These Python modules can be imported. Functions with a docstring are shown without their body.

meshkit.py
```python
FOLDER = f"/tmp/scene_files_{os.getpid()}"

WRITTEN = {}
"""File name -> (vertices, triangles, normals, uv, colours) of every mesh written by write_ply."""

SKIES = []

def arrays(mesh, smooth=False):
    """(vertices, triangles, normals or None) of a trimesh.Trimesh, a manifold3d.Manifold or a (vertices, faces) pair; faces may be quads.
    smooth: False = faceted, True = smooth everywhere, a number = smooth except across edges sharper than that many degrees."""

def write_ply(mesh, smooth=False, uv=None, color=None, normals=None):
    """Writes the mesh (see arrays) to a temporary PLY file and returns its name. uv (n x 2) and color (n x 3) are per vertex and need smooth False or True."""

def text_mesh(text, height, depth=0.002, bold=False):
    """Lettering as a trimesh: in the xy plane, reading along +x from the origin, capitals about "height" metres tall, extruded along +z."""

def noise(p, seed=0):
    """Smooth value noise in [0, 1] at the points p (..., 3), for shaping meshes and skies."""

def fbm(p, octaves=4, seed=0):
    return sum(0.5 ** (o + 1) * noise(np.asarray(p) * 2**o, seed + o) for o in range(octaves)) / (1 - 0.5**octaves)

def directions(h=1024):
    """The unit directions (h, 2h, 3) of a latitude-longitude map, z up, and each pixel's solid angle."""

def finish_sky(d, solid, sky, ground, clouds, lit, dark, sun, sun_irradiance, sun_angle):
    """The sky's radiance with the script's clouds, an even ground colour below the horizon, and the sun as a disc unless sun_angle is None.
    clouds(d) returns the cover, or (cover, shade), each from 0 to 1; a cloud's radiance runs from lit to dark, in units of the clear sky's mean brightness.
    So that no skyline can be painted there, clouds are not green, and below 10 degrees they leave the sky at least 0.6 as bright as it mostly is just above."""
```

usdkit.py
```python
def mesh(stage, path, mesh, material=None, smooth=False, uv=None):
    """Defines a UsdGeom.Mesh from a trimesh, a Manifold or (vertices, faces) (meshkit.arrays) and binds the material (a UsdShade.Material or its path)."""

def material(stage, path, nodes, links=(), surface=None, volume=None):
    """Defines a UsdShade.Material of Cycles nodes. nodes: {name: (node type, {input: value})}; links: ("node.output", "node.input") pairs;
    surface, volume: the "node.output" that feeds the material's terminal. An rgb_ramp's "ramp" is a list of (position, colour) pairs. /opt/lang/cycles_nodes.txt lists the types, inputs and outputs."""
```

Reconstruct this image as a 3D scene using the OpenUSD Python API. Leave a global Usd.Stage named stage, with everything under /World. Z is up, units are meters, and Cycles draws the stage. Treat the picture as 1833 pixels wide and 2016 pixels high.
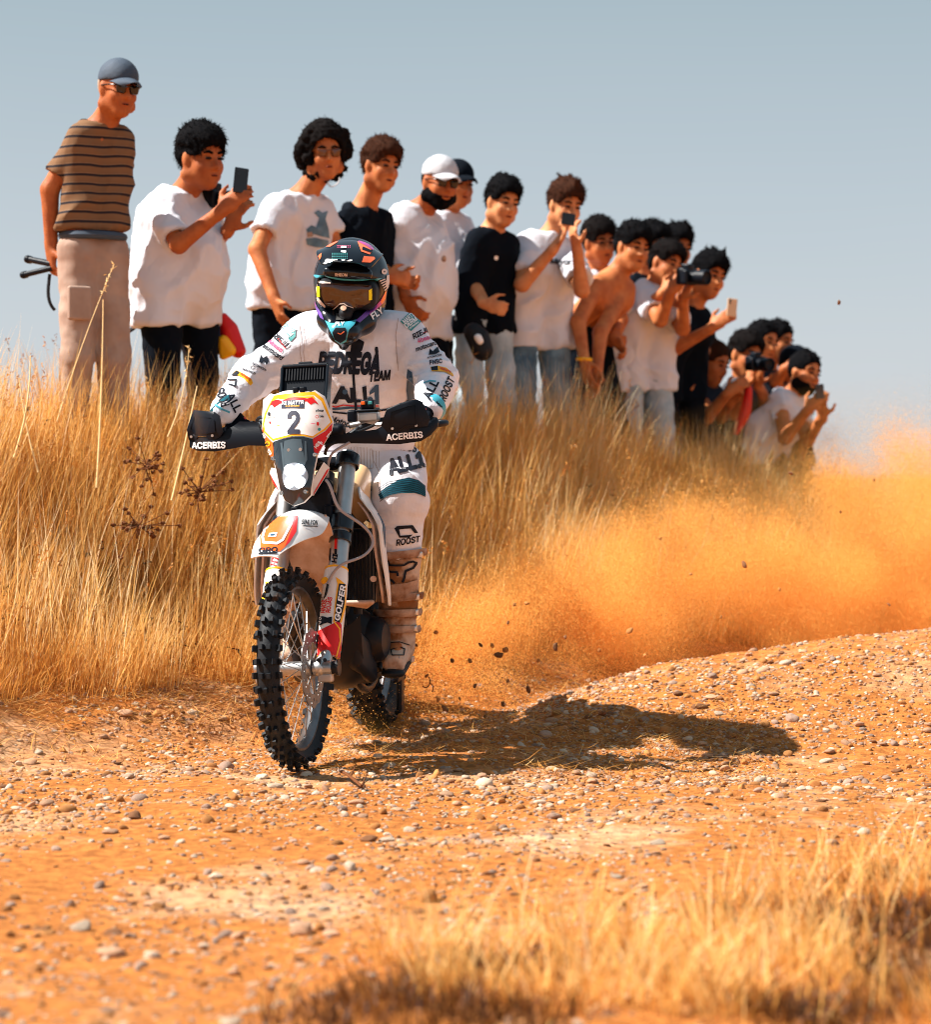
import math, random
import numpy as np
import trimesh
import manifold3d as m3
import shapely
from shapely.geometry import Polygon, LineString, Point
from shapely import affinity
from scipy import ndimage
import usdkit, meshkit
from pxr import Usd, UsdGeom, UsdLux, UsdShade, Gf, Sdf, Vt

stage = Usd.Stage.CreateInMemory()
UsdGeom.SetStageUpAxis(stage, 'Z')
UsdGeom.Xform.Define(stage, '/World')
UsdGeom.Scope.Define(stage, '/World/Looks')

# ------------------------------------------------------------------ camera, sky, sun, exposure
FPX, CU, CV, PITCH, CAMZ = 5148.0, 916.5, 1008.0, math.radians(0.8346), 1.0
cam = UsdGeom.Camera.Define(stage, '/World/camera')
cam.AddTranslateOp().Set(Gf.Vec3d(0, 0, CAMZ))
cam.AddRotateXOp().Set(90 - math.degrees(PITCH))
cam.CreateHorizontalApertureAttr(36.0)
cam.CreateVerticalApertureAttr(36.0 * 1024 / 932)
cam.CreateFocalLengthAttr(36.0 * FPX / 1833)
cam.CreateFStopAttr(3.4)
cam.CreateFocusDistanceAttr(9.05)
cam.CreateClippingRangeAttr(Gf.Vec2f(0.05, 5000))
cam.CreateExposureAttr(1.25)

SUN_EL = math.radians(49.5)
SUN_TO = np.array([-0.998 * math.cos(SUN_EL), -0.06 * math.cos(SUN_EL), math.sin(SUN_EL)])
SUN_TO /= np.linalg.norm(SUN_TO)
dome = UsdLux.DomeLight.Define(stage, '/World/sky')
dome.GetPrim().SetCustomDataByKey('kind', 'structure')
skym = usdkit.material(stage, '/World/Looks/sky_material', {
    'sky': ('sky_texture', {'sky_type': 'single_scattering', 'sun_disc': False, 'sun_elevation': SUN_EL,
                            'sun_rotation': math.atan2(SUN_TO[0], SUN_TO[1]), 'aerosol_density': 2.0, 'altitude': 600.0}),
    'co': ('texture_coordinate', {}),
    'sep': ('separate_xyz', {}),
    'mp': ('mapping', {'scale': (1.0, 1.0, 3.0)}),
    'n': ('noise_texture', {'scale': 2.2, 'detail': 4.0, 'roughness': 0.5}),
    'r': ('map_range', {'from_min': 0.3, 'from_max': 0.75, 'to_min': 0.76, 'to_max': 0.97, 'clamp': True}),
    'hz': ('rgb_ramp', {'ramp': [(0, (5.7, 6.0, 6.4)), (0.04, (5.4, 5.8, 6.25)), (0.22, (3.0, 3.95, 4.35)), (0.5, (2.5, 3.5, 4.2)), (1, (2.4, 3.4, 4.1))]}),
    'mix': ('mix', {}),
    'bg': ('background_shader', {'strength': 0.05})},
    [('co.generated', 'sep.vector'), ('co.generated', 'mp.vector'), ('mp.vector', 'n.vector'), ('n.fac', 'r.value'), ('r.result', 'mix.fac'), ('sep.z', 'hz.fac'),
     ('sky.color', 'mix.color1'), ('hz.color', 'mix.color2'), ('mix.color', 'bg.color')], surface='bg.background')
UsdShade.MaterialBindingAPI.Apply(dome.GetPrim()).Bind(skym)
sun = UsdLux.DistantLight.Define(stage, '/World/sun')
sun.CreateNormalizeAttr(True)
sun.CreateIntensityAttr(1.25)
sun.CreateAngleAttr(0.53)
sun.CreateColorAttr(Gf.Vec3f(1.0, 0.955, 0.89))
_z = Gf.Vec3d(*map(float, SUN_TO))
sun.AddTransformOp().Set(Gf.Matrix4d().SetRotate(Gf.Rotation(Gf.Vec3d(0, 0, 1), _z)))

# ------------------------------------------------------------------ helpers
R = np.random.default_rng(7)
_names = {}


def unique(parent, name):
    key = (parent, name)
    n = _names.get(key, -1) + 1
    _names[key] = n
    return f'{parent}/{name}' if n == 0 else f'{parent}/{name}_{n:03d}'


def path_of(p):
    if p is None:
        return '/World'
    return str(p.GetPath())


def tag(p, label=None, cat=None, group=None, kind=None):
    p = p.GetPrim() if hasattr(p, 'GetPrim') else p
    for k, v in (('label', label), ('category', cat), ('group', group), ('kind', kind)):
        if v:
            p.SetCustomDataByKey(k, v)
    return p


def obj(name, mesh, mat, parent=None, smooth=40, label=None, cat=None, group=None, kind=None):
    path = unique(path_of(parent), name)
    if isinstance(mesh, list):
        mesh = cat_mesh(mesh)
    g = usdkit.mesh(stage, path, mesh, MAT[mat] if isinstance(mat, str) else mat, smooth=smooth)
    return tag(g, label, cat, group, kind)


def thing(name, label, cat, loc=(0, 0, 0), rotz=0.0, group=None, matrix=None):
    x = UsdGeom.Xform.Define(stage, unique('/World', name))
    if matrix is not None:
        x.AddTransformOp().Set(Gf.Matrix4d(*np.asarray(matrix, float).T.ravel().tolist()))
    else:
        x.AddTranslateOp().Set(Gf.Vec3d(*map(float, loc)))
        if rotz:
            x.AddRotateZOp().Set(math.degrees(rotz))
    return tag(x, label, cat, group)


def cat_mesh(ms):
    vs, fs, n = [], [], 0
    for m in ms:
        v, f, _ = meshkit.arrays(m)
        vs.append(v); fs.append(f + n); n += len(v)
    return trimesh.Trimesh(np.vstack(vs), np.vstack(fs), process=False)


def pix(u, v, d):
    """The point at depth y = d seen at (u, v) of the 1833 x 2016 picture."""
    a, b = (np.asarray(u, float) - CU) / FPX, -(np.asarray(v, float) - CV) / FPX
    c, s = math.cos(PITCH), math.sin(PITCH)
    y = c + b * s
    z = -s + b * c
    return np.stack([a / y * d, np.broadcast_to(d, np.shape(a)) * np.ones(np.shape(a)), CAMZ + z / y * d], -1)


def unpix(p):
    p = np.asarray(p, float)
    c, s = math.cos(PITCH), math.sin(PITCH)
    x, y, z = p[..., 0], p[..., 1], p[..., 2] - CAMZ
    dep, up = y * c - z * s, y * s + z * c
    return CU + FPX * x / dep, CV - FPX * up / dep


def lin(r, g=None, b=None):
    """sRGB 0-255 to linear."""
    c = np.array((r, g, b) if g is not None else r, float) / 255
    return tuple(np.where(c < 0.04045, c / 12.92, ((c + 0.055) / 1.055) ** 2.4))


MAT = {}


def mat(name, color, rough=0.6, metal=0.0, spec=0.5, var=0.0, vscale=6.0, bump=0.0, bscale=60.0, coat=0.0, var2=None, rnd=0.0, sheen=0.0, emit=None, estr=0.0, sss=0.0, coords='object', vdetail=4.0, lo=0.35, hi=0.65):
    """Principled material with a noise between two tones and a noise bump."""
    color = np.array(color, float)
    c2 = np.array(var2, float) if var2 is not None else color * (1 - var)
    nodes = {'p': ('principled_bsdf', {'base_color': tuple(color), 'roughness': rough, 'metallic': metal, 'specular_ior_level': spec, 'coat_weight': coat, 'sheen_weight': sheen})}
    links = []
    if emit is not None:
        nodes['p'][1].update(emission_color=emit, emission_strength=estr)
    if sss:
        nodes['p'][1].update(subsurface_weight=sss, subsurface_scale=0.01)
    nodes['co'] = ('texture_coordinate', {})
    out = 'co.' + coords
    cur = None
    if var or var2 is not None:
        nodes['n'] = ('noise_texture', {'scale': vscale, 'detail': vdetail, 'roughness': 0.6})
        nodes['r'] = ('rgb_ramp', {'ramp': [(0, tuple(c2)), (lo, tuple(c2)), (hi, tuple(color)), (1, tuple(color))]})
        links += [(out, 'n.vector'), ('n.fac', 'r.fac')]
        cur = 'r.color'
    if rnd:
        nodes['oi'] = ('object_info', {})
        nodes['rm'] = ('map_range', {'to_min': 1 - rnd, 'to_max': 1 + rnd, 'clamp': False})
        nodes['h'] = ('hsv', {'color': tuple(color)})
        links += [('oi.random', 'rm.value'), ('rm.result', 'h.value')]
        if cur:
            links.append((cur, 'h.color'))
        cur = 'h.color'
    if cur:
        links.append((cur, 'p.base_color'))
    if bump:
        nodes['bn'] = ('noise_texture', {'scale': bscale, 'detail': 4.0, 'roughness': 0.6})
        nodes['b'] = ('bump', {'strength': 1.0, 'distance': bump})
        links += [(out, 'bn.vector'), ('bn.fac', 'b.height'), ('b.normal', 'p.normal')]
    MAT[name] = usdkit.material(stage, f'/World/Looks/{name}', nodes, links, surface='p.BSDF')
    return MAT[name]


def frame(t):
    t = np.asarray(t, float) / np.linalg.norm(t)
    a = np.cross(t, [0, 0, 1.0] if abs(t[2]) < 0.95 else [1.0, 0, 0])
    a /= np.linalg.norm(a)
    return a, np.cross(t, a), t


def tube(pts, r, sides=10, caps=True):
    """Tube along a polyline with radius r (number or per point)."""
    p = np.asarray(pts, float)
    r = np.broadcast_to(r, (len(p),))
    t = np.gradient(p, axis=0)
    t /= np.linalg.norm(t, axis=1, keepdims=True) + 1e-12
    a0, _, _ = frame(t[0])
    A = []
    for k in range(len(p)):
        a0 = a0 - t[k] * (a0 @ t[k])
        a0 = a0 / np.linalg.norm(a0)
        A.append(a0)
    A = np.array(A)
    B = np.cross(t, A)
    ang = np.arange(sides) * 2 * np.pi / sides
    v = p[:, None] + r[:, None, None] * (np.cos(ang)[None, :, None] * A[:, None] + np.sin(ang)[None, :, None] * B[:, None])
    v = v.reshape(-1, 3)
    i, j = np.meshgrid(np.arange(len(p) - 1), np.arange(sides), indexing='ij')
    q = np.stack([i * sides + j, i * sides + (j + 1) % sides, (i + 1) * sides + (j + 1) % sides, (i + 1) * sides + j], -1).reshape(-1, 4)
    f = [q[:, [0, 1, 2]], q[:, [0, 2, 3]]]
    if caps:
        n = len(v)
        v = np.vstack([v, p[:1], p[-1:]])
        k = np.arange(sides)
        f.append(np.stack([np.full(sides, n), (k + 1) % sides, k], 1))
        base = (len(p) - 1) * sides
        f.append(np.stack([np.full(sides, n + 1), base + k, base + (k + 1) % sides], 1))
    return trimesh.Trimesh(v, np.vstack(f), process=False)


def spline(pts, n=24):
    p = np.asarray(pts, float)
    from scipy.interpolate import CubicSpline
    d = np.r_[0, np.cumsum(np.linalg.norm(np.diff(p, axis=0), axis=1))]
    return CubicSpline(d, p)(np.linspace(0, d[-1], n))


def rod(a, b, r, r2=None, sides=16):
    return tube([a, b], [r, r if r2 is None else r2], sides)


def lathe(a, axis, prof, sides=28):
    """Revolve profile [(along, radius)] about an axis through a."""
    A, B, T = frame(axis)
    prof = np.asarray(prof, float)
    ang = np.arange(sides) * 2 * np.pi / sides
    v = np.asarray(a, float) + prof[:, None, 0:1] * T + prof[:, None, 1:2] * (np.cos(ang)[None, :, None] * A + np.sin(ang)[None, :, None] * B)
    i, j = np.meshgrid(np.arange(len(prof) - 1), np.arange(sides), indexing='ij')
    q = np.stack([i * sides + j, (i + 1) * sides + j, (i + 1) * sides + (j + 1) % sides, i * sides + (j + 1) % sides], -1).reshape(-1, 4)
    return trimesh.Trimesh(v.reshape(-1, 3), np.vstack([q[:, [0, 2, 1]], q[:, [0, 3, 2]]]), process=False)


def bbox(c, size, M=None, r=0.0):
    """Box (optionally with rounded edges by hull of spheres), rotated by the 3x3 M."""
    s = np.array(size, float) / 2
    if r:
        r = min(r, s.min() * 0.98)
        sp = trimesh.creation.icosphere(1, r).vertices
        pts = np.vstack([sp + np.array(k) * (s - r) for k in np.ndindex(2, 2, 2) for k in [[2 * x - 1 for x in k]]])
        m = trimesh.convex.convex_hull(pts)
    else:
        m = trimesh.creation.box(size)
    v = np.array(m.vertices)
    if M is not None:
        v = v @ np.asarray(M).T
    return trimesh.Trimesh(v + np.asarray(c, float), np.array(m.faces), process=False)


def hull(pts):
    m = trimesh.convex.convex_hull(np.asarray(pts, float))
    return trimesh.Trimesh(np.array(m.vertices), np.array(m.faces), process=False)


def balls(pr, sub=2):
    """Convex hull of spheres [(x, y, z, r)]."""
    s = trimesh.creation.icosphere(sub, 1.0).vertices
    return hull(np.vstack([s * p[3] + np.array(p[:3]) for p in pr]))


class Patch:
    """Curved sheet through a grid of control points (rows x columns x 3), with thickness."""
    def __init__(self, grid, n=24, m=24, order=3):
        from scipy.interpolate import RectBivariateSpline
        g = np.asarray(grid, float)
        ku, kv = min(order, g.shape[0] - 1), min(order, g.shape[1] - 1)
        a, b = np.linspace(0, 1, g.shape[0]), np.linspace(0, 1, g.shape[1])
        self.s = [RectBivariateSpline(a, b, g[..., k], kx=ku, ky=kv) for k in range(3)]
        self.n, self.m = n, m

    def at(self, u, v, off=0.0):
        p = np.stack([s.ev(u, v) for s in self.s], -1)
        du = np.stack([s.ev(u, v, dx=1) for s in self.s], -1)
        dv = np.stack([s.ev(u, v, dy=1) for s in self.s], -1)
        nn = np.cross(du, dv)
        nn /= np.linalg.norm(nn, axis=-1, keepdims=True) + 1e-12
        return p + nn * off

    def mesh(self, thick=0.003, keep=None):
        n, m = self.n, self.m
        u, v = np.meshgrid(np.linspace(0, 1, n), np.linspace(0, 1, m), indexing='ij')
        a, b = self.at(u.ravel(), v.ravel()), self.at(u.ravel(), v.ravel(), -thick)
        i, j = np.meshgrid(np.arange(n - 1), np.arange(m - 1), indexing='ij')
        q = np.stack([i * m + j, (i + 1) * m + j, (i + 1) * m + j + 1, i * m + j + 1], -1).reshape(-1, 4)
        N = n * m
        fs = [q[:, [0, 1, 2]], q[:, [0, 2, 3]], q[:, [0, 2, 1]] + N, q[:, [0, 3, 2]] + N]
        e = np.r_[np.arange(m), np.arange(1, n) * m + m - 1, (n - 1) * m + np.arange(m - 2, -1, -1), np.arange(n - 2, 0, -1) * m]
        e2 = np.roll(e, -1)
        fs += [np.stack([e, e2 + N, e2], 1), np.stack([e, e + N, e2 + N], 1)]
        me = trimesh.Trimesh(np.vstack([a, b]), np.vstack(fs), process=False)
        return me

    def decal(self, flat, off=0.0012):
        """Maps a flat mesh in (u, v) space onto the sheet."""
        v = np.array(flat.vertices)
        return trimesh.Trimesh(self.at(v[:, 0], v[:, 1], off), flat.faces, process=False)


def flat_poly(poly, step):
    """Triangulated flat mesh (z = 0) of a shapely polygon, edges no longer than step."""
    polys = [g for g in getattr(poly, 'geoms', [poly]) if isinstance(g, Polygon) and g.area > 1e-9]
    out = []
    for g in polys:
        v, f = trimesh.creation.triangulate_polygon(g, engine='earcut')
        v = np.c_[v, np.zeros(len(v))]
        v, f = trimesh.remesh.subdivide_to_size(v, f, step, max_iter=12)
        out.append(trimesh.Trimesh(v, f, process=False))
    return cat_mesh(out)


_text_cache = {}


def text_shape(s, h=1.0, bold=True, slant=0.0, center=True, fat=0.025):
    """Flat lettering as a mesh: capitals h tall, centred on the origin."""
    key = (s, bold, fat)
    if key not in _text_cache:
        m = meshkit.text_mesh(s, 1.0, depth=0.01, bold=bold)
        top = np.where((m.face_normals[:, 2] > 0.9))[0]
        m = trimesh.Trimesh(np.array(m.vertices), np.array(m.faces)[top], process=False)
        m.remove_unreferenced_vertices()
        if fat:
            tv = np.array(m.vertices)[:, :2][np.array(m.faces)]
            g = shapely.union_all([Polygon(t).buffer(1e-4) for t in tv]).buffer(fat, join_style='mitre').simplify(0.004)
            m = flat_poly(g, 10.0)
        _text_cache[key] = (np.array(m.vertices), np.array(m.faces))
    v, f = _text_cache[key]
    v = v.copy(); v[:, 2] = 0
    if center:
        v[:, :2] -= (v[:, :2].min(0) + v[:, :2].max(0)) / 2
    v[:, 0] += slant * v[:, 1]
    return trimesh.Trimesh(v * h, f.copy(), process=False)


def refine(m, step):
    v, f = trimesh.remesh.subdivide_to_size(np.array(m.vertices), np.array(m.faces), step, max_iter=12)
    return trimesh.Trimesh(v, f, process=False)


def move2(m, x=0, y=0, rot=0.0, sx=1.0, sy=1.0):
    v = np.array(m.vertices, float)
    v[:, 0] *= sx; v[:, 1] *= sy
    c, s = math.cos(rot), math.sin(rot)
    v[:, :2] = np.c_[v[:, 0] * c - v[:, 1] * s + x, v[:, 0] * s + v[:, 1] * c + y]
    return trimesh.Trimesh(v, m.faces, process=False)


# ------------------------------------------------------------------ signed distance fields and their surface
class Field:
    def __init__(self, lo, hi, h):
        self.lo, self.h = np.array(lo, float), h
        self.n = np.ceil((np.array(hi, float) - self.lo) / h).astype(int) + 1
        self.D = np.full(self.n, 0.5, np.float32)

    def _block(self, lo, hi):
        a = np.clip(np.floor((np.array(lo) - self.lo) / self.h).astype(int), 0, self.n)
        b = np.clip(np.ceil((np.array(hi) - self.lo) / self.h).astype(int) + 1, 0, self.n)
        if np.any(b <= a):
            return None, None
        sl = tuple(slice(x, y) for x, y in zip(a, b))
        ax = [(self.lo[k] + self.h * np.arange(a[k], b[k])).astype(np.float32) for k in range(3)]
        return sl, np.stack(np.meshgrid(*ax, indexing='ij'), -1)

    def _join(self, sl, d, k, mode):
        D = self.D[sl]
        if mode == 'add':
            m = np.minimum(D, d)
            self.D[sl] = m - np.maximum(k - np.abs(D - d), 0) ** 2 / (4 * k) if k else m
        elif mode == 'cut':
            d = -d
            m = np.maximum(D, d)
            self.D[sl] = m + np.maximum(k - np.abs(D - d), 0) ** 2 / (4 * k) if k else m

    def cone(self, a, b, ra, rb, k=0.02, mode='add', flat=None, grow=0.0):
        """Tapered capsule; flat = (axis, factor) squeezes distances along an axis (a unit vector)."""
        a, b = np.array(a, np.float32), np.array(b, np.float32)
        ra, rb = ra + grow, rb + grow
        r = max(ra, rb) * (1.0 if flat is None else max(1.0, 1.0 / min(1, flat[1]))) + k + 3 * self.h
        sl, p = self._block(np.minimum(a, b) - r, np.maximum(a, b) + r)
        if sl is None:
            return self
        ba = b - a
        q = p - a
        t = np.clip((q @ ba) / max(float(ba @ ba), 1e-9), 0, 1)
        q = q - t[..., None] * ba
        if flat is not None:
            ax = np.array(flat[0], np.float32)
            c = q @ ax
            l2 = (q * q).sum(-1) - c * c + (c * flat[1]) ** 2
        else:
            l2 = (q * q).sum(-1)
        self._join(sl, np.sqrt(np.maximum(l2, 0)) - (ra + t * (rb - ra)), k, mode)
        return self

    def ell(self, c, rad, k=0.02, M=None, mode='add', grow=0.0):
        """Ellipsoid with axes = rows of M."""
        c, rad = np.array(c, np.float32), np.array(rad, np.float32) + grow
        r = float(rad.max()) + k + 3 * self.h
        sl, p = self._block(c - r, c + r)
        if sl is None:
            return self
        q = p - c
        if M is not None:
            q = q @ np.asarray(M, np.float32).T
        k0 = np.linalg.norm(q / rad, axis=-1)
        k1 = np.linalg.norm(q / (rad * rad), axis=-1)
        self._join(sl, k0 * (k0 - 1) / np.maximum(k1, 1e-6), k, mode)
        return self

    def box(self, c, half, r=0.01, k=0.01, M=None, mode='add'):
        c, half = np.array(c, np.float32), np.array(half, np.float32)
        R_ = float(np.linalg.norm(half)) + k + r + 3 * self.h
        sl, p = self._block(c - R_, c + R_)
        if sl is None:
            return self
        q = p - c
        if M is not None:
            q = q @ np.asarray(M, np.float32).T
        q = np.abs(q) - (half - r)
        d = np.linalg.norm(np.maximum(q, 0), axis=-1) + np.minimum(q.max(-1), 0) - r
        self._join(sl, d, k, mode)
        return self

    def plane(self, p0, n, k=0.0):
        """Keeps the side that n points away from."""
        n = np.array(n, np.float32) / np.linalg.norm(n)
        ax = [(self.lo[i] + self.h * np.arange(self.n[i])).astype(np.float32) for i in range(3)]
        d = (ax[0][:, None, None] - p0[0]) * n[0] + (ax[1][None, :, None] - p0[1]) * n[1] + (ax[2][None, None, :] - p0[2]) * n[2]
        self.D = np.maximum(self.D, d)
        return self

    def mesh(self, iters=0):
        return surface_net(self.D, self.lo, self.h)

    def val(self, p):
        q = (np.asarray(p, float) - self.lo) / self.h
        return ndimage.map_coordinates(self.D, q.T, order=1, mode='nearest')

    def cast(self, p, d, off=0.002, far=1.0):
        """Sphere tracing from the points p along d; returns hits lifted by off and a mask."""
        p = np.array(p, float)
        d = np.asarray(d, float) / np.linalg.norm(d)
        t = np.zeros(len(p))
        for _ in range(90):
            s = self.val(p + t[:, None] * d) - off
            t += np.clip(s, -0.01, 0.02) * 0.85
        q = p + t[:, None] * d
        return q, (np.abs(self.val(q) - off) < 0.004) & (t < far)


def surface_net(D, lo, h):
    S = D < 0
    n = np.array(D.shape)
    c = np.zeros(n - 1, np.int8)
    for o in np.ndindex(2, 2, 2):
        c += S[tuple(slice(o[k], n[k] - 1 + o[k]) for k in range(3))]
    act = (c > 0) & (c < 8)
    cells = np.argwhere(act)
    idx = np.full(n - 1, -1, np.int64)
    idx[act] = np.arange(len(cells))
    corner = {o: D[cells[:, 0] + o[0], cells[:, 1] + o[1], cells[:, 2] + o[2]] for o in np.ndindex(2, 2, 2)}
    acc, cnt = np.zeros((len(cells), 3)), np.zeros(len(cells))
    for o in np.ndindex(2, 2, 2):
        for k in range(3):
            if o[k] == 0:
                e = list(o); e[k] = 1; e = tuple(e)
                a, b = corner[o], corner[e]
                x = (a < 0) != (b < 0)
                t = a / np.where(x, a - b, 1)
                pt = np.tile(np.array(o, float), (len(cells), 1))
                pt[:, k] = t
                acc[x] += pt[x]; cnt[x] += 1
    v = (cells + acc / cnt[:, None]) * h + lo
    F = []
    for k in range(3):
        sl0 = [slice(1, n[i] - 1) for i in range(3)]; sl0[k] = slice(0, n[k] - 1)
        sl1 = list(sl0); sl1[k] = slice(1, n[k])
        a, b = S[tuple(sl0)], S[tuple(sl1)]
        e = np.argwhere(a != b)
        inside = a[tuple(e.T)]
        for i in range(3):
            if i != k:
                e[:, i] += 1
        i1, i2 = (k + 1) % 3, (k + 2) % 3
        def cell(d1, d2):
            q = e.copy(); q[:, i1] -= d1; q[:, i2] -= d2
            return idx[tuple(q.T)]
        q = np.stack([cell(1, 1), cell(0, 1), cell(0, 0), cell(1, 0)], 1)
        q[~inside] = q[~inside][:, ::-1]
        F.append(q)
    q = np.vstack(F)
    q = q[(q >= 0).all(1)]
    return trimesh.Trimesh(v, np.vstack([q[:, [0, 1, 2]], q[:, [0, 2, 3]]]), process=False)


def ruffle(m, amp, freq, seed=0, stretch=(1, 1, 1), octaves=3):
    """Displaces a mesh along its normals with noise, for cloth folds."""
    v, f, n = meshkit.arrays(m, True)
    d = meshkit.fbm(v * freq * np.array(stretch), octaves, seed) - 0.5
    return trimesh.Trimesh(v + n * (d * 2 * amp)[:, None], f, process=False)


def instancer(name, protos, P, yaw, scale, mat_names, label, cat, kind='stuff', tilt=None, which=None):
    path = unique('/World', name)
    pi = UsdGeom.PointInstancer.Define(stage, path)
    rel = pi.CreatePrototypesRel()
    for i, (m, mn) in enumerate(zip(protos, mat_names)):
        pp = f'{path}/{name}_kind_{i:03d}'
        usdkit.mesh(stage, pp, m, MAT[mn], smooth=60)
        rel.AddTarget(pp)
    n = len(P)
    which = R.integers(0, len(protos), n) if which is None else which
    pi.CreateProtoIndicesAttr(Vt.IntArray.FromNumpy(np.asarray(which, np.int32)))
    pi.CreatePositionsAttr(Vt.Vec3fArray.FromNumpy(np.asarray(P, np.float32)))
    half = np.asarray(yaw) / 2
    q = np.zeros((n, 4))
    q[:, 0], q[:, 3] = np.cos(half), np.sin(half)
    if tilt is not None:  # tilt: (n, 2) angles about x and y, applied before yaw
        tx, ty = tilt[:, 0] / 2, tilt[:, 1] / 2
        qx = np.stack([np.cos(tx), np.sin(tx), 0 * tx, 0 * tx], 1)
        qy = np.stack([np.cos(ty), 0 * ty, np.sin(ty), 0 * ty], 1)
        q = qmul(qmul(qy, qx), q)
    pi.CreateOrientationsAttr(Vt.QuathArray([Gf.Quath(*map(float, a)) for a in q]))
    s = np.asarray(scale, np.float32)
    if s.ndim == 1:
        s = np.repeat(s[:, None], 3, 1)
    pi.CreateScalesAttr(Vt.Vec3fArray.FromNumpy(s))
    return tag(pi, label, cat, kind=kind)


def qmul(a, b):
    w1, x1, y1, z1 = a.T
    w2, x2, y2, z2 = b.T
    return np.stack([w1 * w2 - x1 * x2 - y1 * y2 - z1 * z2, w1 * x2 + x1 * w2 + y1 * z2 - z1 * y2,
                     w1 * y2 - x1 * z2 + y1 * w2 + z1 * x2, w1 * z2 + x1 * y2 - y1 * x2 + z1 * w2], 1)


def sstep(a, b, x):
    t = np.clip((x - a) / (b - a), 0, 1)
    return t * t * (3 - 2 * t)


def dup(first, name, label, loc, rotq=None, scale=None, cat=None, group=None):
    x = UsdGeom.Xform.Define(stage, unique('/World', name))
    x.AddTranslateOp().Set(Gf.Vec3d(*map(float, loc)))
    if rotq is not None:
        x.AddOrientOp().Set(Gf.Quatf(*map(float, rotq)))
    if scale is not None:
        x.AddScaleOp().Set(Gf.Vec3f(*map(float, np.broadcast_to(scale, 3))))
    x.GetPrim().GetReferences().AddInternalReference(first)
    x.GetPrim().SetInstanceable(True)
    return tag(x, label, cat, group)
# ------------------------------------------------------------------ terrain
C0, CD, CN = np.array([-1.87, 11.4]), np.array([0.68, 0.733]), np.array([0.733, -0.68])


def st(x, y):
    dx, dy = x - C0[0], y - C0[1]
    return dx * CN[0] + dy * CN[1], dx * CD[0] + dy * CD[1]


def crest_h(t):
    return np.interp(t, [-12, -3, 0, 1.75, 2.5, 3.4, 4.35, 5.7, 8, 20], [1.0, 1.1, 1.1, 0.97, 0.9, 0.85, 0.62, 0.3, 0.12, 0.05])


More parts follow.
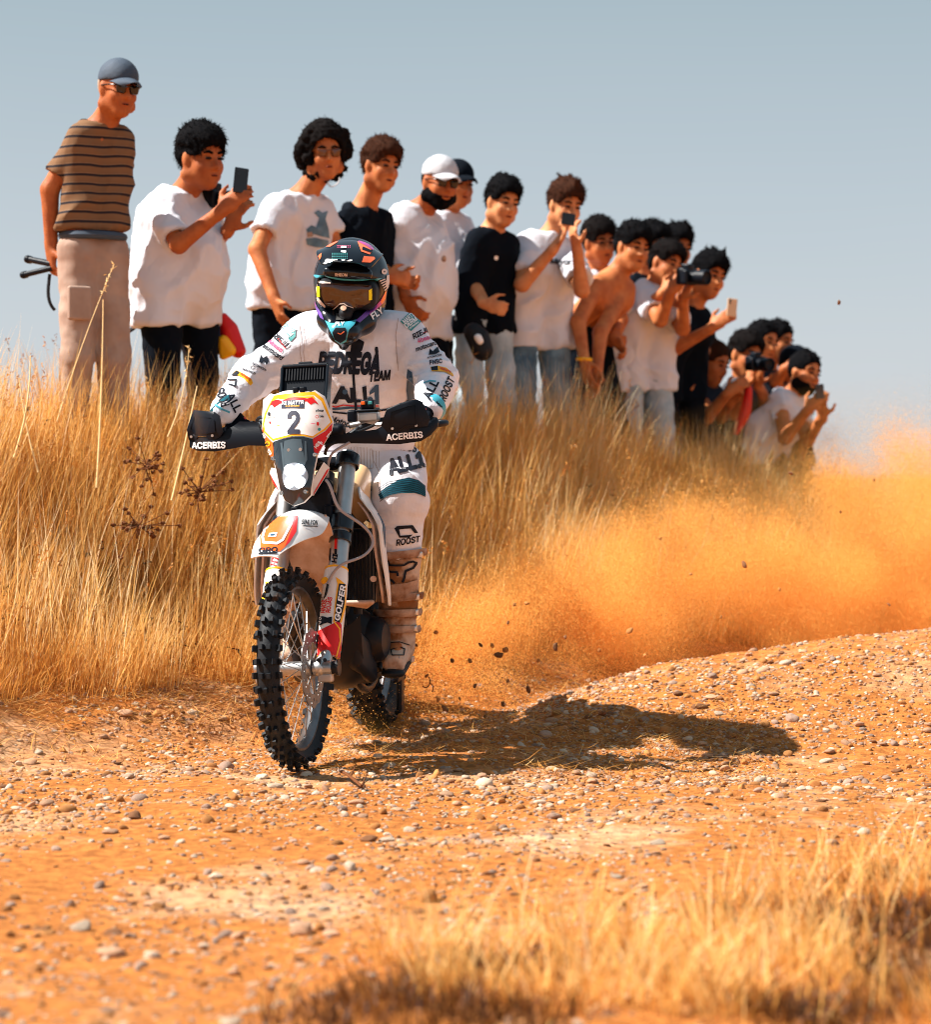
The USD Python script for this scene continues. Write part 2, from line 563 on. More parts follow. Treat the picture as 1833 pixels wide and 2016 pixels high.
def terr(x, y, fine=True):
    x, y = np.asarray(x, float), np.asarray(y, float)
    s, t = st(x, y)
    P = np.stack([x, y, 0 * x], -1)
    wob = (meshkit.fbm(P * 0.9, 3, 5) - 0.5) * 0.35
    s = s + wob
    H = crest_h(t)
    foot = np.minimum(0.22, H * 0.6)
    z = foot * sstep(2.05, 1.3, s) + (H - foot) * sstep(1.35, -0.1, s)
    z = z + np.exp(-((s - 0.34) / 0.24) ** 2) * (0.06 + 0.12 * sstep(0.8, 2.4, t)) * sstep(7.5, 5.5, t)
    # gravel hump on the right
    X = [-0.4, -0.2, 0.3, 0.8, 1.4, 1.96, 4.0, 9.0]
    ry = np.interp(x, X, [10.0, 10.0, 10.4, 10.8, 10.95, 11.0, 11.4, 11.6])
    rz = np.interp(x, X, [0, 0.0, 0.065, 0.20, 0.295, 0.355, 0.43, 0.43])
    d = y - ry
    z = z + rz * np.where(d < 0, sstep(-2.0, 0, d), sstep(0.9, 0.0, d)) - 0.05 * sstep(-0.1, 0.6, x) * sstep(-2.6, -1.6, d) * sstep(-0.5, -1.1, d)
    # near verge lower right
    g = verge(x, y)
    z = z + 0.05 * sstep(-0.3, 0.6, g)
    z = z + (meshkit.fbm(P * 1.3, 3, 9) - 0.5) * 0.05 * sstep(40, 10, np.abs(y - 9))
    if fine:
        z = z + (meshkit.fbm(P * 9, 4, 3) - 0.5) * 0.022
    return z


def verge(x, y):
    """Signed distance (metres) into the grassy verge in the lower right corner."""
    a, b = np.array([-0.55, 4.35]), np.array([1.5, 7.3])
    n = np.array([b[1] - a[1], -(b[0] - a[0])])
    n /= np.linalg.norm(n)
    w = (meshkit.fbm(np.stack([np.asarray(x, float) * 2.2, np.asarray(y, float) * 2.2, 0 * np.asarray(x, float)], -1), 3, 21) - 0.5) * 0.9
    return (x - a[0]) * n[0] + (y - a[1]) * n[1] + w


def grow(a, b, step, far, k=1.35):
    out = [b]
    s = step
    while abs(out[-1]) < far:
        s *= k
        out.append(out[-1] + (s if b > a else -s))
    return out[1:]


gx = np.r_[grow(5, -4.0, 0.04, 900)[::-1], np.arange(-4.0, 5.001, 0.045), grow(-4, 5.0, 0.04, 900)]
gy = np.r_[grow(3, 2.6, 0.04, 60)[::-1], np.arange(2.6, 13.0, 0.042), np.arange(13.0, 22, 0.12), grow(2, 22.0, 0.12, 2500)]
X, Y = np.meshgrid(gx, gy, indexing='ij')
Z = terr(X, Y)
Z = np.where(np.hypot(X, Y - 10) > 40, Z - sstep(40, 300, np.hypot(X, Y - 10)) * 1.5, Z)
n, m = X.shape
i, j = np.meshgrid(np.arange(n - 1), np.arange(m - 1), indexing='ij')
q = np.stack([i * m + j, (i + 1) * m + j, (i + 1) * m + j + 1, i * m + j + 1], -1).reshape(-1, 4)
ground_mesh = trimesh.Trimesh(np.stack([X, Y, Z], -1).reshape(-1, 3), np.vstack([q[:, [0, 1, 2]], q[:, [0, 2, 3]]]), process=False)

SOIL, SOIL2, SOIL3 = (0.50, 0.180, 0.040), (0.33, 0.085, 0.013), (0.62, 0.375, 0.205)
MAT['soil'] = usdkit.material(stage, '/World/Looks/soil', {
    'g': ('geometry', {}),
    'n1': ('noise_texture', {'scale': 1.1, 'detail': 5.0, 'roughness': 0.6}),
    'n2': ('noise_texture', {'scale': 24.0, 'detail': 6.0, 'roughness': 0.7}),
    'n3': ('noise_texture', {'scale': 150.0, 'detail': 4.0, 'roughness': 0.7}),
    'v': ('voronoi_texture', {'scale': 75.0, 'feature': 'f1'}),
    'r1': ('rgb_ramp', {'ramp': [(0, SOIL2), (0.40, SOIL), (0.52, SOIL), (0.68, SOIL3), (1, SOIL3)]}),
    'r2': ('rgb_ramp', {'ramp': [(0, (0.22, 0.2, 0.2)), (0.40, (0.52, 0.45, 0.42)), (0.6, (1.05, 1.05, 1.05)), (1, (1.3, 1.3, 1.35))]}),
    'm': ('mix', {'mix_type': 'multiply', 'fac': 0.85}),
    'add': ('math', {'math_type': 'add'}),
    'b': ('bump', {'strength': 0.8, 'distance': 0.008}),
    'p': ('principled_bsdf', {'roughness': 0.95, 'specular_ior_level': 0.15})},
    [('g.position', 'n1.vector'), ('g.position', 'n2.vector'), ('g.position', 'n3.vector'), ('g.position', 'v.vector'),
     ('n1.fac', 'r1.fac'), ('n2.fac', 'r2.fac'), ('r1.color', 'm.color1'), ('r2.color', 'm.color2'),
     ('n3.fac', 'add.value1'), ('n2.fac', 'add.value2'), ('add.value', 'b.height'), ('b.normal', 'p.normal'), ('m.color', 'p.base_color')], surface='p.BSDF')
obj('ground', ground_mesh, 'soil', smooth=True, label='orange dirt track with a gravel hump and a grass bank', kind='structure')

# ------------------------------------------------------------------ stones
STONE = {'stone_pink': (0.52, 0.29, 0.17), 'stone_grey': (0.40, 0.26, 0.19), 'stone_brown': (0.24, 0.10, 0.04), 'stone_orange': (0.50, 0.21, 0.06), 'stone_pale': (0.62, 0.47, 0.34)}
for k, c in STONE.items():
    mat(k, c, rough=0.8, spec=0.25, var2=np.array(c) * 0.72, vscale=30, bump=0.002, bscale=120, rnd=0.3)


def stone_mesh(seed, sub=2, flat=0.55, ang=0.25):
    m = trimesh.creation.icosphere(sub, 1.0)
    v = np.array(m.vertices)
    n = meshkit.fbm(v * 1.3 + seed * 7.1, 2, seed) - 0.5
    v = v * (1 + 1.1 * ang * n * 2)[:, None]
    rs = np.random.default_rng(seed)
    for _ in range(4):                                  # a few worn facets
        d = rs.normal(size=3); d /= np.linalg.norm(d)
        h = v @ d
        v = v - d * np.maximum(h - rs.uniform(0.62, 0.85), 0)[:, None] * 0.8
    v = v * np.array([1.0, rs.uniform(0.65, 0.9), flat])
    return trimesh.Trimesh(v, np.array(m.faces), process=False)


sk = list(STONE)
weights = np.array([0.30, 0.18, 0.12, 0.22, 0.18])
protoM = [stone_mesh(k, 1, flat=f) for k, f in zip(range(10), [0.5, 0.6, 0.45, 0.7, 0.55] * 2)]
protoN = [sk[i % 5] for i in range(10)]
protoW = np.r_[weights, weights] / 2


def frustum_pts(n, ymin, ymax, margin=0.25, power=1.0):
    y = ymin + (ymax - ymin) * R.random(n) ** power
    w = y * 916.5 / FPX + margin
    return (R.random(n) * 2 - 1) * w, y


def place_ok(x, y):
    s, t = st(x, y)
    return s > 1.45


px, py = frustum_pts(80000, 4.2, 11.6, power=0.75)
dens = 0.26 + 0.74 * sstep(0.40, 0.60, meshkit.fbm(np.stack([px * 1.2, py * 1.2, 0 * px], -1), 3, 31))
dens *= 1 - 0.75 * np.exp(-((px + 0.75 - (8.8 - py) * -0.12) / 0.16) ** 2) * sstep(9.2, 8.2, py)
dens *= np.where((px > 0.2) & (py > 8.0), 1.0, 0.7) * np.where(verge(px, py) > 0.15, 0.3, 1)
dens *= np.clip(0.45 + 0.55 * sstep(6, 8.5, py), 0, 1)
keep = (R.random(len(px)) < dens) & place_ok(px, py)
px, py = px[keep], py[keep]
sz = 0.0048 * np.exp(R.normal(0, 0.55, len(px))) + 0.002
pz = terr(px, py) - sz * R.uniform(-0.15, 0.35, len(px))
instancer('gravel', protoM, np.stack([px, py, pz], 1), R.random(len(px)) * 6.28, sz, protoN, 'fine pinkish and orange gravel strewn over the dirt track', 'gravel',
          tilt=R.normal(0, 0.25, (len(px), 2)), which=R.choice(10, len(px), p=protoW))

# the largest stones, one by one
CLS = {}
for k in range(10):
    cp = stage.CreateClassPrim(f'/World/Looks/stone_source_{k:03d}')
    usdkit.mesh(stage, f'{cp.GetPath()}/stone', stone_mesh(40 + k, 2, flat=[0.5, 0.62, 0.45, 0.72, 0.55][k % 5]), MAT[sk[k % 5]], smooth=60)
    CLS[k] = str(cp.GetPath())


def stone(loc, size, k, label=None, group=None, yaw=None, name='stone', tilt=0.2, cat='stone'):
    yaw = R.random() * 6.28 if yaw is None else yaw
    q = qmul(qmul(np.array([[math.cos(tilt / 2), math.sin(tilt / 2), 0, 0]]), np.array([[1.0, 0, 0, 0]])), np.array([[math.cos(yaw / 2), 0, 0, math.sin(yaw / 2)]]))[0]
    return dup(CLS[k], name, label, loc, q, size, cat, group)


def ground_at(u, v, zoff=0.0):
    """Where the ray of picture point (u, v) first meets the terrain."""
    d = np.linspace(4, 13, 1800)
    p = pix(np.full(len(d), u), np.full(len(d), v), d[:])
    below = p[:, 2] < terr(p[:, 0], p[:, 1], False)
    k = int(np.argmax(below)) if below.any() else len(d) - 1
    return np.array([p[k, 0], p[k, 1], float(terr(p[k, 0], p[k, 1]))])


SPECIAL = [((265, 1612), 0.027, 2, 'squarish reddish brown stone lying alone on pale dust'),
           ((92, 1588), 0.024, 0, 'rounded pale pink stone on pale dust at far left of the track'),
           ((726, 1657), 0.024, 7, 'dark brown round stone in front of the front wheel'),
           ((592, 1838), 0.030, 5, 'long flat pinkish stone in the near left foreground'),
           ((600, 1502), 0.030, 3, 'orange tan stone lying right beside the front tyre'),
           ((160, 2160 - 330), 0.026, 4, 'tan upright stone in the left foreground'),
           ((1560, 1418), 0.03, 6, 'grey angular stone on the gravel hump at right'),
           ((1075, 1452), 0.03, 1, 'grey blue stone lying in the shadow of the motorcycle'),
           ((690, 1712), 0.024, 9, 'pale whitish flat stone on bare orange dirt'),
           ((245, 1408), 0.03, 0, 'pinkish stone at the foot of the grass bank'),
           ((845, 1772), 0.028, 3, 'layered orange stone in the middle of the foreground'),
           ((460, 1572), 0.022, 8, 'smooth oval pale stone left of the front tyre')]
for (u, v), s_, k, lab in SPECIAL:
    p = ground_at(u, v)
    stone(p + [0, 0, s_ * 0.3], s_, k, lab)
GL = {'near': ('fist sized rounded stone lying loose in the blurred near foreground', 'loose stones in the near foreground'),
      'mid': ('small rounded pebble lying on the orange dirt around the front wheel', 'pebbles around the front wheel'),
      'hump': ('pebble embedded in the gravel hump to the right of the motorcycle', 'pebbles on the gravel hump')}
cnt = 0
for tries in range(4000):
    zone = ['near', 'mid', 'mid', 'hump', 'hump'][tries % 5]
    if zone == 'near':
        y = R.uniform(5.0, 7.2); x = R.uniform(-1, 1) * y * 0.178
    elif zone == 'mid':
        y = R.uniform(7.2, 9.9); x = R.uniform(-1.75, 0.3)
    else:
        y = R.uniform(7.8, 10.9); x = R.uniform(0.3, 1.95)
    if not place_ok(np.array(x), np.array(y)) or verge(np.array([x]), np.array([y]))[0] > 0.0:
        continue
    if abs(x + 0.57) < 0.12 and abs(y - 8.8) < 0.25:
        continue
    s_ = R.uniform(0.011, 0.021) * (1.15 if R.random() < 0.2 else 1)
    z = float(terr(np.array(x), np.array(y)))
    lab, grp = GL[zone]
    stone([x, y, z + s_ * 0.2], [s_ * R.uniform(0.9, 1.3), s_, s_ * R.uniform(0.8, 1.1)], int(R.choice(10, p=protoW)), lab, grp, name='pebble', tilt=R.normal(0, 0.25))
    cnt += 1
    if cnt >= 285:
        break
# ------------------------------------------------------------------ dry grass: real blades, joined into one stuff mesh per place
MAT['dry_grass'] = usdkit.material(stage, '/World/Looks/dry_grass', {
    'a': ('attribute', {'attribute': 'tone'}),
    'r': ('rgb_ramp', {'ramp': [(0, (0.045, 0.016, 0.006)), (0.08, (0.11, 0.038, 0.010)), (0.2, (0.34, 0.125, 0.022)), (0.45, (0.68, 0.31, 0.062)), (0.7, (0.84, 0.51, 0.155)), (0.9, (0.88, 0.65, 0.31)), (1, (0.90, 0.75, 0.48))]}),
    't': ('translucent_bsdf', {}), 'gl': ('principled_bsdf', {'roughness': 0.5, 'specular_ior_level': 0.3}), 'm': ('mix_closure', {'fac': 0.45})},
    [('a.fac', 'r.fac'), ('r.color', 'gl.base_color'), ('r.color', 't.color'), ('gl.BSDF', 'm.closure1'), ('t.BSDF', 'm.closure2')], surface='m.closure')
GR = np.random.default_rng(11)


def blades(root, yaw, length, lean, curl, w, tone, seg=3, twist=None):
    """Curved ribbons, one per row: (vertices, triangles, tone per vertex, tips, tip directions)."""
    n = len(root)
    t = np.linspace(0, 1, seg + 1)
    ang = lean[:, None] + curl[:, None] * t[None] ** 1.6
    dl = (length / seg)[:, None]
    mid = (ang[:, 1:] + ang[:, :-1]) / 2
    h = np.concatenate([np.zeros((n, 1)), np.cumsum(np.sin(mid) * dl, 1)], 1)
    z = np.concatenate([np.zeros((n, 1)), np.cumsum(np.cos(mid) * dl, 1)], 1)
    c, s = np.cos(yaw)[:, None], np.sin(yaw)[:, None]
    P = np.stack([root[:, :1] + h * c, root[:, 1:2] + h * s, root[:, 2:3] + z], -1)
    tw = yaw + (GR.uniform(-1.2, 1.2, n) if twist is None else twist)
    side = np.stack([-np.sin(tw), np.cos(tw), 0 * tw], 1)
    wd = w[:, None] * (1 - t[None] ** 2 * 0.92) / 2
    V = np.empty((n, 2 * (seg + 1), 3))
    V[:, 0::2] = P - side[:, None] * wd[..., None]
    V[:, 1::2] = P + side[:, None] * wd[..., None]
    k = np.arange(seg) * 2
    f = np.vstack([np.stack([k, k + 1, k + 3], 1), np.stack([k, k + 3, k + 2], 1)])
    F = (f[None] + (np.arange(n) * 2 * (seg + 1))[:, None, None]).reshape(-1, 3)
    tt = np.clip(tone[:, None] + (np.repeat(t, 2)[None] - 0.5) * 0.10, 0.01, 0.99)
    d = P[:, -1] - P[:, -2]
    return V.reshape(-1, 3), F, tt.ravel(), P[:, -1], d / np.linalg.norm(d, axis=1, keepdims=True)


def ears(tips, d, length, n, tone, w=0.0036):
    """Oat-like ears: little spindles hanging round the ends of the stems."""
    N = len(tips)
    k = np.tile(np.arange(n), N)
    i = np.repeat(np.arange(N), n)
    p = tips[i] - d[i] * (length * k / n)[:, None] + GR.normal(0, 0.0045, (N * n, 3))
    q = p + GR.normal(0, 0.006, p.shape) + d[i] * 0.006 - [0, 0, 0.006]
    a = GR.normal(size=p.shape); a /= np.linalg.norm(a, axis=1, keepdims=True)
    b = np.cross(a, [0.3, 0.5, 0.8]); b /= np.linalg.norm(b, axis=1, keepdims=True)
    m = (p + q) / 2
    V = np.stack([p, m + a * w, m - a * w * .5 + b * w, m - a * w * .5 - b * w, q + (q - p) * 0.6], 1)
    f = np.array([[0, 1, 2], [0, 2, 3], [0, 3, 1], [4, 2, 1], [4, 3, 2], [4, 1, 3]])
    F = (f[None] + (np.arange(N * n) * 5)[:, None, None]).reshape(-1, 3)
    return V.reshape(-1, 3), F, np.repeat(np.clip(tone[i], 0.01, 0.99), 5)


def grass_object(name, parts, label, cat):
    V, F, T, n = [], [], [], 0
    for v, f, t in parts:
        V.append(v); F.append(f + n); T.append(t); n += len(v)
    V, F, T = np.vstack(V), np.vstack(F), np.concatenate(T)
    g = usdkit.mesh(stage, unique('/World', name), (V, F), MAT['dry_grass'], smooth=False)
    UsdGeom.PrimvarsAPI(g).CreatePrimvar('tone', Sdf.ValueTypeNames.FloatArray, 'vertex').Set(Vt.FloatArray.FromNumpy(T.astype(np.float32)))
    return tag(g, label, cat, kind='stuff')


def tufts(x, y, z, n, rad, L, lean, curl, w, tone, comb=0.0, combdir=0.0, lspread=(0.45, 1.15), seg=3):
    """n blades round each tuft centre; comb bends all of one tuft the same way."""
    N = len(x)
    i = np.repeat(np.arange(N), n)
    M = len(i)
    a, r = GR.uniform(0, 6.283, M), rad * np.sqrt(GR.random(M))
    root = np.stack([x[i] + r * np.cos(a), y[i] + r * np.sin(a), z[i] - 0.015], 1)
    yaw = np.where(GR.random(M) < comb, combdir + GR.normal(0, 0.7, M) + GR.normal(0, 0.5, N)[i], a + GR.normal(0, 1.0, M))
    Ls = np.broadcast_to(L, (N,))[i] * GR.uniform(*lspread, M)
    return blades(root, yaw, Ls, np.abs(GR.normal(0, lean, M)) + 0.04, GR.uniform(0.05, 1, M) * curl, w * GR.uniform(0.6, 1.35, M), tone[i] + GR.normal(0, 0.13, M), seg)


def bank_points(N, s0, s1, t0=-3.4, t1=9.0):
    t = GR.uniform(t0, t1, N); s = GR.uniform(s0, s1, N)
    x, y = C0[0] + t * CD[0] + s * CN[0], C0[1] + t * CD[1] + s * CN[1]
    ok = np.abs(x) < y * 0.185 + 0.3
    x, y, s = x[ok], y[ok], s[ok]
    pch = meshkit.fbm(np.stack([x * 1.9, y * 1.9, 0 * x], -1), 3, 77)
    p = np.clip((pch - 0.28) / 0.44, 0, 1)
    return x, y, terr(x, y, False), s, np.clip(p + 0.06 + 0.30 * sstep(1.0, 2.4, t[ok]), 0, 1.15)  # grass tone lifted towards the right, offsetting the shadow the spectators cast


parts = []
x, y, z, s, p = bank_points(3300, -0.55, 1.5)
L = (0.20 + 0.30 * p) * np.where(s > 1.2, 0.7, 1.0)
b = tufts(x, y, z, 34, 0.085, L, 0.20, 0.75, 0.0033, 0.34 + 0.34 * p, comb=0.45, combdir=0.5)
parts.append(b[:3])
x, y, z, s, p = bank_points(1350, 0.0, 0.75)                     # the crest
b = tufts(x, y, z, 30, 0.08, 0.42 + 0.22 * p, 0.17, 0.60, 0.0036, 0.40 + 0.40 * p, comb=0.25, combdir=0.5)
parts.append(b[:3])
x, y, z, s, p = bank_points(900, -0.5, 1.35)                      # taller stems, some with ears
b = tufts(x, y, z, 12, 0.06, 0.40 + 0.24 * p, 0.14, 0.45, 0.0042, 0.56 + 0.34 * p, comb=0.3, combdir=0.4, lspread=(0.6, 1.15))
parts.append(b[:3])
k = np.where(GR.random(len(b[3])) < 0.16)[0]
parts.append(ears(b[3][k], b[4][k], 0.065, 8, 0.45 + GR.normal(0, 0.15, len(k))))
x, y, z, s, p = bank_points(800, -0.3, 1.5)                       # bent and matted
b = tufts(x, y, z, 22, 0.10, 0.24, 0.55, 1.3, 0.0033, 0.42 + 0.3 * p, comb=0.6, combdir=0.2)
parts.append(b[:3])
x, y, z, s, p = bank_points(170, 0.0, 1.3)                        # stout pale stalks
b = tufts(x, y, z, 4, 0.05, 0.62, 0.14, 0.18, 0.0060, np.full(len(x), 0.88), comb=0.2, lspread=(0.5, 1.1))
parts.append(b[:3])
x, y, z, s, p = bank_points(150, 0.1, 1.3)                        # dark weed
k = GR.random(len(x)) < 0.55
b = tufts(x[k], y[k], z[k], 30, 0.10, 0.26, 0.5, 0.7, 0.0042, np.full(k.sum(), 0.06))
parts.append(b[:3])
k2 = np.where(GR.random(len(b[3])) < 0.5)[0]
parts.append(ears(b[3][k2], b[4][k2], 0.03, 4, np.full(len(k2), 0.05), 0.006))
grass_object('bank_grass', parts, 'tall dry straw coloured grass covering the bank behind the motorcycle', 'grass')

# flattened straw at the foot of the bank and along the track
t = GR.uniform(-3.4, 6, 520); s = GR.normal(1.52, 0.24, 520)
x, y = C0[0] + t * CD[0] + s * CN[0], C0[1] + t * CD[1] + s * CN[1]
x, y = np.r_[x, GR.uniform(-0.45, 1.1, 70)], np.r_[y, GR.uniform(8.8, 10.1, 70)]
ok = np.abs(x) < y * 0.185 + 0.2
x, y = x[ok], y[ok]
i = np.repeat(np.arange(len(x)), 46)
rx, ry = x[i] + GR.uniform(-0.17, 0.17, len(i)), y[i] + GR.uniform(-0.17, 0.17, len(i))
M = len(i)
b = blades(np.stack([rx, ry, terr(rx, ry) + GR.uniform(0.003, 0.018, M)], 1), GR.uniform(0, 6.283, M), 0.15 * GR.uniform(0.25, 1, M), 1.47 + GR.normal(0, 0.1, M), GR.normal(0, 0.25, M), 0.0032 * GR.uniform(0.6, 1.3, M), 0.55 + GR.normal(0, 0.17, M), 2)
grass_object('straw_litter', [b[:3]], 'flattened dry straw littering the foot of the bank and the track edge', 'straw')

# verge in the lower right corner
parts = []
x, y = frustum_pts(5200, 4.55, 8.5, 0.1, 0.9)
g = verge(x, y)
p = meshkit.fbm(np.stack([x * 3.4, y * 4.6, 0 * x], -1), 3, 99)
p = np.clip((p - 0.30) / 0.40, 0, 1)
ok = (GR.random(len(x)) < sstep(-0.15, 0.45, g)) & (GR.random(len(x)) < 0.06 + 0.66 * sstep(0.35, 0.70, p))
x, y, g, p = x[ok], y[ok], g[ok], p[ok]
z = terr(x, y, False)
k = GR.random(len(x)) < 0.5
b = tufts(x[k], y[k], z[k], 16, 0.05, 0.07 + 0.12 * p[k], 0.55, 1.0, 0.0040, 0.20 + 0.50 * p[k], comb=0.35, combdir=2.6)
parts.append(b[:3])
b = tufts(x[~k], y[~k], z[~k], 13, 0.085, 0.10 + 0.08 * p[~k], 1.0, 1.1, 0.0042, 0.22 + 0.48 * p[~k], comb=0.25, combdir=2.6)
parts.append(b[:3])
k = GR.random(len(x)) < 0.30
b = tufts(x[k], y[k], z[k], 3, 0.04, 0.26, 0.38, 0.7, 0.0052, np.full(k.sum(), 0.78), comb=0.2)
parts.append(b[:3])
x, y = frustum_pts(5200, 4.4, 8.0, 0.1, 0.9)                      # near-black low tufts that darken the gaps between the others
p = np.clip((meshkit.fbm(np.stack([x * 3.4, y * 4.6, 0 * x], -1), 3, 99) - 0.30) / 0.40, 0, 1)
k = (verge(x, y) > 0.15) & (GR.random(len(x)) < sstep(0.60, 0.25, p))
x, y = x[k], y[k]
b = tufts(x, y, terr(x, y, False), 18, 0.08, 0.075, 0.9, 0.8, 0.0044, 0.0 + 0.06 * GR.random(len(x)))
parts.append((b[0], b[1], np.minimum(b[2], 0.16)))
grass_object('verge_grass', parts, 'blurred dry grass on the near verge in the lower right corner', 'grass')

# single plants one can pick out on the bank
def plant(name, label, base_uv, top_uv, d, kind, r=0.004, cat='plant'):
    a, c = pix(*base_uv, d), pix(*top_uv, d + 0.03)
    t = thing(name, label, cat)
    mid_ = (a + c) / 2 + np.array([GR.normal(0, 0.012), GR.normal(0, 0.012), 0])
    pts = spline([a, mid_, c], 10)
    tone = {'pale': 0.93, 'ear': 0.75, 'umbel': 0.1}[kind]
    obj('stem', tube(pts, np.linspace(r, r * 0.45, 10), 6), 'stalk_pale' if kind != 'umbel' else 'stalk_dark', t)
    if kind == 'ear':
        dd = pts[-1] - pts[-3]; dd /= np.linalg.norm(dd)
        v, f, _ = ears(pts[-1][None], dd[None], 0.14, 20, np.array([0.6]), 0.0045)
        obj('ear', (v, f), 'stalk_pale', t, smooth=False)
    if kind == 'umbel':
        out = []
        for _ in range(26):
            q = c + GR.normal(0, 1, 3) * np.array([0.06, 0.06, 0.045])
            obj('branch', tube([pts[6] + (c - pts[6]) * GR.random() * 0.6, q], [0.0022, 0.0015], 5), 'stalk_dark', t)
            h_ = trimesh.creation.icosphere(1, 1.0)
            vv = np.array(h_.vertices) * (1 + 0.35 * GR.normal(size=(len(h_.vertices), 1))) * np.array([0.009, 0.009, 0.007]) + q
            obj('seed_head', trimesh.Trimesh(vv, h_.faces, process=False), 'stalk_dark', t, smooth=False)


mat('stalk_pale', (0.86, 0.62, 0.30), rough=0.7, spec=0.2)
mat('stalk_dark', (0.13, 0.045, 0.015), rough=0.85, spec=0.15)
plant('dry_stalk', 'tall thick pale stalk rising in front of the trousers of the man in the cap', (190, 960), (203, 590), 10.75, 'pale', 0.0055)
plant('dry_stalk', 'thin bending oat stalk crossing the trousers of the man in the cap', (112, 830), (225, 520), 10.9, 'ear', 0.003)
plant('dry_stalk', 'long pale stalk leaning right, left of the right hand guard', (338, 985), (388, 760), 10.4, 'pale', 0.005)
plant('dry_stalk', 'oat stalk with drooping ears before the dark shorts of the boy filming', (330, 860), (372, 680), 10.7, 'ear', 0.003)
plant('dry_stalk', 'pale stalk at the far left edge of the bank', (28, 900), (60, 700), 10.5, 'pale', 0.005)
plant('dry_stalk', 'pair forming pale stalk near the left edge, leaning left', (75, 930), (38, 745), 10.5, 'pale', 0.0045)
plant('dry_weed', 'dark brown branching weed with round seed heads left of the headlight', (392, 1010), (396, 955), 10.3, 'umbel')
plant('dry_weed', 'dark brown weed low in the grass left of the front fender', (270, 1060), (276, 1030), 10.3, 'umbel')
plant('dry_weed', 'dark brown weed high on the bank below the right hand guard', (300, 950), (292, 905), 10.6, 'umbel')
# ------------------------------------------------------------------ projecting print onto surfaces
def ray_px(u, v):
    a, b = (np.asarray(u, float) - CU) / FPX, -(np.asarray(v, float) - CV) / FPX
    c, s = math.cos(PITCH), math.sin(PITCH)
    d = np.stack([a, c + b * s, -s + b * c], -1)
    return d / np.linalg.norm(d, axis=-1, keepdims=True)


class Surf:
    """World-space triangles that print can be laid on."""
    def __init__(self, mesh, M=None):
        v, f, n = meshkit.arrays(mesh, True)
        self.Mi = None
        if M is not None:
            v = v @ M[:3, :3].T + M[:3, 3]
            n = n @ M[:3, :3].T
            self.Mi = np.linalg.inv(M)
        self.v, self.f, self.n = v, f, n
        u, w = unpix(v)
        t = np.stack([u[f], w[f]], -1)
        self.lo, self.hi = t.min(1), t.max(1)

    def print(self, flat, off=0.0015):
        uv = np.array(flat.vertices)[:, :2]
        D = ray_px(uv[:, 0], uv[:, 1])
        O = np.array([0, 0, CAMZ])
        lo, hi = uv.min(0), uv.max(0)
        k = np.where(((self.hi >= lo) & (self.lo <= hi)).all(1))[0]
        a, b, c = (self.v[self.f[k, i]] for i in range(3))
        fn = np.cross(b - a, c - a)
        front = (fn * (O - a)).sum(1) > 0
        k, a, b, c = k[front], a[front], b[front], c[front]
        best = np.full(len(uv), np.inf)
        P, N = np.zeros((len(uv), 3)), np.zeros((len(uv), 3))
        e1, e2 = b - a, c - a
        for i0 in range(0, len(uv), 200):
            d = D[i0:i0 + 200][:, None]
            pv = np.cross(d, e2[None])
            det = (pv * e1).sum(-1)
            det = np.where(np.abs(det) < 1e-12, 1e-12, det)
            tv = O - a
            uu = (pv * tv).sum(-1) / det
            qv = np.cross(tv, e1)
            ww = (d * qv).sum(-1) / det
            tt = (e2 * qv).sum(-1)[None] / det
            hit = (uu >= -1e-4) & (ww >= -1e-4) & (uu + ww <= 1.0002) & (tt > 0)
            tt = np.where(hit, tt, np.inf)
            if tt.shape[1] == 0:
                continue
            j = tt.argmin(1)
            r = np.arange(len(j))
            ok = np.isfinite(tt[r, j])
            g = i0 + r[ok]; j = j[ok]; r = r[ok]
            best[g] = tt[r, j]
            P[g] = O + tt[r, j][:, None] * D[g]
            f = self.f[k[j]]
            w1, w2 = uu[r, j][:, None], ww[r, j][:, None]
            N[g] = self.n[f[:, 0]] * (1 - w1 - w2) + self.n[f[:, 1]] * w1 + self.n[f[:, 2]] * w2
        ok = np.isfinite(best)
        N /= np.linalg.norm(N, axis=1, keepdims=True) + 1e-12
        P = P + N * off
        if self.Mi is not None:
            P = P @ self.Mi[:3, :3].T + self.Mi[:3, 3]
        f = np.array(flat.faces)
        f = f[ok[f].all(1)]
        if len(f):
            e = np.linalg.norm(P[f] - P[np.roll(f, 1, 1)], axis=-1).max(1)
            f = f[e < 0.05]
        if not len(f):
            return None
        # px y runs down, so the flat mesh is wound the other way round
        nn = np.cross(P[f[:, 1]] - P[f[:, 0]], P[f[:, 2]] - P[f[:, 0]])
        Nl = N if self.Mi is None else N @ self.Mi[:3, :3].T
        flip = (nn * Nl[f[:, 0]]).sum(1) < 0
        f[flip] = f[flip][:, ::-1]
        m = trimesh.Trimesh(P, f, process=False)
        m.remove_unreferenced_vertices()
        return m


def px_poly(pts, step=4):
    return flat_poly(Polygon(pts).buffer(0), step)


def px_text(s, c, h, rot=0.0, width=None, slant=0.0, bold=True, step=4, fat=0.025):
    """Lettering in pixel space: h = capital height in pixels, rot in degrees anticlockwise, width = total width."""
    m = text_shape(s, 1.0, bold, fat=fat)
    v = np.array(m.vertices)
    w = np.ptp(v[:, 0])
    sx = (width / w) if width else h
    v = np.c_[v[:, 0] * sx + slant * v[:, 1] * h, v[:, 1] * h, 0 * v[:, 0]]
    m = refine(trimesh.Trimesh(v, m.faces, process=False), step)
    v = np.array(m.vertices)
    a = math.radians(rot)
    x, y = v[:, 0] * math.cos(a) - v[:, 1] * math.sin(a), v[:, 0] * math.sin(a) + v[:, 1] * math.cos(a)
    return trimesh.Trimesh(np.c_[c[0] + x, c[1] - y, 0 * x], m.faces, process=False)


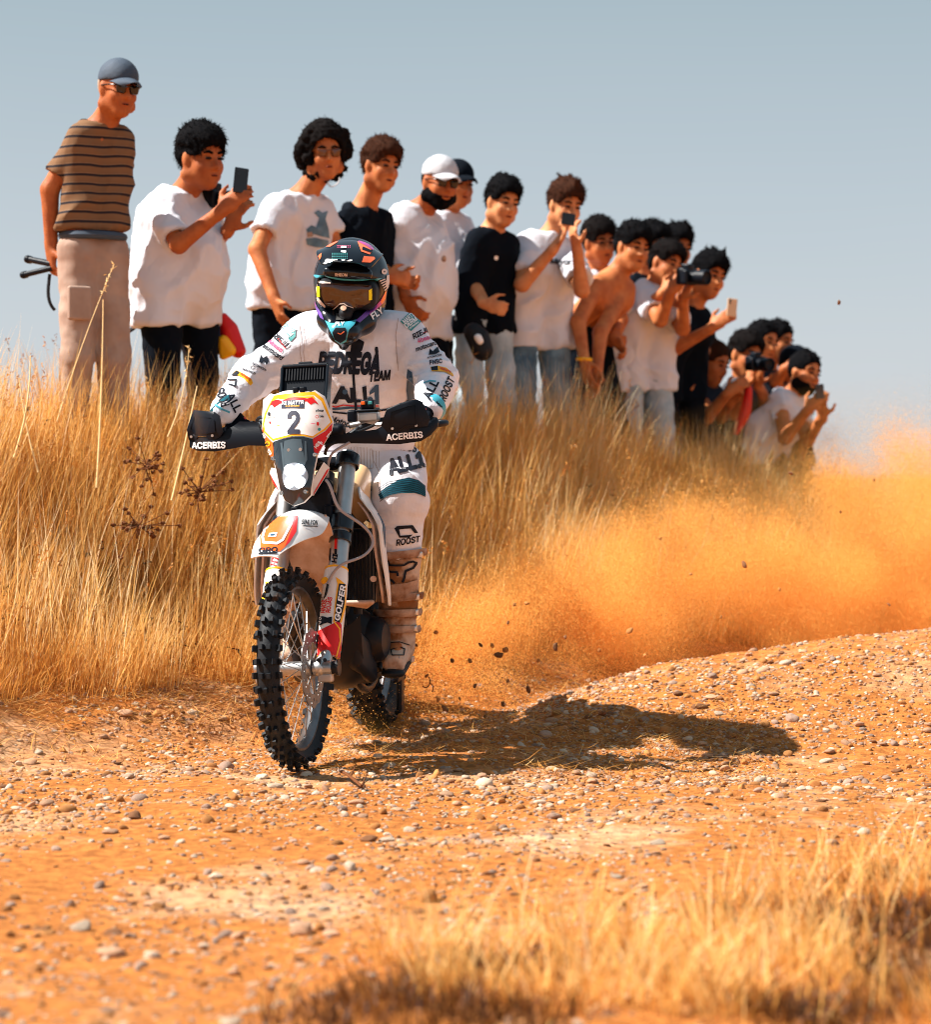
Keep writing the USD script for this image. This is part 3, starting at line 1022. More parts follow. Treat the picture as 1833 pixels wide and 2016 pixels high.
def px_line(pts, w, step=4):
    return flat_poly(LineString(pts).buffer(w / 2, cap_style='flat'), step)


def px_disc(c, r, r2=None, step=3):
    p = Point(c).buffer(r, 10)
    return flat_poly(p if r2 is None else p.difference(Point(c).buffer(r2, 10)), step)


def stamp(surf, flat, m, parent, name='print', off=0.0015, label=None):
    g = surf.print(flat if not isinstance(flat, list) else cat_mesh(flat), off)
    if g is not None:
        return obj(name, g, m, parent, smooth=True, label=label)


# ------------------------------------------------------------------ materials of machine and rider
mat('white_plastic', (0.74, 0.73, 0.72), rough=0.36, spec=0.35, var2=(0.66, 0.58, 0.51), vscale=9, lo=0.25, hi=0.45)
mat('dusty_white', (0.66, 0.50, 0.42), rough=0.6, var2=(0.45, 0.26, 0.16), vscale=14)
mat('black_plastic', (0.0035, 0.0055, 0.010), rough=0.42, spec=0.16, bump=0.0003, bscale=300)
mat('black_gloss', (0.004, 0.006, 0.010), rough=0.2, spec=0.4, coat=0.15)
mat('rubber', (0.006, 0.008, 0.011), rough=0.6, spec=0.25, var2=(0.045, 0.022, 0.012), vscale=16, lo=0.28, hi=0.42, bump=0.001, bscale=90)
mat('metal', (0.60, 0.58, 0.56), rough=0.3, metal=1.0, var=0.25, vscale=30)
mat('rim_metal', (0.20, 0.20, 0.21), rough=0.38, metal=1.0, var=0.3, vscale=20)
mat('disc_metal', (0.30, 0.29, 0.28), rough=0.5, metal=1.0, var=0.3, vscale=30)
mat('satin_metal', (0.50, 0.49, 0.48), rough=0.42, metal=1.0, var=0.15, vscale=20)
mat('dark_metal', (0.02, 0.021, 0.025), rough=0.45, metal=0.4, spec=0.3, var=0.4, vscale=20)
mat('engine_black', (0.005, 0.006, 0.009), rough=0.5, spec=0.25, var2=(0.03, 0.014, 0.007), vscale=12, lo=0.25, hi=0.45)
mat('orange_print', (0.85, 0.13, 0.012), rough=0.4, spec=0.3)
mat('red_print', (0.60, 0.012, 0.012), rough=0.4, spec=0.3)
mat('yellow_print', (0.88, 0.42, 0.01), rough=0.4, spec=0.3)
mat('ink', (0.005, 0.008, 0.016), rough=0.6, spec=0.2)
mat('grey_print', (0.025, 0.027, 0.05), rough=0.6, spec=0.2)
mat('white_print', (0.82, 0.82, 0.82), rough=0.4)
mat('teal_print', (0.035, 0.27, 0.27), rough=0.5)
mat('navy_print', (0.010, 0.06, 0.12), rough=0.5)
mat('pink_print', (0.75, 0.08, 0.20), rough=0.5)
mat('smoke_lens', (0.012, 0.016, 0.021), rough=0.10, coat=0.3)
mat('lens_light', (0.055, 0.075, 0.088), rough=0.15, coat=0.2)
mat('led', (1, 1, 1), rough=0.3, emit=(0.93, 0.98, 1.0), estr=14.0)
mat('glow_halo', (0.2, 0.22, 0.25), rough=0.3, emit=(0.55, 0.68, 0.78), estr=0.06)  # bluish halo round the LEDs, given as a glowing surface
mat('cream_tank', (0.70, 0.46, 0.24), rough=0.35)
mat('blue_seat', (0.003, 0.036, 0.062), rough=0.6, bump=0.001, bscale=200)
mat('cable', (0.30, 0.26, 0.26), rough=0.5)

# ------------------------------------------------------------------ the motorcycle: local frame X forward, Y left, Z up, origin under the rear wheel
PSI, LEAN, STEER = math.radians(8.6), math.radians(0.3), math.radians(-4.5)
RC = np.array([-0.35, 10.25, 0.0])
F_ = np.array([-math.sin(PSI), -math.cos(PSI), 0])
L_ = np.array([math.cos(PSI), -math.sin(PSI), 0])
Yv = L_ * math.cos(LEAN) + np.array([0, 0, 1.0]) * math.sin(LEAN)
Zv = np.array([0, 0, 1.0]) * math.cos(LEAN) - L_ * math.sin(LEAN)
MB = np.eye(4)
MB[:3, 0], MB[:3, 1], MB[:3, 2], MB[:3, 3] = F_, Yv, Zv, RC
MB[2, 3] = 0.0
AX0, AXD = np.array([1.385, 0, 0.345]), np.array([-0.454, 0, 0.891])
AXD = AXD / np.linalg.norm(AXD)
RS = trimesh.transformations.rotation_matrix(STEER, AXD, AX0)
RSI = np.linalg.inv(RS)


def steer(m):
    v, f, _ = meshkit.arrays(m)
    return trimesh.Trimesh(v @ RS[:3, :3].T + RS[:3, 3], f, process=False)


def bl(u, v, X, st_=False):
    """Local point of the machine on plane X seen at picture point (u, v)."""
    o, d = np.array([0, 0, CAMZ]), ray_px(u, v)
    Mi = np.linalg.inv(MB)
    o, d = Mi[:3, :3] @ o + Mi[:3, 3], Mi[:3, :3] @ d
    if st_:
        o, d = RSI[:3, :3] @ o + RSI[:3, 3], RSI[:3, :3] @ d
    t = (X - o[0]) / d[0]
    return o + t * d


def bl_poly(px, f, st_=True):
    out = []
    for u, v in px:
        X = 1.2
        for _ in range(6):
            p = bl(u, v, X, st_)
            X = f(p[1], p[2])
        out.append((p[1], p[2]))
    return out


def sheet(poly, fn, step, thick, off=0.0):
    """A curved plate over a flat outline: fn(a, b, lift) gives points."""
    m = flat_poly(poly, step)
    v, f = np.array(m.vertices), np.array(m.faces)
    # merge so that rim edges are found
    tm = trimesh.Trimesh(np.round(v, 7), f, process=True)
    v, f = np.array(tm.vertices), np.array(tm.faces)
    a, b = fn(v[:, 0], v[:, 1], off), fn(v[:, 0], v[:, 1], off - thick)
    e = np.sort(f[:, [0, 1, 1, 2, 2, 0]].reshape(-1, 2), 1)
    ed = f[:, [0, 1, 1, 2, 2, 0]].reshape(-1, 2)
    u_, inv, c = np.unique(e, axis=0, return_inverse=True, return_counts=True)
    rim = ed[c[inv.ravel()] == 1]
    N = len(v)
    side = np.vstack([np.stack([rim[:, 0], rim[:, 0] + N, rim[:, 1] + N], 1), np.stack([rim[:, 0], rim[:, 1] + N, rim[:, 1]], 1)])
    g = trimesh.Trimesh(np.vstack([a, b]), np.vstack([f, f[:, ::-1] + N, side]), process=False)
    return g


moto = thing('enduro_motorcycle', 'white and orange enduro motorcycle with number 2 plate racing along the dirt track', 'motorcycle', matrix=MB)


def bp(name, mesh, m, parent=None, smooth=40, front=False, label=None):
    if isinstance(mesh, list):
        mesh = cat_mesh(mesh)
    if front:
        mesh = steer(mesh)
    o = obj(name, mesh, m, parent or moto, smooth=smooth, label=label)
    return o, mesh


def profile_ring(c, prof, sides):
    """Closed profile [(r, y)] turned about the Y axis."""
    prof = np.asarray(prof, float)
    k = len(prof)
    ang = np.arange(sides) * 2 * np.pi / sides
    v = np.stack([prof[None, :, 0] * np.cos(ang)[:, None], np.broadcast_to(prof[None, :, 1], (sides, k)), prof[None, :, 0] * np.sin(ang)[:, None]], -1).reshape(-1, 3) + c
    i, j = np.meshgrid(np.arange(sides), np.arange(k), indexing='ij')
    i2, j2 = (i + 1) % sides, (j + 1) % k
    q = np.stack([i * k + j, i2 * k + j, i2 * k + j2, i * k + j2], -1).reshape(-1, 4)
    m = trimesh.Trimesh(v, np.vstack([q[:, [0, 1, 2]], q[:, [0, 2, 3]]]), process=False)
    if m.volume < 0:
        m.invert()
    return m


def wheel(c, ro, hw, rr, n, front, disc_y, disc_r, prefix):
    kn = 0.016
    rt = ro - kn
    prof = [(rr + 0.004, -0.019), (rr + 0.02, -hw * 0.72), (rr + (rt - rr) * 0.52, -hw), (rt - 0.02, -hw * 0.86), (rt - 0.006, -hw * 0.55), (rt, 0),
            (rt - 0.006, hw * 0.55), (rt - 0.02, hw * 0.86), (rr + (rt - rr) * 0.52, hw), (rr + 0.02, hw * 0.72), (rr + 0.004, 0.019)]
    tyre = profile_ring(c, prof, 96)
    kns = []
    rs = np.random.default_rng(3)

    def knob(ang, y, r, tilt, ly, lc, h):
        ca, sa = math.cos(ang), math.sin(ang)
        rad, tan, ya = np.array([ca, 0, sa]), np.array([-sa, 0, ca]), np.array([0, 1.0, 0])
        rad2 = rad * math.cos(tilt) + ya * math.sin(tilt)
        y2 = ya * math.cos(tilt) - rad * math.sin(tilt)
        cc = np.asarray(c) + rad * r + ya * y
        b = np.array([[sx * lc, sy * ly, sz] for sz in (-0.008, h) for sx in (-1, 1) for sy in (-1, 1)], float)
        b[4:, :2] *= 0.82
        pts = cc + b[:, :1] * tan / 2 + b[:, 1:2] * y2 / 2 + b[:, 2:] * rad2
        kns.append(hull(pts))
    for k in range(n):
        a = 2 * np.pi * k / n
        h = kn * rs.uniform(0.9, 1.05)
        if k % 2 == 0:
            knob(a, hw * 0.30, rt - 0.001, 0.10, hw * 0.38, 0.021, h)
            knob(a, -hw * 0.30, rt - 0.001, -0.10, hw * 0.38, 0.021, h)
            knob(a, hw * 0.93, rt - 0.022, 0.95, hw * 0.40, 0.024, h * 0.95)
            knob(a, -hw * 0.93, rt - 0.022, -0.95, hw * 0.40, 0.024, h * 0.95)
        else:
            knob(a, 0.0, rt, 0.0, hw * 0.34, 0.019, h)
            knob(a, hw * 0.64, rt - 0.008, 0.5, hw * 0.36, 0.022, h)
            knob(a, -hw * 0.64, rt - 0.008, -0.5, hw * 0.36, 0.022, h)
            knob(a, hw * 0.97, rt - 0.026, 1.1, hw * 0.30, 0.020, h * 0.8)
            knob(a, -hw * 0.97, rt - 0.026, -1.1, hw * 0.30, 0.020, h * 0.8)
    w, _ = bp(prefix + '_wheel', profile_ring(c, [(rr, -0.024), (rr + 0.008, -0.024), (rr + 0.008, -0.02), (rr - 0.006, -0.012), (rr - 0.010, 0), (rr - 0.006, 0.012), (rr + 0.008, 0.02), (rr + 0.008, 0.024), (rr, 0.024), (rr - 0.010, 0.013), (rr - 0.016, 0), (rr - 0.010, -0.013)], 80), 'rim_metal', front=front)
    bp('tyre', [tyre], 'rubber', w, front=front)
    tag(bp('tread', kns, 'rubber', w, smooth=False, front=front)[0], kind='stuff')
    c = np.asarray(c)
    bp('hub', [lathe(c - [0, 0.06, 0], [0, 1, 0], [(0, 0.0), (0, 0.027), (0.014, 0.03), (0.02, 0.024), (0.10, 0.024), (0.106, 0.03), (0.12, 0.027), (0.12, 0)]),
               lathe(c - [0, 0.085, 0], [0, 1, 0], [(0, 0), (0, 0.014), (0.17, 0.014), (0.17, 0)])], 'satin_metal', w, front=front)
    for k in range(36):
        sd = 1 if k % 2 else -1
        a = 2 * np.pi * k / 36
        a2 = a + (0.55 if (k // 2) % 2 else -0.55)
        p = c + np.array([0.029 * math.cos(a2), sd * 0.046, 0.029 * math.sin(a2)])
        q = c + np.array([(rr - 0.011) * math.cos(a), sd * 0.005, (rr - 0.011) * math.sin(a)])
        bp('spoke', rod(p, q, 0.0019, sides=5), 'metal', w, front=front)
    # wave-edged brake disc
    th = np.linspace(0, 2 * np.pi, 97)[:-1]
    rad = disc_r + 0.004 * np.cos(th * 12)
    poly = Polygon(np.c_[rad * np.cos(th), rad * np.sin(th)]).difference(Point(0, 0).buffer(disc_r * 0.66, 24))
    for k in range(24):
        a = 2 * np.pi * k / 24
        poly = poly.difference(Point(disc_r * (0.80 + 0.08 * (k % 2)) * math.cos(a), disc_r * (0.80 + 0.08 * (k % 2)) * math.sin(a)).buffer(0.0055, 4))
    for k in range(6):
        a = 2 * np.pi * k / 6
        poly = poly.union(LineString([(0.028 * math.cos(a), 0.028 * math.sin(a)), (disc_r * 0.7 * math.cos(a + 0.35), disc_r * 0.7 * math.sin(a + 0.35))]).buffer(0.006))
    poly = poly.union(Point(0, 0).buffer(0.036, 16).difference(Point(0, 0).buffer(0.02, 16)))
    d = trimesh.creation.extrude_polygon(poly, 0.004, engine='earcut')
    v = np.array(d.vertices)
    bp('brake_disc', trimesh.Trimesh(np.c_[v[:, 0], v[:, 2] + disc_y, v[:, 1]] + c, np.array(d.faces)[:, ::-1], process=False), 'disc_metal', w, smooth=20, front=front)
    return w


FA = np.array([1.470, 0, 0.345])
wheel(FA, 0.345, 0.0395, 0.268, 44, True, 0.062, 0.132, 'front')
RA = np.array([0.0, 0, 0.330])
wheel(RA, 0.330, 0.062, 0.232, 36, False, -0.075, 0.11, 'rear')

# fork
T = AXD
for sd in (1, -1):
    a = np.array([1.424, sd * 0.106, 0.335])
    P = lambda s: a + T * s
    fk, _ = bp('fork_leg', [lathe(P(0.335), T, [(0, 0.030), (0.0, 0.033), (0.135, 0.033), (0.15, 0.030), (0.47, 0.030), (0.49, 0.026), (0.49, 0)], 32)], 'satin_metal', front=True)
    bp('slider', rod(P(0.0), P(0.36), 0.024), 'metal', fk, front=True)
    bp('fork_cap', lathe(P(0.487), T, [(0, 0.0), (0, 0.026), (0.018, 0.024), (0.022, 0.012), (0.034, 0.012), (0.034, 0)]), 'dark_metal', fk, front=True)
    lug, lm = bp('axle_lug', [balls([(1.452, sd * 0.100, 0.365, 0.026), (1.468, sd * 0.092, 0.345, 0.030), (1.437, sd * 0.106, 0.385, 0.022)]),
                             rod([1.47, sd * 0.07, 0.345], [1.47, sd * 0.135, 0.345], 0.026), bbox([1.47, sd * 0.11, 0.312], [0.03, 0.05, 0.03], r=0.006)], 'satin_metal', fk, front=True)
    for k in range(2):
        bp('bolt', rod([1.487 + 0.012 * k, sd * (0.095 + 0.022 * k), 0.372], [1.51, sd * (0.098 + 0.022 * k), 0.374], 0.007, sides=8), 'dark_metal', fk, front=True)
    # plastic guard
    prof = [(0.040, 0.030), (0.041, 0.039), (0.12, 0.0415), (0.25, 0.0435), (0.34, 0.0425), (0.368, 0.040), (0.369, 0.032)]
    gd = lathe(P(0.0) + np.array([0.012, 0, 0]), T, prof, 40)
    go, gm = bp('fork_guard', gd, 'white_plastic', front=True)
    S_ = Surf(gm, MB)
    rim = lathe(P(0.366) + np.array([0.012, 0, 0]), T, [(0, 0.0405), (0.005, 0.0415), (0.008, 0.0405), (0.004, 0.039)], 40)
    bp('yellow_rim', rim, 'yellow_print', go, front=True)
    if sd == 1:
        stamp(S_, px_poly([(618, 1246), (667, 1222), (672, 1230), (671, 1300), (664, 1318), (618, 1306)], 5), 'red_print', go, 'red_print', 0.0012)
        stamp(S_, px_line([(656, 1222), (668, 1238), (669, 1262), (660, 1300), (662, 1312)], 2.5), 'yellow_print', go, 'yellow_stripe', 0.0022)
        stamp(S_, px_poly([(621, 1290), (629, 1290), (632, 1283), (640, 1283), (643, 1292), (658, 1294), (668, 1296), (665, 1314), (655, 1312), (650, 1300), (634, 1298), (622, 1300)], 4), 'yellow_print', go, 'yellow_bracket', 0.0026)
        stamp(S_, px_poly([(661, 1136), (670, 1142), (681, 1152), (680, 1196), (672, 1226), (656, 1222), (660, 1180), (664, 1150)], 4), 'yellow_print', go, 'yellow_panel', 0.0018)
        stamp(S_, px_poly([(667, 1149), (679, 1150), (677, 1190), (668, 1226), (658, 1222), (661, 1190)], 4), 'ink', go, 'lettering_panel', 0.0026)
        stamp(S_, px_text('GOLFER', (668.5, 1187), 9.5, 80, 70, 0.2), 'white_print', go, 'lettering', 0.0034)
        stamp(S_, px_text('HNOS.', (638, 1193), 8, 82, 28), 'red_print', go, 'lettering', 0.0022)
        stamp(S_, px_text('ROJAS', (648, 1191), 8, 82, 31), 'red_print', go, 'lettering', 0.0022)
        stamp(S_, px_text('NEUMATIC', (631, 1192), 5, 83, 34), 'ink', go, 'lettering', 0.0022)
        stamp(S_, px_poly([(627, 1215), (636, 1213), (645, 1216), (654, 1214), (653, 1229), (645, 1226), (638, 1228), (632, 1231), (627, 1228)]), 'ink', go, 'emblem', 0.0022)
        stamp(S_, [px_disc((631.5, 1218), 2.6, 1.2), px_disc((631, 1225), 2.6, 1.2)], 'white_print', go, 'emblem', 0.003)
        clip = balls([(1.30, 0.098, 0.640, 0.012), (1.318, 0.075, 0.632, 0.012), (1.318, 0.115, 0.628, 0.012)])
        bp('hose_clip', clip, 'yellow_print', go, front=True)
    else:
        stamp(S_, px_line([(519, 1180), (528, 1160), (526, 1145)], 7), 'yellow_print', go, 'yellow_panel', 0.0018)
    S2 = Surf(steer(cat_mesh([lathe(P(0.335), T, [(0, 0.033), (0.135, 0.033), (0.15, 0.030), (0.47, 0.030)], 32)])), MB)
    if sd == 1:
        stamp(S2, px_poly([(659.5, 1057), (664.5, 1057), (663.5, 1081), (658.5, 1081)]), 'red_print', fk, 'red_stripe')
        stamp(S2, px_poly([(658.5, 1081), (663.5, 1081), (663, 1092), (658, 1092)]), 'ink', fk, 'black_stripe')
        stamp(S2, px_text('HI', (659, 1099), 9, 80, 17), 'ink', fk, 'lettering')
        stamp(S2, px_poly([(640, 1068), (650, 1070), (652, 1078), (650, 1107), (638, 1106), (638, 1098), (646, 1096), (648, 1082), (638, 1080)]), 'ink', fk, 'black_print')
    else:
        stamp(S2, [px_text('HT', (541, 1104), 11, 75, 20)], 'red_print', fk, 'lettering')
mid = np.array([1.424, 0, 0.335])
for s_, hgt, nm in ((0.545, 0.055, 'lower_clamp'), (0.79, 0.045, 'upper_clamp')):
    c = mid + T * s_
    rings = [lathe(c + [0, sd * 0.106, 0] - T * hgt / 2, T, [(0, 0.03), (0, 0.041), (0.006, 0.043), (hgt - 0.006, 0.043), (hgt, 0.041), (hgt, 0.03)], 28) for sd in (1, -1)]
    A = np.stack([np.cross([0, 1.0, 0], T), [0, 1.0, 0], T], 1)
    bp(nm, rings + [bbox(c + np.array([-0.012, 0, -0.004]), [0.055, 0.16, hgt * 0.75], A, r=0.01)], 'black_gloss', front=True)
bp('lower_collar', [lathe(mid + T * 0.475 + [0, sd * 0.106, 0], T, [(0, 0.034), (0, 0.039), (0.03, 0.039), (0.034, 0.035), (0.034, 0.03)], 28) for sd in (1, -1)], 'black_gloss', front=True)
bp('steering_head', [rod([1.07, 0, 0.75], [0.96, 0, 1.0], 0.035)], 'dark_metal')

# axle end and brake caliper (left)
bp('caliper', [balls([(1.345, 0.085, 0.415, 0.026), (1.345, 0.085, 0.475, 0.024), (1.375, 0.082, 0.44, 0.024)]), bbox([1.36, 0.102, 0.44], [0.05, 0.02, 0.085], r=0.008)], 'dark_metal', front=True)
bp('disc_guard', [rod([1.47, 0.10, 0.345], [1.47, 0.155, 0.345], 0.022), rod([1.47, 0.150, 0.345], [1.47, 0.158, 0.345], 0.028)], 'dark_metal', front=True)

# handlebar, grips, controls
bar = spline([(0.905, 0.40, 1.165), (0.93, 0.28, 1.175), (0.985, 0.16, 1.165), (1.01, 0.09, 1.125), (1.012, 0, 1.115), (1.01, -0.09, 1.125), (0.985, -0.16, 1.165), (0.93, -0.28, 1.175), (0.905, -0.40, 1.165)], 60)
bp('handlebar', tube(bar, 0.0135, 14), 'dark_metal', front=True)
bp('bar_pad', bbox([1.02, 0, 1.15], [0.06, 0.18, 0.05], r=0.02), 'black_plastic', front=True)
for sd in (1, -1):
    bp('grip', [rod([0.935, sd * 0.275, 1.175], [0.905, sd * 0.395, 1.166], 0.0185), rod([0.934, sd * 0.272, 1.175], [0.931, sd * 0.282, 1.175], 0.026)], 'rubber', front=True)
    bp('lever', tube(spline([(1.0, sd * 0.20, 1.165), (1.005, sd * 0.26, 1.165), (0.985, sd * 0.33, 1.16), (0.99, sd * 0.385, 1.155)], 14), np.linspace(0.009, 0.006, 14), 8), 'satin_metal', front=True)
bp('master_cylinder', [bbox([0.99, 0.17, 1.195], [0.04, 0.075, 0.035], r=0.006), rod([0.985, 0.1, 1.165], [0.985, 0.2, 1.18], 0.011)], 'satin_metal', front=True)
bp('reservoir_lid', bbox([0.99, 0.17, 1.216], [0.046, 0.082, 0.009], r=0.004), 'black_plastic', front=True)
sw, _ = bp('switch_block', [bbox([0.975, 0.165, 1.238], [0.035, 0.05, 0.035], r=0.008), bbox([0.97, 0.105, 1.20], [0.03, 0.036, 0.045], r=0.01)], 'black_plastic', front=True)
bp('button', bbox([0.994, 0.152, 1.243], [0.008, 0.014, 0.012], r=0.002), 'orange_print', sw, front=True)
bp('button', bbox([0.994, 0.178, 1.243], [0.008, 0.014, 0.012], r=0.002), 'teal_print', sw, front=True)
bp('throttle_housing', [rod([0.975, -0.165, 1.185], [0.96, -0.245, 1.19], 0.024), rod([0.99, -0.12, 1.185], [0.985, -0.2, 1.19], 0.016), bbox([0.985, -0.15, 1.175], [0.04, 0.05, 0.03], r=0.008)], 'black_plastic', front=True)
bp('throttle_tube', tube(spline([(0.985, -0.235, 1.185), (1.0, -0.25, 1.17), (1.0, -0.262, 1.14)], 8), 0.011, 8), 'metal', front=True)

# hand guards


def guard_x(Y, Z):
    y = np.abs(Y)
    return 1.135 - 0.10 * np.clip(y - 0.1, 0, 1) - 0.10 * np.clip((y - 0.34) / 0.12, 0, 1.2) ** 2


def gfn(lift_extra=0.0, bulge=0.0, zc=1.12):
    def fn(Y, Z, off):
        X = guard_x(Y, Z) + bulge * np.clip(1 - ((Z - zc) / 0.06) ** 2, 0, 1)
        return np.stack([X + off + lift_extra, Y, Z], 1)
    return fn


HG = {1: dict(
    blade=[(646, 873), (654, 861), (689, 854), (742, 847), (757, 839), (768, 848), (834, 842), (848, 829), (858, 823), (862.5, 830), (861, 840), (848, 856), (828, 868), (788, 873.5), (696, 872)],
    defl=[(755, 838), (766, 807), (792, 795), (821, 788), (832, 793), (843, 815), (847, 826), (842, 838), (808, 843), (804, 849), (787, 852), (768, 851)],
    rec=[(771, 832), (773, 811), (806, 800), (821, 798), (823, 836), (800, 838), (788, 846), (776, 845)], bolts=[(775.5, 844), (822, 838)], txt=((796, 858.5), 11.5, 4.5, 72)),
    -1: dict(
    blade=[(376.5, 862), (377, 880), (388, 886.5), (424, 888), (460, 882), (490, 876), (524, 877), (518, 855), (506, 832), (472, 831), (460, 840), (443, 850), (430, 861)],
    defl=[(373.5, 847), (383, 809), (425, 813), (435, 820), (441, 851), (436, 858), (426, 864), (412, 864), (410, 858), (392, 858), (388, 864), (376, 865)],
    rec=[(379, 845), (385, 820), (420, 823), (425, 828), (426, 850), (410, 853), (385, 853)], bolts=[(380, 860), (421.5, 858)], txt=((411, 876.5), 11.5, 1.0, 66))}
for sd in (1, -1):
    h = HG[sd]
    p = Polygon(bl_poly(h['blade'], guard_x)).buffer(0.004).buffer(-0.002)
    hg, hm = bp('hand_guard', sheet(p, gfn(bulge=0.015), 0.03, 0.012), 'black_plastic', front=True, smooth=50)
    d = Polygon(bl_poly(h['defl'], guard_x)).buffer(0.003)
    dm_ = sheet(d, gfn(0.013, 0.012, 1.19), 0.025, 0.005)
    df, dm = bp('deflector', dm_, 'black_plastic', hg, front=True, smooth=50)
    r_ = Polygon(bl_poly(h['rec'], guard_x))
    bp('raised_rim', sheet(r_.buffer(0.003).difference(r_.buffer(-0.001)), gfn(0.0155, 0.012, 1.19), 0.012, 0.003), 'black_plastic', hg, front=True)
    for b in h['bolts']:
        y, z = bl_poly([b], guard_x)[0]
        x = guard_x(y, z)
        bp('bolt', [rod([x + 0.01, y, z], [x + 0.022, y, z], 0.0065, 0.005, 10)], 'metal', hg, front=True)
    c, hh, rot, w = h['txt']
    stamp(Surf(hm, MB), px_text('ACERBIS', c, hh, rot, w), 'white_print', hg, 'lettering', 0.002)
    bp('guard_bar', tube(spline([(0.905, sd * 0.40, 1.166), (0.925, sd * 0.432, 1.163), (0.985, sd * 0.425, 1.158), (1.05, sd * 0.36, 1.145)], 16), 0.011, 10), 'black_plastic', hg, front=True)

# headlight mask with number plate


def mask_x(Y, Z):
    xc = np.interp(Z, [0.88, 0.95, 1.03, 1.11, 1.17, 1.29], [1.335, 1.352, 1.342, 1.315, 1.300, 1.245])
    return xc - 5.6 * Y ** 2 * np.interp(Z, [0.88, 1.1, 1.3], [1.6, 1.0, 0.8])


def mfn(Y, Z, off):
    return np.stack([mask_x(Y, Z) + off, Y, Z], 1)


def mpoly(px):
    return Polygon(bl_poly(px, mask_x)).buffer(0)


def plate(name, px, m, parent, off, thick=0.0, shape=None, label=None, rnd=0.0):
    poly = mpoly(px) if shape is None else shape
    if rnd:
        poly = poly.buffer(-rnd).buffer(2 * rnd).buffer(-rnd)
    if thick:
        me = sheet(poly, mfn, 0.022, thick, off)
    else:
        fl = flat_poly(poly, 0.022)
        v = np.array(fl.vertices)
        me = trimesh.Trimesh(mfn(v[:, 0], v[:, 1], off), fl.faces, process=False)
    return bp(name, me, m, parent, front=True, smooth=50, label=label)


OUT = [(578, 768), (600, 769.5), (612, 772), (620, 768.5), (639, 781), (647, 803), (656.5, 831), (653, 848), (633, 882), (626, 897), (617, 940), (614, 975), (600, 990), (579, 997),
       (560, 985), (552, 970), (543, 925), (538, 905), (532, 898), (524, 873), (516, 848), (516, 815), (518, 787), (533, 775), (540, 777), (560, 770)]
mk, mkm = plate('headlight_mask', OUT, 'white_plastic', None, 0.0, 0.006)
PL = [(540, 779), (578, 774), (620, 771.5), (637, 785), (655, 831), (641, 847), (616, 862), (598, 858.5), (577, 858), (556, 863), (537, 868), (520, 851), (517, 835), (521, 815)]
plate('plate_border', PL, 'yellow_print', mk, 0.0018)
pin, _ = plate('number_panel', [(541, 783), (578, 781), (619, 779), (633, 790), (651.5, 831), (638, 844.5), (616, 859), (598, 855), (577, 854.5), (556, 859.5), (538, 864), (522.5, 849), (520.5, 835), (525, 816)], 'white_plastic', mk, 0.0026)
plate('red_hills', [(531, 799), (536, 790), (545, 787), (556, 789), (570, 783), (580, 782), (595, 783), (606, 785), (615, 782), (622, 789), (628, 797), (620, 793), (612, 797), (604, 790), (590, 793), (566, 791), (552, 795), (540, 803), (536, 797)], 'red_print', mk, 0.0034)
plate('orange_sky', [(541, 783), (578, 781), (618, 780), (622, 786), (606, 784), (580, 783), (560, 787), (547, 785), (533, 793)], 'yellow_print', mk, 0.0031)
ttl, _ = plate('event_badge', [(554.5, 789), (600, 787), (599.5, 804), (554.5, 804.5)], 'grey_print', mk, 0.0042)
Sm = Surf(mkm, MB)
stamp(Sm, px_text('XI MATTR', (577.5, 794), 6.5, 1.5, 42, 0.15), 'white_print', mk, 'lettering', 0.0052)
stamp(Sm, px_text('3 4 5 OCTUBRE', (577, 800.5), 2.6, 1, 26), 'yellow_print', mk, 'lettering', 0.0052)
stamp(Sm, px_text('2', (579, 832), 41, 0, 24), 'grey_print', mk, 'race_number', 0.0042, label='dark race number two')
stamp(Sm, px_text('rfme', (629, 809.5), 5, 2, 15, 0.2), 'ink', mk, 'lettering', 0.0042)
stamp(Sm, px_text('CMM', (632, 821), 3.6, 0, 9), 'ink', mk, 'lettering', 0.0042)
stamp(Sm, px_disc((623.5, 821.5), 3.2, 2.2), 'red_print', mk, 'emblem', 0.0042)
stamp(Sm, px_poly([(623, 832), (627, 832), (627.5, 837), (625, 839.5), (623, 837)]), 'red_print', mk, 'emblem', 0.0042)
stamp(Sm, px_disc((628, 846), 3), 'teal_print', mk, 'emblem', 0.0042)
stamp(Sm, [px_line([(531.5, 812), (531.5, 819)], 4), px_text('CASTILLA', (533.5, 822.5), 1.9, 3, 17)], 'ink', mk, 'emblem', 0.0042)
stamp(Sm, [px_line([(533, 830), (533.5, 834)], 3)], 'red_print', mk, 'emblem', 0.0042)
stamp(Sm, [px_line([(612, 834.5), (620, 834.5)], 1.2)], 'pink_print', mk, 'lettering', 0.0042)
plate('red_side_panel', [(655, 833), (653.5, 848), (633, 882), (625.5, 895), (619, 890), (616, 864), (641, 849)], 'red_print', mk, 0.0024)
plate('red_side_panel', [(517, 839), (520, 853), (537, 871), (540, 900), (533, 899), (524.5, 873), (516.5, 848)], 'orange_print', mk, 0.0024)
stamp(Sm, [px_text('HES', (624.5, 876), 6, 52, 15), px_text('P', (632, 873), 6, 52), px_text('RTS', (648, 856.5), 6, 52, 14)], 'white_print', mk, 'lettering', 0.004)
stamp(Sm, [px_text('HES', (521, 858.5), 5, -58, 11), px_text('RTS', (532.5, 890), 5, -62, 12)], 'white_print', mk, 'lettering', 0.004)
stamp(Sm, px_disc((529, 874), 5), 'yellow_print', mk, 'ok_sticker', 0.0045)
stamp(Sm, px_text('OK', (529, 874), 4, -60, 6), 'ink', mk, 'lettering', 0.0055)
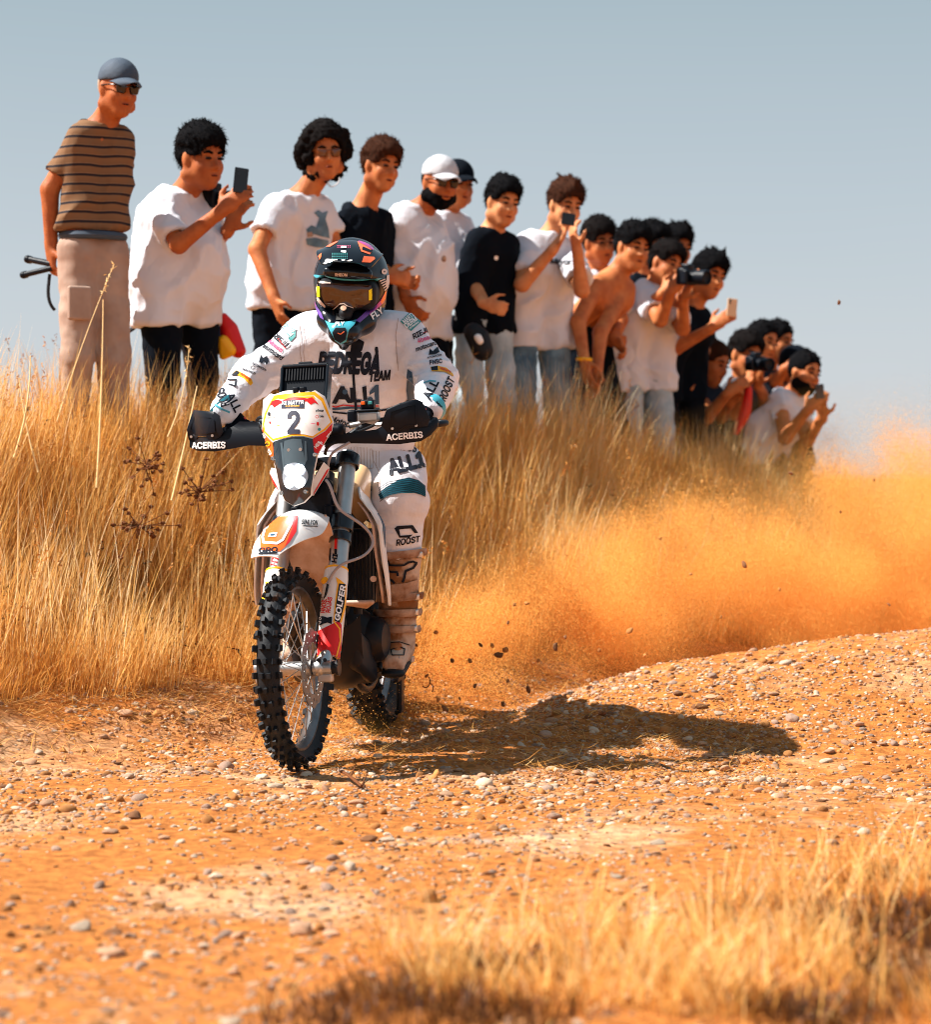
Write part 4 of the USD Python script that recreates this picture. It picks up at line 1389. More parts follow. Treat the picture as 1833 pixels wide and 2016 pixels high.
ln, _ = plate('smoked_lens', [(538.5, 870), (556, 864.5), (577, 860), (598, 860), (616.5, 864.5), (619, 891), (624, 898), (616.5, 940), (612, 975), (598, 989), (579, 996), (562, 985), (554, 969), (545, 925), (539, 903)], 'smoke_lens', mk, 0.006, 0.004)
plate('inner_reflector', [(561, 868), (578, 864), (594, 865), (600, 900), (602, 915), (560, 915), (557, 895)], 'lens_light', ln, 0.0072)
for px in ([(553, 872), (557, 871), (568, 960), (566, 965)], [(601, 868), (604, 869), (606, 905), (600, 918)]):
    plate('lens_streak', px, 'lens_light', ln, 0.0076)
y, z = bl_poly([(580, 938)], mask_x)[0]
plate('lamp_reflector', None, 'glow_halo', ln, 0.0085, shape=Point(y, z).buffer(0.047, 16).intersection(mpoly([(545, 905), (616, 905), (612, 972), (556, 972)])))  # added emissive disc that draws the glow round the lit LEDs
for (u, v) in ((569.5, 925.5), (590.5, 924.5), (570, 950), (591, 949.5), (580, 938)):
    y, z = bl_poly([(u, v)], mask_x)[0]
    plate('led_lamp', None, 'led', ln, 0.010, shape=Point(y, z).buffer(0.0185 if u != 580 else 0.0165, 12))
for (u, v) in ((538.5, 903), (621, 896), (556, 971), (602.5, 968)):
    y, z = bl_poly([(u, v)], mask_x)[0]
    x = mask_x(y, z)
    bp('bolt', [lathe([x + 0.002, y, z], [1, 0, 0.1], [(0, 0.0085), (0.005, 0.0085), (0.011, 0.006), (0.011, 0.003), (0.008, 0.0)], 14)], 'metal', mk, front=True)
for (u, v) in ((569.5, 886), (592.5, 885)):
    y, z = bl_poly([(u, v)], mask_x)[0]
    bp('inner_bolt', rod([mask_x(y, z) + 0.006, y, z], [mask_x(y, z) + 0.009, y, z], 0.006, sides=10), 'satin_metal', ln, front=True)


def fin_x(Y, Z):
    return 1.285 - 1.2 * np.maximum(np.abs(Y) - 0.03, 0)


for px, rp in (([(637, 910), (648.5, 921), (645, 930), (616.5, 976), (613, 974), (617, 944)], [(648, 922), (645, 930), (617, 975), (618.5, 968), (643, 926)]),
               ([(534, 921), (530.5, 931), (537, 950), (551, 970), (549, 955), (543, 922)], [(531, 932), (537, 950), (550, 969), (545, 957), (536, 941)])):
    p = Polygon(bl_poly(px, fin_x))
    f_ = lambda Y, Z, off: np.stack([fin_x(Y, Z) + off, Y, Z], 1)
    fo, fm = bp('side_fin', sheet(p, f_, 0.015, 0.006), 'white_plastic', mk, front=True)
    bp('red_stripe', sheet(Polygon(bl_poly(rp, fin_x)).buffer(0), f_, 0.015, 0.001, 0.0012), 'red_print', mk, front=True)

# navigation box behind the plate
A = np.stack([[0.94, 0, 0.34], [0, 1.0, 0], [-0.34, 0, 0.94]], 1)
cx = np.array([1.165, -0.005, 1.295])
nb, _ = bp('navigation_box', [bbox(cx, [0.05, 0.158, 0.16], A, r=0.008)], 'black_plastic', front=True)
for k in range(14):
    bp('cooling_rib', bbox(cx + A @ np.array([0.028, -0.066 + k * 0.0102, 0.045]), [0.008, 0.0035, 0.045], A), 'dark_metal', nb, front=True)
bp('top_frame', [bbox(cx + A @ np.array([0.022, 0, 0.076]), [0.03, 0.168, 0.014], A, r=0.005), bbox(cx + A @ np.array([0.02, 0.0, 0.085]), [0.03, 0.05, 0.012], A, r=0.004)], 'black_plastic', nb, front=True)
for sd in (1, -1):
    bp('side_frame', bbox(cx + A @ np.array([0.012, sd * 0.082, -0.02]), [0.05, 0.010, 0.19], A, r=0.004), 'black_gloss', nb, front=True)
bp('connector', [bbox([1.235, -0.02, 1.288], [0.03, 0.022, 0.026], r=0.006), bbox([1.235, 0.004, 1.288], [0.03, 0.022, 0.026], r=0.006), bbox([1.225, -0.008, 1.272], [0.03, 0.07, 0.014], r=0.005)], 'black_plastic', nb, front=True)

# front fender
rows = [(1.25, 0.868, 0.080, 0.020), (1.34, 0.878, 0.100, 0.050), (1.44, 0.866, 0.104, 0.072), (1.54, 0.840, 0.094, 0.056), (1.64, 0.802, 0.074, 0.034), (1.72, 0.766, 0.056, 0.018), (1.775, 0.735, 0.043, 0.006)]
grid = []
for X_, Zc, hw, dr in rows:
    grid.append([(X_ - 0.010 * abs(q) ** 2, hw * q, Zc - dr * abs(q) ** 2.2) for q in np.linspace(-1, 1, 9)])
fpat = Patch(grid, 40, 32)
if fpat.at(np.array([0.5]), np.array([0.5]), 0.01)[0, 2] < fpat.at(np.array([0.5]), np.array([0.5]))[0, 2]:
    grid = [r[::-1] for r in grid]
    fpat = Patch(grid, 40, 32)
fe, fem = bp('front_fender', fpat.mesh(0.004), 'white_plastic', front=True)
Sf = Surf(fem, MB)
stamp(Sf, px_poly([(536, 1018), (584, 1016), (586, 1022), (583, 1047), (562, 1076), (551, 1086), (514, 1083), (512, 1057), (522, 1035)], 4), 'orange_print', fe, 'orange_panel')
stamp(Sf, px_poly([(572, 1016), (586, 1016), (583, 1047), (570, 1068), (560, 1078), (575, 1040)], 4), 'red_print', fe, 'red_panel', 0.0024)
stamp(Sf, px_line([(526, 1030), (518, 1058), (519, 1069), (545, 1071), (556, 1064), (572, 1034), (575, 1024)], 4.5), 'white_print', fe, 'white_line', 0.0034)
stamp(Sf, px_poly([(531, 1051), (546, 1050), (543, 1058), (528, 1059)]), 'white_print', fe, 'emblem', 0.0034)
stamp(Sf, px_poly([(534, 1053), (542, 1052.5), (540, 1056.5), (532, 1057)]), 'navy_print', fe, 'emblem', 0.0044)
stamp(Sf, px_text('GRO', (528, 1083.5), 9, 3, 36, 0.2), 'ink', fe, 'lettering', 0.0030)
stamp(Sf, px_line([(509, 1091), (545, 1089)], 3), 'ink', fe, 'lettering_bar', 0.0030)
stamp(Sf, px_text('SIMLYON', (609, 1029), 8.5, -3, 31, 0.1), 'ink', fe, 'lettering', 0.0024)
stamp(Sf, px_line([(596, 1036), (625, 1037)], 2), 'ink', fe, 'lettering_bar', 0.0024)
grid = [[(X_ + 0.02 * q * q, hw * q, Z_) for q in np.linspace(-1, 1, 7)] for X_, Z_, hw in [(1.275, 0.855, 0.082), (1.225, 0.80, 0.088), (1.175, 0.72, 0.086), (1.125, 0.63, 0.076), (1.09, 0.56, 0.066)]]
bp('fender_flap', Patch(grid, 14, 14).mesh(0.004), 'dusty_white', front=True)

# shrouds, radiators, tank, seat


def shroud_y(X, Z):
    return 0.118 + 0.105 * sstep(0.62, 1.03, X) * sstep(0.98, 0.80, Z) + 0.02 * sstep(0.8, 0.55, Z)


SH = [(1.06, 0.905), (1.085, 0.82), (1.07, 0.70), (1.045, 0.60), (1.02, 0.545), (0.96, 0.545), (0.86, 0.66), (0.70, 0.80), (0.56, 0.87), (0.56, 0.92), (0.80, 0.93), (0.95, 0.945)]
for sd in (1, -1):
    fn = lambda X_, Z_, off, sd=sd: np.stack([X_, sd * (shroud_y(X_, Z_) + off), Z_], 1)
    so, sm_ = bp('radiator_shroud', sheet(Polygon(SH).buffer(0.01), fn, 0.07, 0.006), 'white_plastic')
    if sd == -1:
        pass
    bp('front_lip', sheet(Polygon([(1.05, 0.90), (1.085, 0.82), (1.07, 0.70), (1.045, 0.60), (1.02, 0.545), (1.0, 0.56), (1.02, 0.70), (1.03, 0.82), (1.02, 0.88)]), lambda X_, Z_, off, sd=sd: np.stack([X_, sd * (shroud_y(X_, Z_) - 0.022 + off), Z_], 1), 0.07, 0.008), 'dusty_white', so)
    bp('shroud_print', sheet(Polygon([(1.0, 0.86), (1.04, 0.80), (1.03, 0.74), (0.90, 0.82), (0.80, 0.86)]), fn, 0.07, 0.001, 0.0015), 'navy_print', so)
    ra, _ = bp('radiator', bbox([1.0, sd * 0.125, 0.675], [0.04, 0.13, 0.265], r=0.008), 'black_gloss')
    for k in range(9):
        bp('louvre', bbox([1.024, sd * (0.070 + 0.0135 * k), 0.675], [0.008, 0.004, 0.235]), 'black_plastic', ra)
    bp('mount', [rod([1.03, sd * 0.187, 0.63], [1.045, sd * 0.187, 0.63], 0.011, sides=12)], 'dusty_white', ra)
    bp('lower_lip', balls([(1.03, sd * 0.07, 0.545, 0.008), (1.03, sd * 0.18, 0.548, 0.008), (0.98, sd * 0.15, 0.53, 0.008)]), 'dusty_white', ra)
bp('fuel_tank', [balls([(0.93, 0.085, 0.93, 0.05), (0.93, -0.085, 0.93, 0.05), (0.80, 0.09, 0.99, 0.045), (0.80, -0.09, 0.99, 0.045), (0.62, 0.06, 0.95, 0.04), (0.62, -0.06, 0.95, 0.04), (0.86, 0.10, 0.86, 0.04), (0.86, -0.10, 0.86, 0.04)])], 'cream_tank')
bp('tank_cap', rod([0.84, 0, 1.03], [0.84, 0, 1.06], 0.04), 'black_plastic')
bp('seat', [balls([(0.72, 0.075, 0.915, 0.05), (0.72, -0.075, 0.915, 0.05), (0.40, 0.09, 0.93, 0.05), (0.40, -0.09, 0.93, 0.05), (0.05, 0.07, 0.95, 0.05), (0.05, -0.07, 0.95, 0.05)]),
            balls([(0.72, 0.125, 0.85, 0.03), (0.60, 0.13, 0.87, 0.03), (0.72, 0.12, 0.90, 0.03), (0.80, 0.13, 0.87, 0.02)]), balls([(0.72, -0.125, 0.85, 0.03), (0.60, -0.13, 0.87, 0.03), (0.72, -0.12, 0.90, 0.03), (0.80, -0.13, 0.87, 0.02)])], 'blue_seat')
bp('rear_fender', Patch([[(x_, hw * q, z_ - 0.03 * q * q) for q in np.linspace(1, -1, 7)] for x_, z_, hw in [(0.10, 0.90, 0.10), (-0.15, 0.90, 0.10), (-0.40, 0.94, 0.08)]], 12, 12, 2).mesh(0.005), 'white_plastic')
for sd in (1, -1):
    bp('side_panel', balls([(0.42, sd * 0.12, 0.83, 0.015), (0.10, sd * 0.11, 0.86, 0.015), (0.30, sd * 0.125, 0.66, 0.015), (0.42, sd * 0.12, 0.68, 0.015)]), 'white_plastic')
# frame, engine
frame_m = []
for sd in (1, -1):
    frame_m += [tube(spline([(1.0, sd * 0.03, 0.92), (0.80, sd * 0.10, 0.80), (0.55, sd * 0.12, 0.66), (0.44, sd * 0.12, 0.45), (0.50, sd * 0.10, 0.27)], 20), 0.020, 10),
                tube(spline([(1.02, sd * 0.03, 0.80), (0.98, sd * 0.05, 0.55), (0.92, sd * 0.07, 0.36), (0.80, sd * 0.08, 0.25), (0.52, sd * 0.09, 0.24)], 20), 0.016, 10)]
bp('frame', frame_m, 'dark_metal')
en, _ = bp('engine', [balls([(0.78, 0.09, 0.40, 0.09), (0.78, -0.09, 0.40, 0.09), (0.56, 0.09, 0.38, 0.08), (0.56, -0.09, 0.38, 0.08), (0.80, 0, 0.48, 0.09)]), bbox([0.82, 0, 0.58], [0.15, 0.13, 0.20], r=0.03), bbox([0.80, 0, 0.71], [0.16, 0.15, 0.12], r=0.03)], 'engine_black')
for k in range(6):
    bp('cooling_fin', bbox([0.83, 0, 0.53 + 0.022 * k], [0.17, 0.165, 0.006], r=0.003), 'engine_black', en)
bp('ignition_cover', [lathe([0.78, 0.13, 0.40], [0.1, 1, 0], [(0, 0.0), (0, 0.085), (0.035, 0.08), (0.055, 0.06), (0.058, 0.0)], 28), lathe([0.60, 0.13, 0.36], [0.1, 1, 0], [(0, 0.05), (0.03, 0.045), (0.04, 0.0)], 20)], 'engine_black', en)
bp('clutch_cover', lathe([0.66, -0.13, 0.40], [0.1, -1, 0], [(0, 0.0), (0, 0.095), (0.035, 0.09), (0.055, 0.07), (0.058, 0.0)], 28), 'engine_black', en)
bp('carburettor', [bbox([0.92, 0.11, 0.555], [0.06, 0.045, 0.07], r=0.012), rod([0.93, 0.11, 0.50], [0.93, 0.11, 0.545], 0.016)], 'dark_metal', en)
tg, tm_ = bp('engine_tag', bbox([0.965, 0.118, 0.465], [0.004, 0.012, 0.05]), 'white_print', en)
bp('exhaust_pipe', tube(spline([(0.89, 0, 0.66), (1.02, -0.04, 0.60), (1.03, -0.10, 0.46), (0.90, -0.15, 0.42), (0.60, -0.16, 0.55), (0.25, -0.14, 0.75), (-0.10, -0.15, 0.82)], 40), np.r_[np.full(30, 0.022), np.linspace(0.022, 0.05, 10)], 12), 'dark_metal')
bp('skid_plate', [Patch([[(x_, y_, z_ + 0.05 * (abs(y_) / 0.13) ** 3) for y_ in np.linspace(-0.13, 0.13, 7)] for x_, z_ in [(0.99, 0.45), (0.96, 0.33), (0.88, 0.245), (0.70, 0.215), (0.48, 0.215)]], 16, 14).mesh(0.006), balls([(0.93, 0.10, 0.33, 0.03), (0.80, 0.13, 0.27, 0.025), (0.95, 0.11, 0.42, 0.02), (0.80, 0.13, 0.36, 0.02)]), balls([(0.93, -0.10, 0.33, 0.03), (0.80, -0.13, 0.27, 0.025), (0.95, -0.11, 0.42, 0.02), (0.80, -0.13, 0.36, 0.02)])], 'engine_black')
for sd in (1, -1):
    bp('foot_peg', [bbox([0.58, sd * 0.20, 0.315], [0.05, 0.10, 0.022], r=0.004), bbox([0.56, sd * 0.145, 0.33], [0.06, 0.03, 0.06], r=0.008)], 'satin_metal')
    bp('swingarm', [hull(np.array([[0.44, sd * 0.10, 0.46], [0.44, sd * 0.10, 0.38], [0.44, sd * 0.13, 0.46], [0.44, sd * 0.13, 0.38], [0.0, sd * 0.095, 0.36], [0.0, sd * 0.095, 0.30], [0.0, sd * 0.125, 0.36], [0.0, sd * 0.125, 0.30], [-0.06, sd * 0.1, 0.35], [-0.06, sd * 0.12, 0.31]]))], 'satin_metal')
bp('gear_lever', [tube([(0.62, 0.17, 0.31), (0.76, 0.185, 0.33)], 0.008, 8), rod([0.76, 0.18, 0.33], [0.76, 0.23, 0.33], 0.010)], 'satin_metal')
bp('chain_guide', [bbox([0.06, 0.098, 0.25], [0.16, 0.03, 0.12], r=0.015), bbox([0.02, 0.10, 0.145], [0.07, 0.022, 0.16], r=0.01)], 'black_plastic')
th = np.linspace(0, 2 * np.pi, 97)[:-1]
rad = 0.118 + 0.005 * np.cos(th * 48)
sp = trimesh.creation.extrude_polygon(Polygon(np.c_[rad * np.cos(th), rad * np.sin(th)]).difference(Point(0, 0).buffer(0.07)), 0.006, engine='earcut')
v = np.array(sp.vertices)
bp('sprocket', trimesh.Trimesh(np.c_[v[:, 0], v[:, 2] + 0.075, v[:, 1]] + RA, np.array(sp.faces)[:, ::-1], process=False), 'metal', smooth=False)
bp('chain', [tube([(0.0, 0.078, 0.33 + s_ * 0.118), (0.45, 0.085, 0.40 + s_ * 0.04)], 0.008, 6) for s_ in (1, -1)], 'dark_metal')
bp('shock', [rod([0.42, 0, 0.44], [0.50, 0, 0.78], 0.035)], 'dark_metal')
# hoses
bp('brake_hose', tube(spline([bl(642, 945, 1.30), bl(655, 972, 1.31), bl(668, 1001, 1.30), bl(684, 1014, 1.29), bl(712, 1033, 1.27), bl(728, 1050, 1.26), bl(734, 1066, 1.26), bl(727, 1084, 1.28), bl(700, 1101, 1.32), bl(672, 1112, 1.345), bl(656, 1128, 1.345), bl(645, 1150, 1.35)], 60), 0.0052, 8), 'cable')
bp('brake_hose_lower', tube(spline([bl(645, 1150, 1.35), bl(641, 1170, 1.36), bl(632, 1200, 1.35), bl(624, 1230, 1.36), bl(622, 1255, 1.37)], 24), 0.0042, 8), 'rubber')
bp('throttle_cable', tube(spline([bl(720, 850, 1.08), bl(697, 866, 1.13), bl(672, 880, 1.18), bl(654, 893, 1.2), bl(646, 915, 1.2), bl(645, 940, 1.2)], 24), 0.005, 8), 'cable')
bp('clutch_hose', [tube(spline([bl(705, 842, 1.05), bl(690, 858, 1.1), bl(668, 868, 1.14), bl(650, 876, 1.16), bl(640, 895, 1.16)], 24), 0.006, 8), tube(spline([bl(735, 838, 1.04), bl(700, 852, 1.08), bl(660, 868, 1.13), bl(640, 880, 1.14)], 24), 0.005, 8)], 'rubber')
bp('wiring', [tube(spline([bl(505, 830, 1.02), bl(515, 822, 1.08), bl(525, 830, 1.12)], 12), 0.006, 8), tube(spline([bl(480, 835, 1.0), bl(500, 845, 1.06), bl(525, 850, 1.12)], 12), 0.005, 8)], 'rubber')
bp('headlight_bracket', [bbox([1.20, 0, 0.95], [0.16, 0.05, 0.05], r=0.01), bbox([1.16, 0.06, 0.84], [0.05, 0.03, 0.10], r=0.008), bbox([1.16, -0.06, 0.84], [0.05, 0.03, 0.10], r=0.008), bbox([1.14, 0, 0.90], [0.05, 0.14, 0.16], r=0.02)], 'black_plastic', front=True)
# ------------------------------------------------------------------ bodies
mat('skin', (0.52, 0.185, 0.062), rough=0.58, spec=0.25, var2=(0.38, 0.105, 0.032), vscale=14, bump=0.001, bscale=120)
mat('skin_tan', (0.42, 0.125, 0.036), rough=0.58, spec=0.25, var2=(0.30, 0.075, 0.022), vscale=14, bump=0.001, bscale=120)
mat('skin_fair', (0.62, 0.27, 0.115), rough=0.58, spec=0.25, var2=(0.50, 0.17, 0.065), vscale=14, bump=0.001, bscale=120)
mat('lip', (0.36, 0.08, 0.04), rough=0.8, spec=0.1)
mat('eye_dark', (0.010, 0.005, 0.004), rough=0.6, spec=0.15)
mat('hair_black', (0.0015, 0.0018, 0.003), rough=0.9, spec=0.05, var2=(0.005, 0.0045, 0.005), vscale=60)
mat('hair_brown', (0.045, 0.015, 0.007), rough=0.9, spec=0.06, var2=(0.03, 0.012, 0.007), vscale=60)
mat('hair_dark', (0.006, 0.004, 0.004), rough=0.9, spec=0.05, var2=(0.007, 0.006, 0.006), vscale=60)
mat('hair_grey', (0.35, 0.25, 0.18), rough=0.7)
mat('cloth_white', (0.64, 0.645, 0.70), rough=0.9, spec=0.1, bump=0.009, bscale=6, sheen=0.05)
mat('cloth_black', (0.003, 0.005, 0.009), rough=0.9, spec=0.06, bump=0.009, bscale=6)
mat('cloth_navy', (0.012, 0.018, 0.032), rough=0.85, spec=0.2)
mat('cloth_grey', (0.05, 0.05, 0.06), rough=0.85, spec=0.2)
mat('denim', (0.17, 0.27, 0.34), rough=0.9, spec=0.15, var2=(0.05, 0.10, 0.15), vscale=7, lo=0.35, hi=0.6)
mat('denim_pale', (0.42, 0.50, 0.55), rough=0.9, spec=0.15, var2=(0.25, 0.33, 0.38), vscale=9)
mat('beige', (0.40, 0.28, 0.22), rough=0.9, spec=0.15, var2=(0.32, 0.21, 0.16), vscale=7)
mat('cap_blue', (0.035, 0.055, 0.085), rough=0.8)
mat('cap_grey', (0.42, 0.42, 0.45), rough=0.85)
mat('shades', (0.004, 0.004, 0.006), rough=0.1, spec=0.5)
mat('shades_brown', (0.10, 0.025, 0.006), rough=0.12, coat=0.4)
mat('phone_black', (0.006, 0.008, 0.012), rough=0.2, spec=0.4)
mat('phone_gold', (0.62, 0.42, 0.26), rough=0.3)
mat('brown_lens', (0.045, 0.014, 0.006), rough=0.07, coat=0.6)
mat('yellow_fluo', (0.85, 0.72, 0.01), rough=0.4)
mat('boot', (0.60, 0.43, 0.32), rough=0.75, spec=0.25, var2=(0.24, 0.095, 0.032), vscale=7, lo=0.42, hi=0.56, bump=0.003, bscale=60)
mat('boot_tan', (0.52, 0.34, 0.24), rough=0.7, spec=0.25, var2=(0.17, 0.06, 0.018), vscale=12, bump=0.002, bscale=80)
mat('jersey', (0.76, 0.775, 0.84), rough=0.85, spec=0.15, bump=0.010, bscale=11, sheen=0.05, var2=(0.68, 0.66, 0.70), vscale=6)
mat('seam', (0.46, 0.36, 0.33), rough=0.9)
mat('teal_cloth', (0.010, 0.12, 0.18), rough=0.8, spec=0.2)
mat('cyan', (0.05, 0.34, 0.44), rough=0.3, coat=0.2)
mat('magenta', (0.48, 0.04, 0.30), rough=0.25, coat=0.2)
mat('violet', (0.16, 0.07, 0.36), rough=0.25, coat=0.2)
mat('flame', (0.90, 0.16, 0.05), rough=0.25, coat=0.2)
mat('helmet_black', (0.004, 0.006, 0.010), rough=0.16, spec=0.32, coat=0.06)
mat('pale_frame', (0.62, 0.50, 0.44), rough=0.4)
mat('strap_black', (0.006, 0.007, 0.010), rough=0.6, spec=0.25)


def unit(a):
    a = np.asarray(a, float)
    return a / (np.linalg.norm(a) + 1e-12)


def head_frame(yaw, pitch, roll):
    y, p, r = (math.radians(a) for a in (yaw, pitch, roll))
    f = np.array([math.sin(y) * math.cos(p), -math.cos(y) * math.cos(p), -math.sin(p)])
    s = unit(np.cross([0, 0, 1.0], f))           # the person's left (screen right when facing us)
    u = np.cross(f, s)
    s2 = s * math.cos(r) - u * math.sin(r)
    u2 = u * math.cos(r) + s * math.sin(r)
    return f, s2, u2


def add_head(F, C, fr, hs=1.0, jaw=1.0):
    f, s, u = fr
    M = np.stack([f, s, u])
    P = lambda a, b, c: C + hs * (a * f + b * s + c * u)
    h = hs
    F.ell(P(-0.012, 0, 0.035), h * np.array([0.098, 0.076, 0.096]), 0.02, M)
    F.ell(P(0.026, 0, -0.045), h * np.array([0.068, 0.060 * jaw, 0.080]), 0.03, M)
    F.ell(P(0.058, 0, -0.100), h * np.array([0.030, 0.030 * jaw, 0.024]), 0.025)
    for q in (-1, 1):
        F.ell(P(0.060, q * 0.036, -0.032), h * np.array([0.026, 0.024, 0.026]), 0.02)
        F.ell(P(0.0, q * 0.060 * jaw, -0.070), h * np.array([0.03, 0.018, 0.03]), 0.03)
        F.cone(P(0.079, q * 0.012, 0.026), P(0.068, q * 0.046, 0.026), h * 0.012, h * 0.010, 0.012)
        F.ell(P(-0.004, q * 0.078, -0.008), h * np.array([0.022, 0.010, 0.034]), 0.008, M)
    for q in (-1, 1):
        F.ell(P(0.096, q * 0.031, 0.004), h * np.array([0.016, 0.017, 0.011]), 0.012, M, mode='cut')
    F.cone(P(0.086, 0, 0.012), P(0.108, 0, -0.030), h * 0.008, h * 0.013, 0.010)
    for q in (-1, 1):
        F.ell(P(0.094, q * 0.013, -0.034), h * np.array([0.012, 0.010, 0.009]), 0.008)
    F.cone(P(0.086, -0.014, -0.066), P(0.086, 0.014, -0.066), h * 0.009, h * 0.009, 0.010)
    F.cone(P(0.080, -0.018, -0.0655), P(0.080, 0.018, -0.0655), h * 0.003, h * 0.003, 0.004)


def add_hand(F, w, d, across, curl, thumb=1, r=0.0102, size=1.0, spread=0.35):
    """Palm and five fingers. d = direction of the fingers, across = towards the thumb side, curl = bend per joint in radians."""
    d = unit(d); across = unit(across - d * (across @ d)); n = np.cross(d, across) * thumb
    w = np.asarray(w, float)
    M = np.stack([d, across, n])
    F.ell(w + d * 0.050 * size, np.array([0.052, 0.041, 0.018]) * size, 0.012, M)
    F.cone(w - d * 0.02, w + d * 0.03 * size, 0.026 * size, 0.024 * size, 0.015)
    for k, (o, ln) in enumerate(zip((0.030, 0.010, -0.010, -0.029), (0.074, 0.082, 0.076, 0.060))):
        p = w + d * 0.086 * size + across * o * size
        dr = unit(d + across * o * 2.2 * spread)
        a = curl * 0.8
        for j in range(3):
            q = dr * math.cos(a) + n * math.sin(a)
            e = p + q * ln * size * (0.45, 0.31, 0.24)[j]
            F.cone(p, e, r * size * (1.05 - 0.08 * j), r * size * (0.97 - 0.08 * j), 0.004)
            p = e
            a += curl
    p = w + d * 0.022 * size + across * 0.030 * size
    q = unit(d * 0.65 + across * 0.8 + n * 0.35)
    e = p + q * 0.045 * size
    F.cone(p, e, r * 1.3 * size, r * 1.15 * size, 0.010)
    q = unit(d * 0.85 + across * 0.25 + n * 0.55)
    F.cone(e, e + q * 0.035 * size, r * 1.1 * size, r * 0.9 * size, 0.004)


# ------------------------------------------------------------------ the rider
BW = lambda p: MB[:3, :3] @ np.asarray(p, float) + MB[:3, 3]
wb = lambda u, v, X, st_=False: BW(bl(u, v, X) if not st_ else RS[:3, :3] @ bl(u, v, X, True) + RS[:3, 3])
J = dict(pel=BW([0.34, 0.045, 1.03]), hipB=BW([0.36, 0.15, 1.02]), hipA=BW([0.36, -0.07, 1.02]),
         belly=BW([0.46, 0.045, 1.20]), chest=BW([0.57, 0.05, 1.40]), neck=BW([0.62, 0.055, 1.52]),
         shA=wb(607, 672, 0.57), elA=wb(497, 745, 0.72), wrA=wb(443, 806, 0.90),
         shB=wb(793, 668, 0.57), elB=wb(862, 748, 0.68), wrB=wb(846, 806, 0.88),
         knB=wb(786, 985, 0.74), anB=wb(782, 1262, 0.60), toB=wb(776, 1300, 0.74))
J['knA'] = BW([0.74, -0.155, 0.86]); J['anA'] = BW([0.60, -0.17, 0.40]); J['toA'] = BW([0.74, -0.19, 0.34])
HC = wb(690, 556, 0.70)
rider = thing('person', 'rider in white and teal riding suit and multicoloured helmet leaning over the handlebars', 'person', loc=(0, 0, 0))
allj = np.array(list(J.values()))
FB, LB = F_, L_

# body, one continuous surface (mostly under the clothes)
B = Field(allj.min(0) - 0.2, np.maximum(allj.max(0), HC) + 0.2, 0.012)
B.cone(J['pel'], J['belly'], 0.11, 0.09, 0.03).cone(J['belly'], J['chest'], 0.09, 0.10, 0.03).cone(J['chest'], J['neck'], 0.10, 0.055, 0.03).cone(J['neck'], HC, 0.058, 0.055, 0.02)
add_head(B, HC + F_ * 0.01 - np.array([0, 0, 0.02]), head_frame(-6, 14, 0), 0.95)
for s_ in 'AB':
    B.cone(J['sh' + s_], J['chest'], 0.055, 0.07, 0.03).cone(J['sh' + s_], J['el' + s_], 0.05, 0.042, 0.02).cone(J['el' + s_], J['wr' + s_], 0.042, 0.028, 0.02)
    B.cone(J['hip' + s_], J['kn' + s_], 0.085, 0.058, 0.03).cone(J['kn' + s_], J['an' + s_], 0.055, 0.04, 0.02).cone(J['an' + s_], J['to' + s_], 0.04, 0.03, 0.02)
obj('body', B.mesh(), 'skin', rider, smooth=True)

# jacket
Jk = Field(np.minimum.reduce([J['elA'], J['elB'], J['pel'], J['wrA'], J['wrB']]) - 0.2, np.maximum.reduce([J['shA'], J['shB'], J['neck'], J['elA'], J['elB']]) + 0.16, 0.008)
for sd, s_ in ((-1, 'A'), (1, 'B')):
    Jk.cone(J['sh' + s_] - L_ * sd * 0.065 + F_ * 0.0, BW([0.43, 0.045 + sd * 0.095, 1.14]), 0.105, 0.098, 0.06)
    Jk.cone(J['sh' + s_], J['el' + s_], 0.092, 0.073, 0.025)
    Jk.cone(J['el' + s_], J['wr' + s_], 0.074, 0.053, 0.02)
    Jk.cone(J['sh' + s_], J['neck'] - [0, 0, 0.02], 0.085, 0.075, 0.05)
Jk.cone(J['chest'] + F_ * 0.03, J['belly'] + F_ * 0.03, 0.12, 0.115, 0.06)
Jk.cone(BW([0.40, 0.045, 1.10]), BW([0.42, 0.045, 1.04]), 0.135, 0.135, 0.04)
Jk.plane(BW([0.4, 0, 1.085]), [0, 0, -1.0])
jm = Jk.mesh()
v, f, n = meshkit.arrays(jm, True)
# folds: broad creases on the chest, finer ones round the elbows and the waist
fold = (meshkit.fbm(v * [7, 7, 4.5], 3, 11) - 0.5) * 0.034
dE = np.minimum(np.linalg.norm(v - J['elA'], axis=1), np.linalg.norm(v - J['elB'], axis=1))
ridge = 1 - np.abs(2 * meshkit.noise(v * [16, 16, 24], 5) - 1)
fold += (ridge ** 2 - 0.4) * 0.010 * (0.35 + sstep(0.22, 0.05, dE))
jm = trimesh.Trimesh(v + n * fold[:, None], f, process=False)
jk = obj('jacket', jm, 'jersey', rider, smooth=True)
SJ = Surf(jm)
ST = lambda flat, m, name='print', off=0.003, parent=None: stamp(SJ, flat, m, parent or jk, name, off)
ST(px_text('PEDREGÀ', (689, 710), 37, -1, 122, 0.12, fat=0.075), 'ink', 'lettering')
ST(px_text('TEAM', (747, 740), 17, 6, 42, 0.2, fat=0.06), 'ink', 'lettering')
ST([px_poly([(654, 794), (671, 760), (678, 760), (694, 793), (685, 793), (680, 786), (668, 786), (663, 795)]), px_poly([(689, 763), (698, 763), (699, 786), (712, 786), (712, 792), (691, 792)]), px_poly([(713, 762), (721, 759), (723, 790), (733, 790), (733, 795), (716, 793)])], 'ink', 'lettering')
